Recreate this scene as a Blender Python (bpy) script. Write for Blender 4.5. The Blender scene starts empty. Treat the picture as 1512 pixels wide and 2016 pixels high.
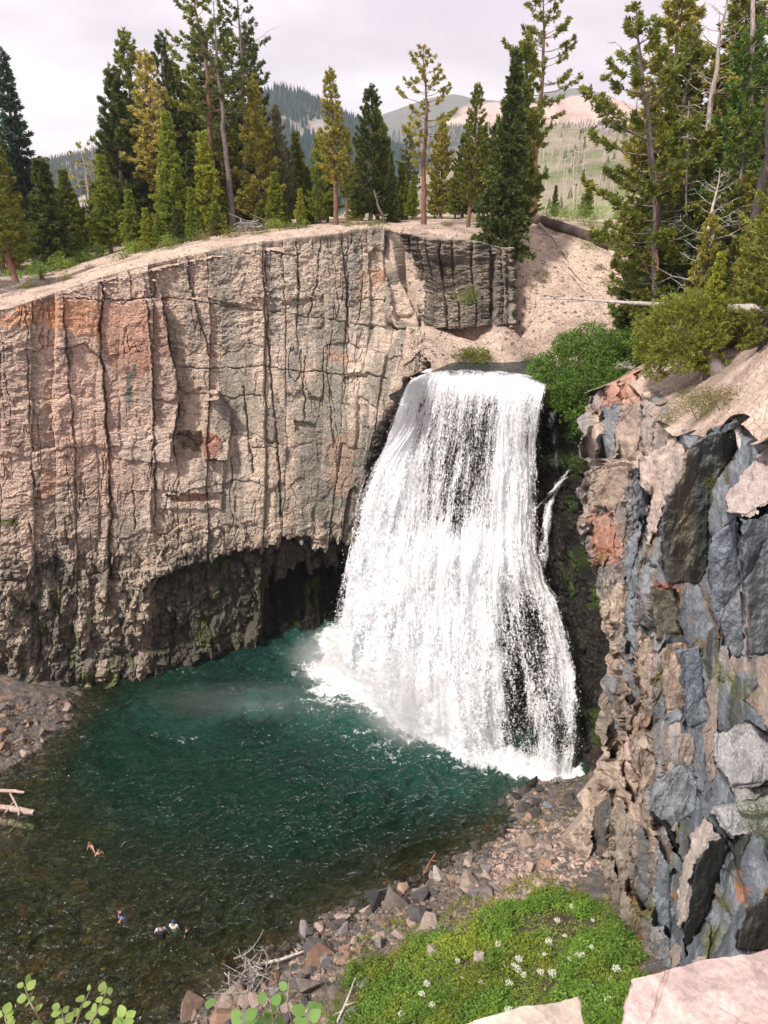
import bpy, bmesh, math, random
import numpy as np
from mathutils import Vector, Matrix
random.seed(7); RNG = np.random.RandomState(7)
C = bpy.context; D = bpy.data; COL = C.scene.collection
R = math.radians
# ---------------------------------------------------------------- camera, world, sun, exposure
H = 38.0; PITCH = R(22.5); F = 1500.0
cam_d = D.cameras.new('camera'); cam = D.objects.new('camera', cam_d); COL.objects.link(cam)
cam.location = (0, 0, H); cam.rotation_euler = (math.pi/2 - PITCH, 0, 0)
cam_d.sensor_fit = 'VERTICAL'; cam_d.sensor_height = 36; cam_d.lens = 36*F/2016
cam_d.clip_start = 0.1; cam_d.clip_end = 30000
C.scene.camera = cam
SUN_EL, SUN_AZ = R(50), R(-137)      # azimuth from +Y clockwise: the sun stands behind the viewer's left shoulder
sun_d = D.lights.new('sun', 'SUN'); sun = D.objects.new('sun', sun_d); COL.objects.link(sun)
sun_d.energy = 4.2; sun_d.angle = R(5); sun_d.color = (1, .93, .84)
sdir = Vector((math.sin(SUN_AZ)*math.cos(SUN_EL), math.cos(SUN_AZ)*math.cos(SUN_EL), math.sin(SUN_EL)))
sun.rotation_euler = sdir.to_track_quat('Z', 'Y').to_euler()
world = D.worlds.new('World'); C.scene.world = world; world.use_nodes = True
wn = world.node_tree; wn.nodes.clear()
def N(nt, t, **kw):
    n = nt.nodes.new(t)
    for k, v in kw.items():
        if k.startswith('i_'):
            n.inputs[k[2:].replace('_', ' ')].default_value = v
        else: setattr(n, k, v)
    return n
def ramp(nt, stops, fac=None, interp='LINEAR'):
    n = nt.nodes.new('ShaderNodeValToRGB'); cr = n.color_ramp; cr.interpolation = interp
    while len(cr.elements) < len(stops): cr.elements.new(0.5)
    for e, (p, c) in zip(cr.elements, stops):
        e.position = p
        e.color = (c, c, c, 1) if not hasattr(c, '__len__') else (*c, 1)
    if fac is not None: nt.links.new(fac, n.inputs[0])
    return n
sky = N(wn, 'ShaderNodeTexSky', sky_type='NISHITA', sun_disc=False, sun_elevation=SUN_EL, sun_rotation=SUN_AZ, altitude=2300)
bg1 = N(wn, 'ShaderNodeBackground'); bg1.inputs[1].default_value = 0.10; wn.links.new(sky.outputs[0], bg1.inputs[0])
tc = N(wn, 'ShaderNodeTexCoord')
sep = N(wn, 'ShaderNodeSeparateXYZ'); wn.links.new(tc.outputs['Generated'], sep.inputs[0])
mx = N(wn, 'ShaderNodeMath', operation='MAXIMUM'); wn.links.new(sep.outputs[2], mx.inputs[0]); mx.inputs[1].default_value = 0
ad = N(wn, 'ShaderNodeMath', operation='ADD'); wn.links.new(mx.outputs[0], ad.inputs[0]); ad.inputs[1].default_value = 0.22
dv = N(wn, 'ShaderNodeVectorMath', operation='DIVIDE'); cmb = N(wn, 'ShaderNodeCombineXYZ')
for i in range(2): wn.links.new(ad.outputs[0], cmb.inputs[i])
cmb.inputs[2].default_value = 1
wn.links.new(tc.outputs['Generated'], dv.inputs[0]); wn.links.new(cmb.outputs[0], dv.inputs[1])
cn = N(wn, 'ShaderNodeTexNoise', i_Scale=.85, i_Detail=8.0, i_Roughness=.52, i_Distortion=.25); wn.links.new(dv.outputs[0], cn.inputs['Vector'])
cr_ = ramp(wn, [(.30, (.58, .50, .56)), (.42, (.72, .62, .69)), (.52, (.92, .81, .85)), (.64, (1.15, 1.05, 1.06))], cn.outputs[0])
bg2 = N(wn, 'ShaderNodeBackground'); bg2.inputs[1].default_value = 1.0; wn.links.new(cr_.outputs[0], bg2.inputs[0])
mixb = N(wn, 'ShaderNodeMixShader'); mixb.inputs[0].default_value = .93
wn.links.new(bg1.outputs[0], mixb.inputs[1]); wn.links.new(bg2.outputs[0], mixb.inputs[2])
wo = N(wn, 'ShaderNodeOutputWorld'); wn.links.new(mixb.outputs[0], wo.inputs[0])
vs = C.scene.view_settings; vs.view_transform = 'Standard'; vs.look = 'None'; vs.gamma = 1; vs.exposure = 0.4
cy = C.scene.cycles; cy.max_bounces = 6; cy.diffuse_bounces = 3; cy.glossy_bounces = 3; cy.transmission_bounces = 4
cy.transparent_max_bounces = 24; cy.volume_bounces = 1; cy.use_denoising = True; cy.sample_clamp_indirect = 4
# ---------------------------------------------------------------- pixel <-> world (real distances are given everywhere)
cp, sp_ = math.cos(PITCH), math.sin(PITCH)
def ray(px, py):
    a = (np.asarray(px, float)-756)/F; b = (1008-np.asarray(py, float))/F
    return np.stack(np.broadcast_arrays(a, cp+b*sp_, -sp_+b*cp), -1)
def at(px, py, Y):
    d = ray(px, py); return d*(np.asarray(Y, float)/d[..., 1])[..., None] + np.array([0, 0, H])
def atz(px, py, z):
    d = ray(px, py); return d*((np.asarray(z, float)-H)/d[..., 2])[..., None] + np.array([0, 0, H])
def pix(P):
    P = np.asarray(P, float); z = P[..., 2]-H
    dep = P[..., 1]*cp - z*sp_; up = P[..., 1]*sp_ + z*cp
    return 756+F*P[..., 0]/dep, 1008-F*up/dep
# ---------------------------------------------------------------- noise
def _h(ix, iy, seed=0):
    n = (ix.astype(np.int64)*374761393 + iy.astype(np.int64)*668265263 + seed*1442695041) & 0xffffffff
    n = ((n ^ (n >> 13))*1274126177) & 0xffffffff
    n = ((n ^ (n >> 16))*2246822519) & 0xffffffff
    return ((n ^ (n >> 15)) & 0xffffff)/float(0xffffff)
def vn(x, y, seed=0):
    xi = np.floor(x); yi = np.floor(y); fx = x-xi; fy = y-yi
    fx = fx*fx*(3-2*fx); fy = fy*fy*(3-2*fy)
    a = _h(xi, yi, seed); b = _h(xi+1, yi, seed); c = _h(xi, yi+1, seed); d = _h(xi+1, yi+1, seed)
    return (a*(1-fx)+b*fx)*(1-fy)+(c*(1-fx)+d*fx)*fy
def fbm(x, y, seed=0, o=4, g=.5):
    x = np.asarray(x, float); y = np.asarray(y, float)
    s = 0; a = 1; t = 0
    for i in range(o):
        s = s+a*(vn(x, y, seed+i*17)-.5); t += a; a *= g; x = x*2.03+11.3; y = y*2.03+5.7
    return s/t*2
def worley(x, y, seed=0, jit=.9):
    xi = np.floor(x); yi = np.floor(y)
    f1 = np.full(x.shape, 9.); f2 = np.full(x.shape, 9.); cx = np.zeros(x.shape); cyy = np.zeros(x.shape); idx = np.zeros(x.shape); idy = np.zeros(x.shape)
    for i in (-1, 0, 1):
        for j in (-1, 0, 1):
            gx = xi+i; gy = yi+j
            px_ = gx+.5+(_h(gx, gy, seed)-.5)*jit; py_ = gy+.5+(_h(gx, gy, seed+7)-.5)*jit
            d = (px_-x)**2+(py_-y)**2
            m = d < f1
            f2 = np.where(m, f1, np.minimum(f2, d)); f1 = np.where(m, d, f1)
            cx = np.where(m, px_, cx); cyy = np.where(m, py_, cyy); idx = np.where(m, gx, idx); idy = np.where(m, gy, idy)
    return np.sqrt(f1), np.sqrt(f2), x-cx, y-cyy, idx, idy
def sm(a, b, x):
    t = np.clip((np.asarray(x, float)-a)/(b-a), 0, 1); return t*t*(3-2*t)
def gauss(x, y, cx, cyy, rx, ry): return np.exp(-((x-cx)/rx)**2-((y-cyy)/ry)**2)
def poly_in(px, py, poly):
    ins = np.zeros(np.shape(px), bool); n = len(poly)
    for i in range(n):
        x1, y1 = poly[i]; x2, y2 = poly[(i+1) % n]
        c = ((y1 > py) != (y2 > py)) & (px < (x2-x1)*(py-y1)/((y2-y1) if y2 != y1 else 1e-9)+x1)
        ins ^= c
    return ins
def pdist(px, py, pl):
    d = np.full(np.shape(px), 1e9); side = np.zeros(np.shape(px))
    for (x1, y1), (x2, y2) in zip(pl[:-1], pl[1:]):
        vx, vy = x2-x1, y2-y1; L = vx*vx+vy*vy
        t = np.clip(((px-x1)*vx+(py-y1)*vy)/L, 0, 1)
        ex = px-(x1+t*vx); ey = py-(y1+t*vy); dd = np.sqrt(ex*ex+ey*ey)
        m = dd < d; d = np.where(m, dd, d); side = np.where(m, np.sign(vx*ey-vy*ex), side)
    return d, side
class TPS:
    def __init__(s, pts, lam=.02, lin=False):
        s.lin = lin
        P = np.array(pts, float); s.c = P[:, :2]; n = len(P)
        K = s.k(s.c, s.c)+lam*np.eye(n); A = np.hstack([np.ones((n, 1)), s.c])
        M = np.zeros((n+3, n+3)); M[:n, :n] = K; M[:n, n:] = A; M[n:, :n] = A.T
        s.w = np.linalg.solve(M, np.concatenate([P[:, 2], np.zeros(3)]))
    def k(s, a, b):
        d = ((a[:, None, :]-b[None, :, :])**2).sum(-1); return -np.sqrt(d+.6) if s.lin else .5*d*np.log(d+1e-9)
    def __call__(s, x, y):
        x = np.asarray(x, float); y = np.asarray(y, float); sh = x.shape; q = np.stack([x.ravel(), y.ravel()], -1); out = []
        for i in range(0, len(q), 40000):
            a = q[i:i+40000]; out.append(s.k(a, s.c)@s.w[:-3]+s.w[-3]+a@s.w[-2:])
        return np.concatenate(out).reshape(sh)
# ---------------------------------------------------------------- mesh building
def mesh_np(name, V, Fc, mat=None, cols=None, attrs=None, smooth=False, parent=None, link=True, uv=None):
    V = np.asarray(V, np.float32).reshape(-1, 3); me = D.meshes.new(name)
    Fs = Fc if isinstance(Fc, list) else [Fc]; Fs = [np.asarray(f, np.int32) for f in Fs if len(f)]
    nl = sum(f.size for f in Fs); nf = sum(len(f) for f in Fs)
    me.vertices.add(len(V)); me.vertices.foreach_set('co', V.ravel())
    me.loops.add(nl); me.polygons.add(nf)
    me.loops.foreach_set('vertex_index', np.concatenate([f.ravel() for f in Fs]).astype(np.int32))
    tot = np.concatenate([np.full(len(f), f.shape[1]) for f in Fs]).astype(np.int32)
    st = np.concatenate([[0], np.cumsum(tot)[:-1]]).astype(np.int32)
    me.polygons.foreach_set('loop_start', st); me.polygons.foreach_set('loop_total', tot)
    me.polygons.foreach_set('use_smooth', np.full(nf, bool(smooth)))
    me.update(calc_edges=True)
    if cols is not None:
        a = me.attributes.new('Col', 'FLOAT_COLOR', 'POINT'); c = np.ones((len(V), 4), np.float32); c[:, :3] = np.asarray(cols).reshape(-1, 3); a.data.foreach_set('color', c.ravel())
    for k, v in (attrs or {}).items():
        a = me.attributes.new(k, 'FLOAT', 'POINT'); a.data.foreach_set('value', np.asarray(v, np.float32).ravel())
    if uv is not None:
        a = me.attributes.new('flow', 'FLOAT_VECTOR', 'POINT'); c = np.zeros((len(V), 3), np.float32); c[:, :2] = uv.reshape(-1, 2); a.data.foreach_set('vector', c.ravel())
    for m in ([mat] if not isinstance(mat, (list, tuple)) else mat):
        if m: me.materials.append(m)
    o = D.objects.new(name, me)
    if link: COL.objects.link(o)
    if parent is not None: o.parent = parent
    return o
def grid_faces(nu, nv, keep=None):
    i = np.arange(nu*nv).reshape(nu, nv)
    f = np.stack([i[:-1, :-1], i[1:, :-1], i[1:, 1:], i[:-1, 1:]], -1).reshape(-1, 4)
    if keep is not None: f = f[keep.reshape(-1)]
    return f
def tag(o, label=None, cat=None, group=None, kind=None):
    if label: o['label'] = label
    if cat: o['category'] = cat
    if group: o['group'] = group
    if kind: o['kind'] = kind
    return o
def empty(name, loc, rz=0, label=None, cat=None, group=None):
    o = D.objects.new(name, None); COL.objects.link(o); o.location = loc; o.rotation_euler = (0, 0, rz); o.empty_display_size = .3
    return tag(o, label, cat, group)
def copy_thing(o, loc, rot=(0, 0, 0), scale=(1, 1, 1), label=None, group=None, color=None, name=None):
    c = o.copy(); COL.objects.link(c); c.location = loc; c.rotation_euler = rot; c.scale = scale
    if name: c.name = name
    if label: c['label'] = label
    if group: c['group'] = group
    if color: c.color = (*color, 1)
    for ch in o.children:
        k = ch.copy(); COL.objects.link(k); k.parent = c
        if color: k.color = (*color, 1)
        for g in ch.children:
            q = g.copy(); COL.objects.link(q); q.parent = k
    return c
def tubes(paths, sides=6):
    """paths: list of (points Nx3, radii N) -> V, quads (open ends closed by a tip ring of small radius)"""
    Vs = []; Fs = []; off = 0
    ang = np.arange(sides)*2*math.pi/sides; ca, sa = np.cos(ang), np.sin(ang)
    for P, r in paths:
        P = np.asarray(P, float); r = np.asarray(r, float); n = len(P)
        T = np.gradient(P, axis=0); T /= np.linalg.norm(T, axis=1)[:, None]+1e-9
        ref = np.where(np.abs(T[:, 2:3]) > .8, np.array([[1., 0, 0]]), np.array([[0, 0, 1.]]))
        if n > 1: ref[:] = ref[0]
        A = np.cross(T, ref); A /= np.linalg.norm(A, axis=1)[:, None]+1e-9; B = np.cross(T, A)
        V = P[:, None, :]+r[:, None, None]*(ca[None, :, None]*A[:, None, :]+sa[None, :, None]*B[:, None, :])
        V = V.reshape(-1, 3); i = np.arange(n*sides).reshape(n, sides)+off
        j = np.roll(i, -1, axis=1)
        f = np.stack([i[:-1], i[1:], j[1:], j[:-1]], -1).reshape(-1, 4)
        Vs.append(V); Fs.append(f); off += n*sides
    return np.concatenate(Vs), np.concatenate(Fs)
# ---------------------------------------------------------------- materials
def mat_new(name):
    m = D.materials.new(name); m.use_nodes = True; nt = m.node_tree; nt.nodes.clear()
    out = N(nt, 'ShaderNodeOutputMaterial'); return m, nt, out
def rock_mat(name, base=None, vcol=True, rough=.9, bump=.6, bscale=1.0, stretch=(1, 1, 1), var=.35, spec=.25, detail=1.0, contrast=1.0, dist=.08):
    m, nt, out = mat_new(name); L = nt.links.new
    b = N(nt, 'ShaderNodeBsdfPrincipled'); b.inputs['Roughness'].default_value = rough; b.inputs['Specular IOR Level'].default_value = spec
    tcx = N(nt, 'ShaderNodeTexCoord'); mp = N(nt, 'ShaderNodeMapping'); mp.inputs['Scale'].default_value = stretch; L(tcx.outputs['Object'], mp.inputs[0])
    n1 = N(nt, 'ShaderNodeTexNoise', i_Scale=1.1*detail, i_Detail=6.0, i_Roughness=.6); L(mp.outputs[0], n1.inputs['Vector'])
    n2 = N(nt, 'ShaderNodeTexNoise', i_Scale=9.0*detail, i_Detail=5.0, i_Roughness=.65); L(mp.outputs[0], n2.inputs['Vector'])
    r1 = ramp(nt, [(.3, 1-var*.9), (.5, 1), (.7, 1+var*.55)], n1.outputs[0]); r2 = ramp(nt, [(.32, 1-var*.7), (.5, 1), (.68, 1+var*.5)], n2.outputs[0])
    ml = N(nt, 'ShaderNodeVectorMath', operation='MULTIPLY'); L(r1.outputs[0], ml.inputs[0]); L(r2.outputs[0], ml.inputs[1])
    m2 = N(nt, 'ShaderNodeVectorMath', operation='MULTIPLY'); L(ml.outputs[0], m2.inputs[0])
    if vcol:
        a = N(nt, 'ShaderNodeAttribute', attribute_name='Col'); L(a.outputs['Color'], m2.inputs[1])
    elif base == 'OBJ':
        a = N(nt, 'ShaderNodeObjectInfo'); L(a.outputs['Color'], m2.inputs[1])
    else: m2.inputs[1].default_value = base
    L(m2.outputs[0], b.inputs['Base Color'])
    # chipped surface: ridged noise at two sizes
    bs = N(nt, 'ShaderNodeTexNoise', i_Scale=3.2*bscale, i_Detail=8.0, i_Roughness=.62, i_Distortion=.3); L(mp.outputs[0], bs.inputs['Vector'])
    bv = N(nt, 'ShaderNodeTexVoronoi', feature='DISTANCE_TO_EDGE', i_Scale=2.4*bscale, i_Randomness=1.0)
    dn = N(nt, 'ShaderNodeVectorMath', operation='ADD'); L(mp.outputs[0], dn.inputs[0]); sc = N(nt, 'ShaderNodeVectorMath', operation='SCALE'); sc.inputs['Scale'].default_value = .25/bscale
    L(bs.outputs['Color'], sc.inputs[0]); L(sc.outputs[0], dn.inputs[1]); L(dn.outputs[0], bv.inputs['Vector'])
    rv = ramp(nt, [(0, 0), (.06, .8), (.3, 1)], bv.outputs['Distance'])
    sm_ = N(nt, 'ShaderNodeMath', operation='MULTIPLY_ADD'); L(rv.outputs[0], sm_.inputs[0]); sm_.inputs[1].default_value = .55*contrast; L(bs.outputs[0], sm_.inputs[2])
    bp = N(nt, 'ShaderNodeBump'); bp.inputs['Strength'].default_value = bump; bp.inputs['Distance'].default_value = dist; L(sm_.outputs[0], bp.inputs['Height'])
    L(bp.outputs[0], b.inputs['Normal']); L(b.outputs[0], out.inputs[0]); return m
def interp_net(rows, nu, nv, ext=None):
    """rows: list (top to base) of lists of world points, same count per row -> smooth (nu x nv x 3) by Catmull-Rom"""
    A = np.array(rows, float)              # nr x nc x 3
    def cr(A, n):
        m = A.shape[0]; t = np.linspace(0, m-1, n); i = np.clip(np.floor(t).astype(int), 0, m-2); f = (t-i).reshape((-1,)+(1,)*(A.ndim-1))
        p0 = np.where((i > 0).reshape(f.shape), A[np.maximum(i-1, 0)], 2*A[i]-A[i+1]); p1 = A[i]; p2 = A[i+1]; p3 = np.where((i < m-2).reshape(f.shape), A[np.minimum(i+2, m-1)], 2*A[i+1]-A[i])
        return .5*((2*p1)+(-p0+p2)*f+(2*p0-5*p1+4*p2-p3)*f*f+(-p0+3*p1-3*p2+p3)*f**3)
    B = cr(A, nv)                          # nv x nc x 3
    return cr(B.transpose(1, 0, 2), nu)    # nu x nv x 3
def normals(G):
    du = np.gradient(G, axis=0); dv = np.gradient(G, axis=1); n = np.cross(du, dv); return n/(np.linalg.norm(n, axis=-1, keepdims=True)+1e-9)
def mixc(c, col, w):
    return c*(1-w[..., None])+np.array(col)*w[..., None]
# ================================================================= gorge floor (pool bed, shores, grass slope)
FP = []
def fz(px, py, z): p = atz(px, py, z); FP.append((p[0], p[1], z))
for px, py in [(330,2036),(405,1985),(470,1905),(560,1860),(640,1812),(720,1778),(800,1738),(870,1694),(955,1668),(1000,1625),(982,1585),(1002,1550),(1060,1536),(1128,1528)]: fz(px, py, 0)
for px, py, z in [(500,2016,1.5),(600,1950,1.8),(700,1900,2.4),(690,1845,1),(800,1850,2.6),(800,1785,.9),(900,1755,1.5),(1000,1715,1.8),(1060,1640,1.6),(1090,1580,1.1),(1160,1600,2.2),(1080,1760,4),
    (1220,1800,6),(900,1850,4.3),(1000,1850,5.6),(1100,1850,6.8),(1240,1880,9.2),(800,2000,5.6),(950,2000,8.6),(1100,2000,11.5),(1240,2016,14.5),(700,2016,3.6),(1350,1950,14),(900,2150,10.5),(1200,2200,19),(600,2150,5),(300,2200,-.2),(1180,1700,4.2),
    (400,1500,-5),(600,1500,-6),(800,1500,-6),(1000,1560,-2.2),(700,1650,-4.5),(600,1720,-3),(300,1650,-3),(420,1750,-1.7),(200,1700,-1.5),(100,1600,-1),(300,1850,-.55),(150,1900,-.4),(400,1900,-.6),(50,2000,-.35),(250,2016,-.4),
    (-150,1800,-.3),(-400,1900,-.2),(510,1840,-1.2),(200,1500,-2.6),(450,1350,-6),(620,1300,-6),(900,1560,-4),(850,1640,-3),(160,1390,-.1),(150,1440,-.15),(105,1480,-.1),(40,1530,-.1),(0,1560,0),(-30,1650,.05),
    (0,1480,.9),(60,1430,1),(0,1400,2),(100,1378,.9),(-200,1450,1.6),(-200,1600,.5),(-500,1700,.6),(0,1360,1.6),(250,1320,-1.5),(1150,1480,-.5),(1000,1400,-3),(700,1250,-5),(400,1250,-5),(0,1290,2)]: fz(px, py, z)
floorT = TPS(FP, .05)
def floor_z(x, y): return floorT(x, y) + (fbm(x*.35, y*.35, 5, 4)*.35 + fbm(x*1.9, y*1.9, 9, 3)*.14)
gx = np.linspace(-48, 30, 460); gy = np.linspace(7, 68, 400); GX, GY = np.meshgrid(gx, gy, indexing='ij')
GZ = floor_z(GX, GY); w = worley(GX*1.3, GY*1.3, 3); GZ = GZ + np.where(GZ < 4, (.5-w[0])*.25, 0) + (1-sm(.0, .12, w[1]-w[0]))*-.06
pxg, pyg = pix(np.stack([GX, GY, GZ], -1))
rc = _h(w[4], w[5], 21)
col = np.zeros(GX.shape+(3,)); col[:] = (.145, .12, .10)
col = mixc(col, (.12, .11, .105), sm(.45, .7, rc)); col = mixc(col, (.24, .17, .13), sm(.9, .95, rc)*.8)
under = sm(.1, -.4, GZ)
bedc = mixc(mixc(np.zeros(GX.shape+(3,))+np.array((.13, .10, .052)), (.20, .10, .045), sm(.7, .9, rc)), (.05, .052, .03), sm(.45, .2, rc)); col = col*(1-under[..., None])+bedc*under[..., None]
grass_poly = [(640,2040),(690,1905),(760,1880),(880,1850),(960,1800),(1040,1760),(1120,1760),(1190,1800),(1262,1860),(1245,1900),(1300,2040),(1300,2300),(600,2300)]
gm = poly_in(pxg+fbm(GX, GY, 4)*25, pyg+fbm(GX, GY, 6)*20, grass_poly)
col = mixc(col, (.10, .085, .045), gm*.85)
M_floor = rock_mat('gorge_ground', vcol=True, bump=.8, bscale=1.6, detail=2.0, var=.6, rough=.85)
o = mesh_np('gorge_ground', np.stack([GX, GY, GZ], -1), grid_faces(460, 400), M_floor, col, smooth=True); tag(o, kind='structure')
def hitfloor(px, py):
    d = ray(px, py); d = np.atleast_2d(d); t = np.full(len(d), 5.); dt = .4; res = np.zeros(len(d)); done = np.zeros(len(d), bool)
    for k in range(260):
        t = t+dt; P = d*t[:, None]+np.array([0, 0, H]); m = (~done) & (P[:, 2] < floor_z(P[:, 0], P[:, 1])); res[m] = t[m]; done |= m
        if done.all(): break
    P = d*(res-dt/2)[:, None]+np.array([0, 0, H]); P[:, 2] = floor_z(P[:, 0], P[:, 1]); return P
# ================================================================= upland (plateau, sand slope, river bed, right rim)
UP = []
for px, py, Y in [(-500,690,54),(-200,650,56),(0,598,56),(100,568,58.5),(200,537,59.5),(300,512,61),(400,491,62),(500,474,63),(640,453,65),(765,449,66.5),(560,456,69),(640,450,69),(700,449,70),(765,448,70),(690,445,76),(690,452,67),(760,443,76),(0,566,63),(100,553,66),(0,520,80),(-300,560,75),(-300,500,100),(150,512,80),(250,484,80),(400,468,76),(250,482,95),(500,452,95),
    (500,455,76),(620,444,78),(700,437,88),(745,432,96),(640,434,98),(850,446,76),(850,432,90),(950,455,74),(990,480,68),(920,475,68),(1050,432,80),(1130,446,80),(1200,470,74),(1010,505,69),(1010,560,66),(1005,625,63),(1120,520,71),(1120,600,65.5),
    (1200,600,65),(1215,650,62),(1100,660,61.8),(1000,672,61),(920,650,61.6),(850,655,60.5),(895,690,60),(800,665,60.5),(830,640,62),(960,622,63.2),(760,640,63),(800,640,63.8),(870,615,64),(925,604,64.2),(985,630,63.6),(840,470,67.5),(900,478,67),(0,480,120),(400,440,120),(800,420,120),(1100,434,120),(1400,430,120),(-600,480,120),
    (1192,762,46.8),(1262,742,43),(1300,814,38),(1352,852,33.2),(1442,840,28.4),(1530,882,23),(1700,862,19),(2000,842,14),(1290,722,44),(1400,775,33),(1512,745,26),(1700,700,20),(1250,640,62),(1350,650,50),(1440,662,42),(1530,650,33),(1700,590,26),(1270,520,72),(1400,540,70),(1600,500,60),(1290,610,60),(1450,590,52),(1900,560,50)]:
    p = at(px, py, Y); UP.append(tuple(p))
for px, py, z in [(925,716,25.2),(1000,716,25),(900,738,25),(1000,745,25),(1060,735,25),(870,748,25.1)]:
    p = atz(px, py, z); UP.append(tuple(p))
UP += [(30, 57, 25.5), (40, 59, 27), (22, 56, 25.1), (15, 54.5, 25.1), (18, 52, 26.3), (14.5, 51, 26.2), (13, 58.5, 26.2), (24, 60.5, 27), (34, 62, 28.5), (7, 51, 25), (5, 200, 22), (-80, 200, 22), (70, 200, 22)]
upT = TPS(UP, .4, True)
def up_z(x, y): return upT(x, y)+fbm(x*.22, y*.22, 31, 4)*.25+fbm(x*1.6, y*1.6, 33, 3)*.08
gx = np.linspace(-95, 85, 640); gy = np.linspace(20, 150, 560); GX, GY = np.meshgrid(gx, gy, indexing='ij'); GZ = up_z(GX, GY)
pxg, pyg = pix(np.stack([GX, GY, GZ], -1))
# gorge outline in plan: everything inside is open air
Q = lambda px, py, Y: tuple(at(px, py, Y)[:2])
RIMPX = [(-700,720,50),(-250,655,52.5),(0,612,54),(100,582,56),(200,545,57.5),(300,518,59),(400,497,60.5),(520,476,62),(640,462,63.2),(765,455,64.5),(775,640,61),(860,695,58),(815,745,54.3)]
LIPY = [52.9, 52.6]
gorge = [Q(*p) for p in RIMPX]+[(2.2, 54.6), (11.6, 52.2), (13.5, 50)]+[(Q(*p)[0]-.45, Q(*p)[1]) for p in [(1175,770,47.6),(1200,756,46.4),(1268,736,42.8),(1306,808,37.8),(1358,846,33.1),(1446,834,28.3),(1534,876,22.9),(1704,856,18.9),(2004,836,13.9)]]+[(14, 0), (-95, 0), (-95, 45)]
ins = poly_in(GX, GY, gorge)
gr = [p for p in gorge]
keep = ~(ins[:-1, :-1] & ins[1:, :-1] & ins[1:, 1:] & ins[:-1, 1:])
slp = np.linalg.norm(np.stack(np.gradient(GZ, gx, gy), -1), axis=-1)
col = np.zeros(GX.shape+(3,)); col[:] = (.50, .39, .32)
col = mixc(col, (.36, .27, .22), sm(-.1, .35, fbm(GX*.4, GY*.9, 41, 4)))
col = mixc(col, (.56, .43, .33), sm(.0, .4, fbm(GX*.15, GY*.15, 43, 4))*.8)
frt = sm(.15, .4, fbm(GX*.18, GY*.18, 45, 4)+.3*sm(74, 95, GY)+.1*(GX > 18)*(GY > 48)-.5*(GY < 74)); col = mixc(col, (.17, .17, .06), frt*.7)
M_up = rock_mat('sandy_soil', vcol=True, bump=.85, bscale=1.3, detail=1.6, var=.3, rough=.95, dist=.12)
o = mesh_np('sandy_ground', np.stack([GX, GY, GZ], -1), grid_faces(640, 560, keep), M_up, col, smooth=True); tag(o, kind='structure')
# ================================================================= left cliff
cols = [  # each: rim, four points downwards, waterline   (px, py, distance Y ; None -> on the water)
 [(-700,720,50),(-650,850,49.5),(-600,1000,49),(-560,1150,48),(-540,1300,None)],
 [(-250,655,52.5),(-240,800,52),(-225,980,51.5),(-215,1180,50.8),(-210,1385,None)],
 [(0,612,54),(2,780,53.6),(4,980,53),(5,1180,52.2),(5,1378,None)],
 [(200,545,57.5),(203,740,56.5),(208,950,55.6),(206,1160,54.4),(196,1358,None)],
 [(400,497,60.5),(404,700,59.4),(410,920,58),(410,1120,57),(405,1318,None)],
 [(520,476,62),(527,690,60.4),(535,900,58.6),(530,1090,57.8),(520,1288,None)],
 [(640,462,63.2),(645,660,61),(648,860,58.8),(636,1060,58.4),(620,1268,None)],
 [(765,455,64.5),(768,600,62),(745,800,57.6),(712,1020,58),(690,1262,None)],
 [(800,560,64.5),(815,700,58.5),(795,860,56.2),(760,1050,57.5),(735,1262,None)],
 [(850,560,68),(870,700,62),(840,860,61),(800,1050,62),(790,1225,None)]]
rows = []
Z0 = -.8
for r in range(5):
    rows.append([at(*c[r]) if c[r][2] else atz(c[r][0], c[r][1], Z0) for c in cols])
back = [p+np.array([0, 1.8, -.25]) for p in rows[0]]; back[-1] = rows[0][-1]+np.array([1.2, 1.5, -.3])
nu, nv = 1150, 560
G0 = interp_net(rows, nu, nv)
n0 = normals(G0)
if n0[nu//2, nv//2, 1] > 0: n0 = -n0
n0 = n0.copy()
s = np.cumsum(np.linalg.norm(np.diff(G0[:, nv//2], axis=0, prepend=G0[:1, nv//2]), axis=1))[:, None]*np.ones((1, nv)); z = G0[..., 2]
px, py = pix(G0)
sw = s+fbm(s*.10, z*.07, 50, 3)*.8+fbm(s*.9, z*.8, 51, 3)*.16
# columns of uneven width
rs = np.random.RandomState(3); jt = [0]
while jt[-1] < s.max()+8: jt.append(jt[-1]+rs.choice([.7, 1.1, 1.6, 2.4, 3.2], p=[.08, .15, .27, .3, .2])*(1.0+.5*rs.rand()))
jt = np.array(jt)-2; ci = np.clip(np.searchsorted(jt, sw)-1, 0, len(jt)-2); cw = jt[ci+1]-jt[ci]; fc = (sw-jt[ci])/cw
off = rs.uniform(-.32, .32, len(jt)); tilt = rs.uniform(-.22, .22, len(jt)); zw = z+fbm(s*.7, z*.7, 53, 3)*.9
joint = np.minimum(fc, 1-fc)*cw
bz = np.floor((zw+ci*3.7)/3.6); bfrac = ((zw+ci*3.7)/3.6-bz); boff = (_h(ci, bz, 55)-.5)*.34
lowness = sm(1010, 1150, py+fbm(s*.3, z*.3, 57)*60)
cstr = .06+1.0*(_h(ci, ci*0+5, 60) > .70)*(.6+.5*fbm(s*.1, z*.25, 59, 3))
d = off[ci]*.9+tilt[ci]*(fc-.5)*cw*.5+boff*(1.3+.6*lowness)+(_h(ci, bz, 56)-.5)*(bfrac-.5)*.5 - .40*cstr*np.exp(-(joint/.05)**2)-.05*np.exp(-(joint/.2)**2)
d -= .16*np.exp(-(np.minimum(bfrac, 1-bfrac)*3.6/.08)**2)*(_h(ci, bz, 58) > .45)
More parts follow.
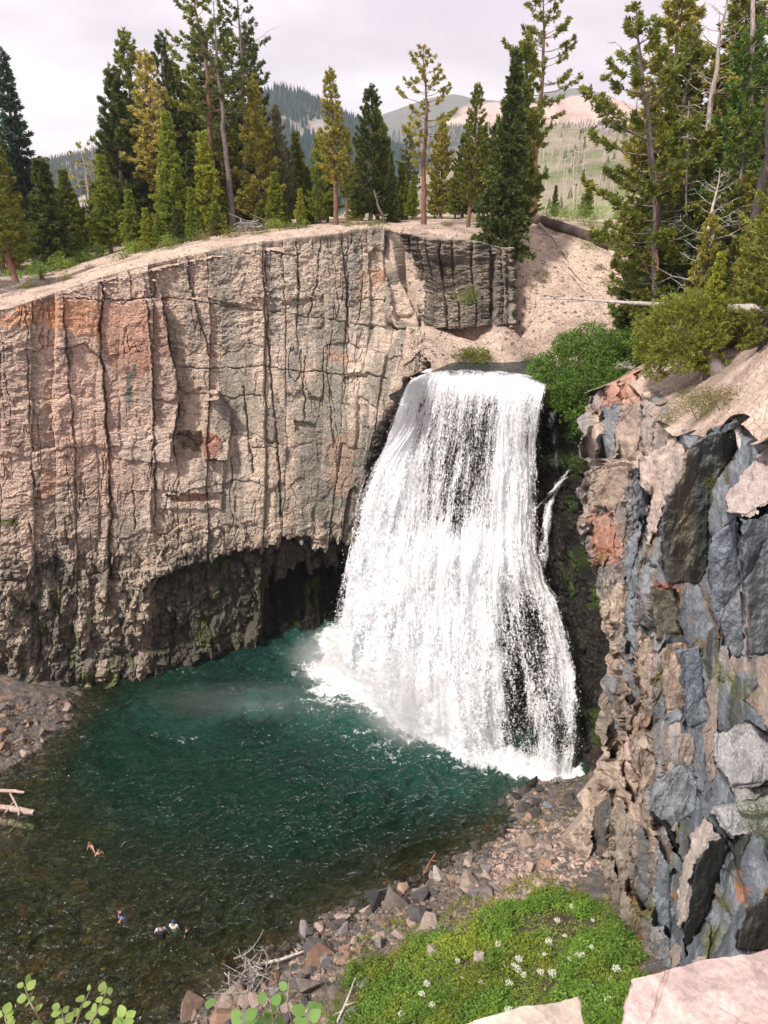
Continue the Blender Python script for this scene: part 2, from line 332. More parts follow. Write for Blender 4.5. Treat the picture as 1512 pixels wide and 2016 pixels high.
# second order joints
jx = np.abs(fbm(sw*1.1, z*.16, 61, 3)); d -= .26*np.exp(-(jx/.016)**2)*sm(-.15, .2, fbm(s*.3, z*.2, 62))
# horizontally chipped face: terraced noise
t1 = fbm(s*.9+fbm(s*.5, z*.7, 67)*1.1, z*2.6+fbm(s*.7, z*.4, 63)*2.2, 64, 4); q = t1*4.2; st = (np.floor(q)+sm(.35, .65, q-np.floor(q)))/4.2
rough = .34+.6*sm(-.3, .4, fbm(s*.13, z*.16, 65))+.55*lowness; smoothp = gauss(px, py, 225, 700, 120, 150)+gauss(px, py, 170, 630, 120, 50)
rough = rough*(1-.55*np.clip(smoothp, 0, 1))
d += st*.27*rough+fbm(s*1.6, z*5.0, 66, 4)*.11*rough+fbm(s*5.5, z*7, 69, 3)*.07*rough
# lower part: small prismatic blocks
w1 = worley(sw*1.05+fbm(s, z, 70)*.5, z*.55+fbm(s, z, 71)*.3, 72); w2 = worley(sw*2.3+fbm(s*2, z*2, 73)*.4, z*1.25+fbm(s*2, z*2, 79)*.3, 74)
blk = (_h(w1[4], w1[5], 75)-.5)*.95+(w1[2]*(_h(w1[4], w1[5], 76)-.5)*1.2+w1[3]*(_h(w1[4], w1[5], 77)-.5)*1.2)+(_h(w2[4], w2[5], 78)-.5)*.42+w2[3]*(_h(w2[4], w2[5], 80)-.3)*.7
blk -= .3*np.exp(-((w1[1]-w1[0])/.08)**2)+.18*np.exp(-((w2[1]-w2[0])/.10)**2)
d += blk*(.13+.8*lowness)*(1-.3*np.clip(smoothp, 0, 1))
# big relief read from the cliff: joints, ledges, buttress, cave
def crack(pl, wd=2.6, dep=.5, step=0.):
    global d
    qx = px+fbm(s*1.3, z*1.3, 90+len(pl), 3)*5; qy = py+fbm(s*1.3, z*1.3, 95+len(pl), 3)*5; qx = qx+fbm(s*4, z*4, 93, 2)*1.6; qy = qy+fbm(s*4, z*4, 94, 2)*1.6
    dd, sd = pdist(qx, qy, pl); jag = .45+.8*sm(-.35, .3, fbm(s*1.1, z*.8, 88, 3)); d = d-dep*.8*jag*np.exp(-(dd/(wd*.62))**2)
    if step: d = d+step*sd*np.exp(-dd/28.)
crack([(200,540),(204,600),(197,650),(206,770),(212,880),(216,1010),(212,1170)], 3.2, .9, .25)
crack([(285,585),(292,650),(298,760),(304,900),(302,1040)], 2.4, .5, .2)
crack([(318,590),(336,690),(352,790),(340,870),(345,905)], 3.6, .8, .45)
crack([(246,500),(256,545),(262,590)], 2, .5); crack([(370,505),(372,560),(395,640),(415,705)], 2.2, .4, .2)
crack([(520,490),(525,610),(530,700),(543,850),(550,960),(552,1020)], 2.4, .55, .12); crack([(585,475),(588,560),(585,640)], 2.4, .5, .1)
crack([(688,470),(686,560),(684,690),(680,800)], 2.2, .5, -.15); crack([(630,480),(625,540),(605,640)], 2.2, .5); crack([(305,520),(304,585)], 2.2, .5)
crack([(122,590),(135,740),(146,880),(150,1050),(152,1200)], 2.2, .5, .12); crack([(50,610),(56,760),(66,960)], 2, .4)
crack([(480,760),(488,850),(500,930)], 2.2, .5); crack([(715,480),(712,600),(700,640)], 2, .4); crack([(60,1030),(75,1150),(78,1300)], 3, .6)
crack([(262,930),(264,1040)], 2, .4); crack([(350,950),(352,1080)], 2.2, .5); crack([(600,700),(596,830)], 2, .4); crack([(640,650),(650,820),(662,930)], 2, .35)
crack([(118,586),(200,590),(290,588),(350,587),(420,598),(525,612),(600,620),(690,634),(770,642)], 2.0, .45)
crack([(352,726),(430,724),(520,722),(600,730),(705,738),(760,742)], 1.8, .4); crack([(500,880),(545,884)], 2, .4); crack([(95,745),(150,748)], 1.8, .3)
def ledge(poly, out_):
    global d
    m = poly_in(px+fbm(s*2, z*2, 99, 3)*4, py+fbm(s*2, z*2, 98, 3)*4, poly); d = d+out_*m
ledge([(283,586),(316,586),(330,680),(352,770),(338,870),(340,905),(300,905),(292,700)], .75)      # split buttress
ledge([(400,785),(430,780),(455,810),(450,900),(400,900)], 1.1); ledge([(408,770),(428,766),(430,784),(404,786)], 1.3)
ledge([(352,850),(400,850),(400,902),(345,905)], -.7); ledge([(300,905),(440,905),(435,1000),(290,1000)], .35)
ledge([(325,972),(437,968),(432,985),(345,990)], -.6); ledge([(215,850),(330,845),(335,910),(220,900)], .25)
ledge([(560,0),(560,1)], 0) if False else None
ledge([(575,828),(620,835),(610,860),(580,850)], -.45); ledge([(675,740),(735,736),(725,752),(680,755)], -.5)
ledge([(155,1140),(340,1110),(330,1340),(150,1350)], .5)
# cave under the cliff and the hollow at its foot
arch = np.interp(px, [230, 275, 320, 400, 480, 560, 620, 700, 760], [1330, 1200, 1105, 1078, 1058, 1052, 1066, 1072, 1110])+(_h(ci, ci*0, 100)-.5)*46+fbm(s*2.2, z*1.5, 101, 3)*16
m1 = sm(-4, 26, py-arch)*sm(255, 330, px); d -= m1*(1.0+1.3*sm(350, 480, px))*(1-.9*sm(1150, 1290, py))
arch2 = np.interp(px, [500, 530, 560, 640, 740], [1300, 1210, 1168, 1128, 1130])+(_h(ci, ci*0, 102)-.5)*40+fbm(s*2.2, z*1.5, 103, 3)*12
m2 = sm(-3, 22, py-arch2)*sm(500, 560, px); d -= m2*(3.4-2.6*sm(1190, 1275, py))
d += .5*gauss(px, py, 720, 760, 60, 60)
# right margin next to the water: steps back, dark wet rock
edge = np.interp(py, [455, 640, 700, 745, 800, 850, 900, 1000, 1100, 1290], [772, 790, 905, 800, 768, 742, 728, 716, 700, 684])
eb = px-edge+fbm(s*1.2, z*1.1, 105, 3)*10; d -= sm(-4, 26, eb)*2.6*sm(700, 740, py)
# dark gully at top right of the cliff
gl = sm(755, 768, px)*sm(650, 625, py)*(py > 440); d -= gl*1.5
fade = sm(0, .018, np.linspace(0, 1, nv))[None, :]; d = d*(.25+.75*fade)
G = G0-n0*0+n0*d[..., None]
top = []
for k, (dy, dz) in enumerate([(3.2, -.5), (1.6, .0), (.5, .06)]):
    b = G[:, 0].copy(); b[:, 1] += dy; b[:, 2] += dz+fbm(s[:, 0]*.8, s[:, 0]*0+k, 107, 3)*.12; b[:, 0] += np.where(px[:, 0] > 765, dy*.5, 0); top.append(b)
G = np.concatenate([np.stack(top, 1), G], 1); nvv = nv+3
ext = lambda a: np.concatenate([a[:, :1]]*3+[a], 1)
px, py, s, z, lowness = map(ext, (px, py, s, z, lowness))
cs, bzz, ww1 = ext(ci*1.0), ext(bz), [ext(a) for a in w1]
col = np.zeros(px.shape+(3,)); col[:] = (.58, .465, .37)
col = mixc(col, (.66, .55, .455), sm(-.15, .4, fbm(s*.25, z*.12, 110, 4))*.8)
col = mixc(col, (.29, .27, .225), sm(-.05, .35, fbm(s*.35, z*.12, 111, 4))*.8)
col = mixc(col, (.20, .195, .17), sm(.08, .4, fbm(s*1.3, z*.28, 112, 4))*.65)
pinkz = np.clip(gauss(px, py, 170, 720, 190, 260)*.9+gauss(px, py, 200, 1000, 150, 150)*.45+gauss(px, py, 0, 800, 120, 300)*.5, 0, 1)
col = mixc(col, (.62, .43, .345), pinkz*(.5+.5*sm(-.4, .4, fbm(s*.5, z*.3, 113, 4))))
def patch(poly, c, w=.85):
    global col
    m = poly_in(px+fbm(s*2, z*2, 114, 4)*17, py+fbm(s*2, z*2, 115, 4)*17, poly); col = mixc(col, c, m*w*(.75+.25*sm(-.3, .3, fbm(s*1.5, z*.8, 116))))
patch([(0,630),(50,600),(120,590),(200,592),(197,660),(130,650),(60,640),(0,650)], (.60, .30, .15), .8)
patch([(212,600),(285,590),(292,720),(250,760),(205,700)], (.48, .22, .14), .6); patch([(285,600),(325,610),(335,700),(298,700)], (.45, .27, .2), .6)
patch([(402,855),(430,855),(430,903),(402,900)], (.36, .15, .10), .85); patch([(365,852),(396,852),(396,898),(365,890)], (.15, .11, .06), .9)
patch([(245,725),(258,725),(262,790),(248,795)], (.13, .15, .14), .9); patch([(125,680),(150,690),(145,730),(122,720)], (.13, .12, .10), .7)
patch([(80,925),(118,940),(105,975),(80,990)], (.55, .30, .22), .85); patch([(350,972),(410,970),(410,984),(350,986)], (.34, .18, .09), .8)
patch([(630,680),(690,690),(700,720),(650,705)], (.55, .33, .22), .7); patch([(735,525),(762,525),(760,560),(738,555)], (.50, .26, .15), .8); patch([(700,540),(725,535),(720,570),(705,580)], (.45, .28, .18), .6)
patch([(220,850),(330,848),(330,900),(240,905)], (.62, .50, .43), .8); patch([(300,700),(345,705),(345,840),(305,840)], (.58, .42, .35), .6)
patch([(640,860),(700,850),(690,980),(645,960)], (.50, .32, .24), .6); patch([(50,1190),(85,1190),(85,1210),(50,1212)], (.30, .13, .06), .8); patch([(175,1163),(206,1163),(206,1185),(175,1180)], (.32, .16, .08), .8)
patch([(520,480),(690,470),(700,700),(540,700)], (.40, .37, .33), .35)
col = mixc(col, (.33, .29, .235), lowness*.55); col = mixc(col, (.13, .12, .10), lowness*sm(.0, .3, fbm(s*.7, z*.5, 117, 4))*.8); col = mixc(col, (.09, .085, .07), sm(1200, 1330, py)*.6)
dark = ext(sm(.0, 1, np.clip(m1*.95+m2, 0, 1))); col = mixc(col, (.075, .068, .052), dark*.8); col = mixc(col, (.012, .011, .010), ext(m2)*.92)  # cave shade painted into the rock colour, near black in the hollow
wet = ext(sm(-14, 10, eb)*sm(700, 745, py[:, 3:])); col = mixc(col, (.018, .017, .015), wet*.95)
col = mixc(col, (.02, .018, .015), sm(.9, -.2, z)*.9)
moss = sm(.12, .4, fbm(s*.8, z*.8, 118, 4))*np.clip(gauss(px, py, 60, 1260, 120, 110)+gauss(px, py, 230, 1330, 120, 60), 0, 1)+sm(.3, .5, fbm(s*.8, z*.8, 119, 4))*dark*.8
moss = np.clip(moss+(py > 1020)*(py < 1032)*(px < 38), 0, 1); col = mixc(col, (.10, .14, .02), moss*.8)
col = mixc(col, (.45, .36, .28), gauss(ww1[2], ww1[3], 0, 0, 9, 9)*(_h(ww1[4], ww1[5], 120) > .8)*lowness*(1-dark)*.7)
col *= (1+.16*(_h(cs, bzz, 121)-.5))[..., None]
M_cliff = rock_mat('cliff_rock', vcol=True, bump=.95, bscale=1.5, stretch=(1, 1, 2.4), var=.38, detail=1.6, dist=.16)
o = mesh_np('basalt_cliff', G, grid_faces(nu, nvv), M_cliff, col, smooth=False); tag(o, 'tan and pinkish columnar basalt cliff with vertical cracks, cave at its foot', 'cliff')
CLIFF = o
# ---- second wall: darker recessed rock above the falls
cols = [[(752,452,65),(752,520,64.8),(752,600,64.2),(756,668,63.2)],[(800,460,65.6),(802,520,65.3),(806,590,64.7),(812,655,62.9)],[(850,470,64.8),(852,520,64.5),(856,570,63.5),(860,645,61.9)],[(925,474,64.4),(926,520,64.2),(928,570,63.4),(930,640,62.0)],
        [(985,488,64.2),(986,530,63.9),(988,580,63.5),(990,640,62.3)],[(1000,490,64.8),(1002,530,64.5),(1003,580,64),(1004,645,62.4)],[(1010,492,67.5),(1010,530,67),(1011,580,66.2),(1012,640,65)]]
rows = [[at(*c[r]) for c in cols] for r in range(4)]
nu, nv = 360, 220; G0 = interp_net(rows, nu, nv); n0 = normals(G0)
if n0[nu//2, nv//2, 1] > 0: n0 = -n0
px, py = pix(G0); s = np.linspace(0, 15, nu)[:, None]*np.ones((1, nv)); z = G0[..., 2]
sw = s+fbm(s*.3, z*.3, 130, 3)*.5; jt = np.array([-2, .6, 1.3, 2.0, 2.6, 3.6, 4.5, 5.6, 6.5, 7.8, 9, 10.2, 11, 12.2, 13, 13.8, 14.6, 16, 20])
ci = np.clip(np.searchsorted(jt, sw)-1, 0, len(jt)-2); cw = jt[ci+1]-jt[ci]; fc = (sw-jt[ci])/cw; joint = np.minimum(fc, 1-fc)*cw
d = (_h(ci, ci*0, 131)-.5)*.7-.5*np.exp(-(joint/.09)**2)
t1 = fbm(s*.9, z*4.2, 132, 4); q = t1*4; d += (np.floor(q)+sm(.3, .6, q-np.floor(q)))/4*.5+fbm(s*2, z*9, 133, 3)*.16
d -= 1.6*gauss(px, py, 792, 560, 22, 140); d += .5*sm(470, 455, py)
d -= 1.3*sm(498, 515, py)*gauss(px, py, 870, 560, 60, 70)
d -= .9*np.exp(-((px-972)/5.)**2)*(py > 500)
G = G0+n0*d[..., None]; b1 = G[:, 0]+np.array([0, 2.6, -.35]); b2 = G[:, 0]+np.array([0, .8, .05]); G = np.concatenate([b1[:, None], b2[:, None], G], 1); e2 = lambda a: np.concatenate([a[:, :1]]*2+[a], 1)
px, py, s, z = map(e2, (px, py, s, z))
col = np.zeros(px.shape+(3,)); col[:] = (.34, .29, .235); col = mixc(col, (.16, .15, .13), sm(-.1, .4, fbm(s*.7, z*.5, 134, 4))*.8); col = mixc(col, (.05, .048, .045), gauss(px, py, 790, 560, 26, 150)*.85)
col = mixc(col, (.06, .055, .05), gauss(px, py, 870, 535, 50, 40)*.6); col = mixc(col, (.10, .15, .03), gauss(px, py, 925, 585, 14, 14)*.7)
o = mesh_np('rock_buttress', G, grid_faces(nu, nv+2), M_cliff, col); tag(o, 'darker set-back rock wall with deep vertical clefts above the falls, beside the sand slope', 'rock wall')
# ================================================================= rock behind and right of the falls
cols = [[(430,860,64),(430,1000,67),(420,1130,68),(420,1200,None)],[(560,860,64),(560,1000,67.5),(560,1100,69),(560,1195,None)],[(680,820,62),(680,1000,65),(680,1120,66.5),(680,1212,None)],[(800,762,56),(790,950,57.5),(775,1130,57.5),(760,1330,None)],[(880,752,55.4),(870,950,56.5),(865,1130,55.5),(860,1400,None)],[(970,754,54.5),(965,930,55.5),(960,1060,53.5),(960,1430,None)],
        [(1040,760,53.6),(1045,930,54),(1050,1110,51.6),(1060,1470,None)],[(1085,770,53.2),(1090,940,53.4),(1110,1180,49.5),(1125,1515,None)],[(1130,790,52),(1140,960,51.5),(1160,1200,48),(1160,1530,None)],[(1185,790,50),(1190,960,48.5),(1205,1200,46),(1200,1560,None)],[(1240,770,49),(1250,960,46),(1260,1200,44),(1260,1560,None)]]
rows = [[at(*c[r]) if c[r][2] else atz(c[r][0], c[r][1], -.6) for c in cols] for r in range(4)]
nu, nv = 420, 320; G0 = interp_net(rows, nu, nv); n0 = normals(G0)
if n0[nu//2, nv//2, 1] > 0: n0 = -n0
px, py = pix(G0); s = np.linspace(0, 24, nu)[:, None]*np.ones((1, nv)); z = G0[..., 2]
w1 = worley(s*.9, z*.7, 140); w2 = worley(s*2.2, z*1.7, 141)
d = (_h(w1[4], w1[5], 142)-.5)*1.1+(_h(w2[4], w2[5], 143)-.5)*.5+fbm(s*1.5, z*3, 144, 4)*.3+w1[3]*.6-.2*np.exp(-((w2[1]-w2[0])/.1)**2)
d = d*sm(0, .06, np.linspace(0, 1, nv))[None, :]
G = G0+n0*d[..., None]
col = np.zeros(px.shape+(3,)); col[:] = (.028, .025, .021); col = mixc(col, (.075, .06, .045), sm(.0, .4, fbm(s*.6, z*.6, 145, 4))*.7)
col = mixc(col, (.06, .10, .018), sm(.05, .35, fbm(s*.8, z*.8, 146, 4))*sm(1090, 1120, px)*.8)
M_wet = rock_mat('wet_rock', vcol=True, bump=.9, bscale=2.0, stretch=(1, 1, 1.6), var=.6, rough=.38, spec=.5, dist=.15)
b1 = G[:, 0]+np.array([0, 6, -1.4]); b1[:, 2] = 24.8; b2 = G[:, 0]+np.array([0, 1.0, -.25]); G = np.concatenate([b1[:, None], b2[:, None], G], 1); px, py = map(e2, (px, py)); col = np.concatenate([col[:, :1]]*2+[col], 1)
o = mesh_np('wet_rock_face', G, grid_faces(nu, nv+2), M_wet, col); tag(o, 'black wet mossy rock face behind and right of the falling water', 'rock face')
# ================================================================= right cliff of angular slabs
cols = [[(1128,800,51),(1130,1000,49),(1150,1150,47),(1160,1400,44.5),(1130,1600,40),(1085,1745,35)],
        [(1162,790,48.5),(1150,985,46.5),(1178,1150,44.5),(1190,1400,41.5),(1150,1580,38.5),(1098,1770,32.6)],
        [(1192,760,46.8),(1180,985,43.6),(1205,1180,41),(1205,1400,38.4),(1170,1600,35.6),(1130,1800,30.5)],
        [(1262,740,43),(1245,985,39),(1255,1180,36),(1250,1400,33.5),(1225,1600,31),(1190,1830,27.5)],
        [(1300,812,38),(1310,985,33.6),(1312,1180,31.5),(1305,1400,29.4),(1290,1600,27),(1250,1868,23.4)],
        [(1352,850,33.2),(1375,985,29.8),(1375,1180,28),(1370,1400,26),(1350,1600,24),(1320,1890,20)],
        [(1442,838,28.4),(1445,985,26),(1445,1180,24.4),(1440,1400,22.5),(1430,1600,20.8),(1412,1900,17)],
        [(1530,880,23),(1530,1020,21.6),(1530,1200,20.4),(1530,1400,19),(1530,1600,17.6),(1530,1900,14.5)],
        [(1700,860,19),(1690,1020,18),(1680,1200,17),(1670,1400,16),(1660,1600,14.5),(1650,1950,11.5)],
        [(2000,840,14),(1980,1020,13.5),(1960,1200,13),(1950,1400,12),(1940,1650,11),(1930,2100,8)]]
SP = [(c[r][0]/300., c[r][1]/300., c[r][2]) for c in cols for r in range(6)]; sT = TPS(SP, .02)
def rbase(px, py): return sT(px/300., py/300.)
nu, nv = 860, 900
tt = np.linspace(0, 1, nu)[:, None]**1.25; vv = np.linspace(0, 1, nv)[None, :]
edge_y = [700,770,800,900,1000,1090,1150,1250,1400,1500,1600,1700,1750,1900,2300]; edge_x = [1176,1172,1158,1150,1142,1152,1176,1196,1176,1178,1138,1100,1078,1060,1040]
top_x = [1040,1172,1182,1200,1240,1262,1285,1300,1335,1352,1400,1442,1470,1530,1700,2100]; top_y = [790,780,768,757,735,738,775,800,845,850,842,832,868,880,860,830]
pxr = 1100+tt*900+vv*0; 
for _ in range(4):
    pty = np.interp(pxr, top_x, top_y); py = pty+(2260-pty)*vv; le = np.interp(py, edge_y, edge_x)+fbm(py*.035, py*0, 148, 5)*30; pxr = le+tt*(1900-le)
px = pxr
rb0 = rbase(px, py); mpp = rb0/1500.
szf = lambda q: np.interp(q, [1000,1150,1220,1300,1400,1512,2100], [15,17,26,38,50,62,75])
wpx = px+fbm(px*.03, py*.02, 147, 3)*5+fbm(px*.11, py*.09, 146, 3)*3.5; wpy = py+fbm(px*.03, py*.02, 145, 3)*8+fbm(px*.1, py*.1, 144, 3)*4
def blocks(k, asp, leanf, sd, tilt, pen, own, flat=.5):
    """broken rock: the nearest face of many tilted blocks; block size grows towards the viewer"""
    rs = np.random.RandomState(sd); S = []; x = 1020.
    while x < 1920:
        h_ = float(szf(x))*k; y = 640.-rs.rand()*h_
        while y < 2300: S.append((x+rs.normal(0, .33)*h_, y+rs.uniform(-.45, .45)*h_/asp)); y += h_/asp*rs.uniform(.55, 1.35)
        x += h_*rs.uniform(.6, 1.1)
    S = np.array(S); RB = rbase(S[:, 0], S[:, 1]); best = np.full(px.shape, 1e9, np.float32); sec = best.copy(); idd = np.zeros(px.shape, np.int32); PX = wpx.astype(np.float32); PY = wpy.astype(np.float32); mid = px[:, nv//2]
    for i, (sx, sy) in enumerate(S):
        hs = float(szf(sx))*k; cm = hs*RB[i]/1500.; lo = max(0, np.searchsorted(mid, sx-hs*3.2-60)); hi = min(nu, np.searchsorted(mid, sx+hs*3.2+60)+1)
        if hi <= lo: rs.rand(9); continue
        an = leanf+rs.normal(0, .16); sz_ = rs.uniform(.7, 1.45); gx_, gy_, of = rs.normal(0, 1)*tilt, rs.normal(-.1, .8)*tilt*.7, rs.uniform(-.5, .5)*own; rs.rand(3)
        dy = PY[lo:hi]-sy; dx = (PX[lo:hi]-sx+an*dy)/hs; dyy = dy*asp/hs; q1 = np.abs(dx)/sz_; q2 = np.abs(dyy)/sz_; n_ = np.maximum(np.maximum(q1, q2), (q1+q2)*.72)
        v = (.5*(RB[i]-rb0[lo:hi])+cm*(gx_*dx+gy_*dyy+of)+cm*pen*np.maximum(0, n_-flat)).astype(np.float32)
        b_ = best[lo:hi]; m = v < b_; sec[lo:hi] = np.where(m, b_, np.minimum(sec[lo:hi], v)); best[lo:hi] = np.where(m, v, b_); idd[lo:hi] = np.where(m, i, idd[lo:hi])
    return best.astype(float), (sec-best).astype(float), idd.astype(float), S[idd, 0], S[idd, 1]
lsz = szf(px); cell_m = lsz*mpp
crag = sm(1080, 1150, py)*sm(1245, 1215, px); low2 = sm(1640, 1760, py)*sm(1330, 1280, px)
e1_, g1, i1, c1x, c1y = blocks(2.0, .34, .10, 152, .7, 6.0, 1.1); e2_, g2, i2, c2x, c2y = blocks(.85, .42, .08, 153, .8, 6.0, 1.5); e3_, g3, i3, c3x, c3y = blocks(.34, .6, .12, 154, .8, 6.0, 1.3)
w1 = [g1*0, g1, g1*0, g1*0, i1, i1*0]; w2 = [g2*0, g2, g2*0, g2*0, i2, i2*0]; w3 = [g3*0, g3, g3*0, g3*0, i3, i3*0]
big = _h(i1, i1*0, 162); a2 = np.where(big > .45, .5, .16)*(1-crag*.3); a3 = np.where(_h(i2, i2*0, 168) > .6, .22, .06)*(1-crag)+crag*.22+low2*.3
lw = 1-sm(1240, 1380, px); a2 = a2+.28*lw; a3 = a3+.03*lw
rr = rb0+(e1_*(1-a2-a3)*(1+.8*lw)+e2_*a2*(1.3+1.2*lw)+e3_*a3*(1.0+.2*lw))
rr += fbm(px*.05, py*.03, 171, 4)*.05*(1+crag+low2*2)+fbm(px*.2, py*.06, 172, 3)*.03
rr += .22*np.exp(-(g1/(cell_m*.05))**2)*cell_m*sm(-.2, .2, fbm(px*.02, py*.02, 174, 3))
lean = 0; a = px/lsz
# named slabs: polygon in view, how far it stands out, depth gradients per 100 px to the right / downwards
slabs = [([(1300,1010),(1345,925),(1350,880),(1400,850),(1452,845),(1455,870),(1440,905),(1398,965),(1394,1120),(1380,1150),(1310,1150)], .9, .9, 1.0),
 ([(1252,905),(1330,862),(1352,880),(1345,925),(1300,1000),(1280,1075),(1266,1060),(1282,980),(1256,935)], 1.3, -3.2, -.8), ([(1244,910),(1256,935),(1282,980),(1266,1060),(1248,1040)], .9, 1.5, -.3),
 ([(1425,980),(1512,870),(1560,860),(1560,960),(1470,1015),(1425,1010)], 1.4, -1.2, -2.2), ([(1283,1160),(1330,1160),(1345,1250),(1290,1260)], .8, -.6, .2),
 ([(1395,1060),(1450,1020),(1470,1290),(1440,1300),(1400,1200)], .7, -1.0, .4), ([(1455,1020),(1560,1000),(1560,1290),(1475,1290)], 1.0, .6, .3), ([(1400,1440),(1480,1420),(1520,1450),(1520,1540),(1440,1550),(1405,1500)], 1.0, -.7, -.9),
 ([(1290,1535),(1340,1505),(1380,1530),(1368,1600),(1310,1640),(1275,1590)], .9, -.9, -.5), ([(1352,1780),(1370,1700),(1392,1655),(1425,1650),(1437,1668),(1425,1700),(1398,1790),(1352,1882),(1345,1840)], 1.2, 2.4, 1.2),
 ([(1340,1700),(1362,1640),(1385,1612),(1405,1622),(1420,1648),(1392,1655),(1370,1700),(1352,1780),(1345,1840),(1335,1800)], 1.45, -2.6, -1.4), ([(1240,1470),(1290,1480),(1300,1540),(1262,1560)], .6, -.8, .2), ([(1462,1795),(1512,1760),(1540,1880),(1450,1870)], .9, 1.6, .8),
 ([(1195,985),(1235,985),(1240,1060),(1205,1075)], .6, -.8, .3), ([(1400,1590),(1520,1560),(1520,1640),(1440,1650)], .6, -.6, -1.4), ([(1300,1270),(1345,1265),(1352,1400),(1310,1400)], .5, -.8, .4), ([(1275,1590),(1310,1640),(1340,1700),(1330,1640)], .5, 1.5, .5),
 ([(1210,1160),(1240,1165),(1236,1240),(1205,1225)], .6, -1., .4), ([(1440,1550),(1520,1545),(1520,1600),(1450,1600)], .9, -1., -1.8),
 ([(1190,800),(1222,775),(1215,830),(1205,900),(1180,905),(1185,840)], .6, -6, .6), ([(1205,745),(1250,735),(1248,785),(1215,795),(1192,798)], .5, -5, -1), ([(1222,790),(1260,780),(1262,880),(1240,905),(1207,905),(1215,830)], .5, -4, .4), ([(1262,770),(1300,800),(1290,860),(1262,885)], .5, -4, -1),
 ([(1172,925),(1240,912),(1238,960),(1205,1005),(1175,990)], .9, -5, .8), ([(1158,840),(1185,830),(1178,905),(1160,915),(1152,880)], .6, -6, .5), ([(1240,915),(1250,960),(1228,1080),(1209,1075),(1212,1010)], .2, -2, .4), ([(1166,1012),(1206,1010),(1206,1085),(1168,1075)], .5, -6, .6),
 ([(1205,1155),(1232,1150),(1225,1225),(1192,1222)], .9, -4, .8), ([(1235,1090),(1260,1010),(1258,1150),(1247,1300),(1232,1290)], .7, -4, .3), ([(1255,1260),(1285,1250),(1282,1400),(1262,1390)], .6, -3, .3), ([(1225,1310),(1252,1300),(1255,1370),(1235,1400)], .5, -4, .3),
 ([(1230,1440),(1240,1460),(1262,1560),(1240,1580),(1226,1530)], .6, -4, .4), ([(1200,1400),(1222,1395),(1214,1500),(1190,1495)], .8, -5, .5), ([(1172,1590),(1200,1560),(1192,1700),(1160,1700)], .5, -5, .9), ([(1210,1565),(1238,1590),(1235,1700),(1207,1730)], .7, -4, .7),
 ([(1248,1640),(1272,1630),(1285,1790),(1258,1790)], .7, -3, .5), ([(1292,1650),(1320,1710),(1322,1850),(1292,1810)], .7, -2, .4), ([(1228,1730),(1250,1800),(1245,1845),(1215,1820)], .4, -3, .8), ([(1330,1280),(1380,1270),(1392,1420),(1352,1440)], .5, -1.5, .2)]
SL = np.zeros(px.shape)
for i, (pl, o_, gxx, gyy) in enumerate(slabs):
    m = poly_in(px+fbm(px*.045, py*.045, 180, 4)*13, py+fbm(px*.045, py*.045, 181, 4)*13, pl); SL[m] = i+1
    c_ = np.mean(pl, 0); rc_ = float(rbase(np.array([c_[0]]), np.array([c_[1]]))[0])
    flat = rc_-o_*.8+(px-c_[0])*gxx*.01+(py-c_[1])*gyy*.01+fbm(px*.03, py*.02, 183+i, 5)*.3+(rr-rb0)*.22
    dd, _s = pdist(px, py, pl+[pl[0]]); flat = flat+.12*np.exp(-(dd/3.)**2)
    rr = np.where(m, flat, rr)
foot = np.interp(px, [1040,1085,1110,1150,1200,1250,1320,1412,1600], [1735,1760,1785,1812,1838,1872,1905,1935,2000]); rr += np.clip(py-foot, 0, 400)*.06
jx = ((_h(i2, i2*0, 175)-.5)*16+(_h(i3, i3*0, 176)-.5)*5)*lw*(SL == 0)*sm(0, .03, np.linspace(0, 1, nu))[:, None]; jy = ((_h(i2, i2*0, 177)-.5)*10)*lw*sm(0, .05, vv)
G = at(px+jx, py+jy, rr); z = G[..., 2]; s = a
e1 = G[0].copy(); ev = np.stack([G[0, :, 0]*0+3.2, G[0, :, 0]*0+4., G[0, :, 0]*0-.2], -1); e1 = e1+ev; e0 = G[0]+ev*.3; G = np.concatenate([e1[None], e0[None], G], 0); nu += 2
pd = lambda q: np.concatenate([q[:1]]*2+[q], 0)
px, py, s, z, SL, crag, low2 = map(pd, (px, py, s, z, SL, crag, low2)); w1, w2, w3 = [[pd(q) for q in ww] for ww in (w1, w2, w3)]
top = []
for k, (dx, dy, dz) in enumerate([(7, 5, -1.0), (2.2, 1.6, -.12), (.6, .5, .05)]):
    q = G[:, 0].copy(); q[:, 0] += dx; q[:, 1] += dy; q[:, 2] += dz+fbm(px[:, 0]*.04, px[:, 0]*0+k*3, 182, 3)*.2; top.append(q)
G = np.concatenate([np.stack(top, 1), G], 1)
px, py, s, z, SL, crag, low2 = map(ext, (px, py, s, z, SL, crag, low2)); W1 = [ext(q) for q in w1]; W2 = [ext(q) for q in w2]; W3 = [ext(q) for q in w3]
lw3 = 1-sm(1240, 1380, px); r1 = _h(W2[4], W2[5], 190); r2 = _h(W1[4], W1[5], 191)
right = sm(1230, 1330, px+fbm(px*.01, py*.01, 192, 3)*60)
col = np.zeros(px.shape+(3,)); col[:] = (.47, .37, .30)
col = mixc(col, (.30, .27, .25), sm(.4, .6, r1)*.9); col = mixc(col, (.45, .31, .25), sm(.8, .85, r1)*.8)
grey = np.zeros_like(col); grey[:] = (.12, .14, .16); grey = mixc(grey, (.20, .225, .25), sm(.45, .55, r1)); grey = mixc(grey, (.38, .31, .26), sm(.78, .82, r2+r1*.25)); grey = mixc(grey, (.08, .085, .08), sm(.12, .08, r1))
col = col*(1-right[..., None])+grey*right[..., None]
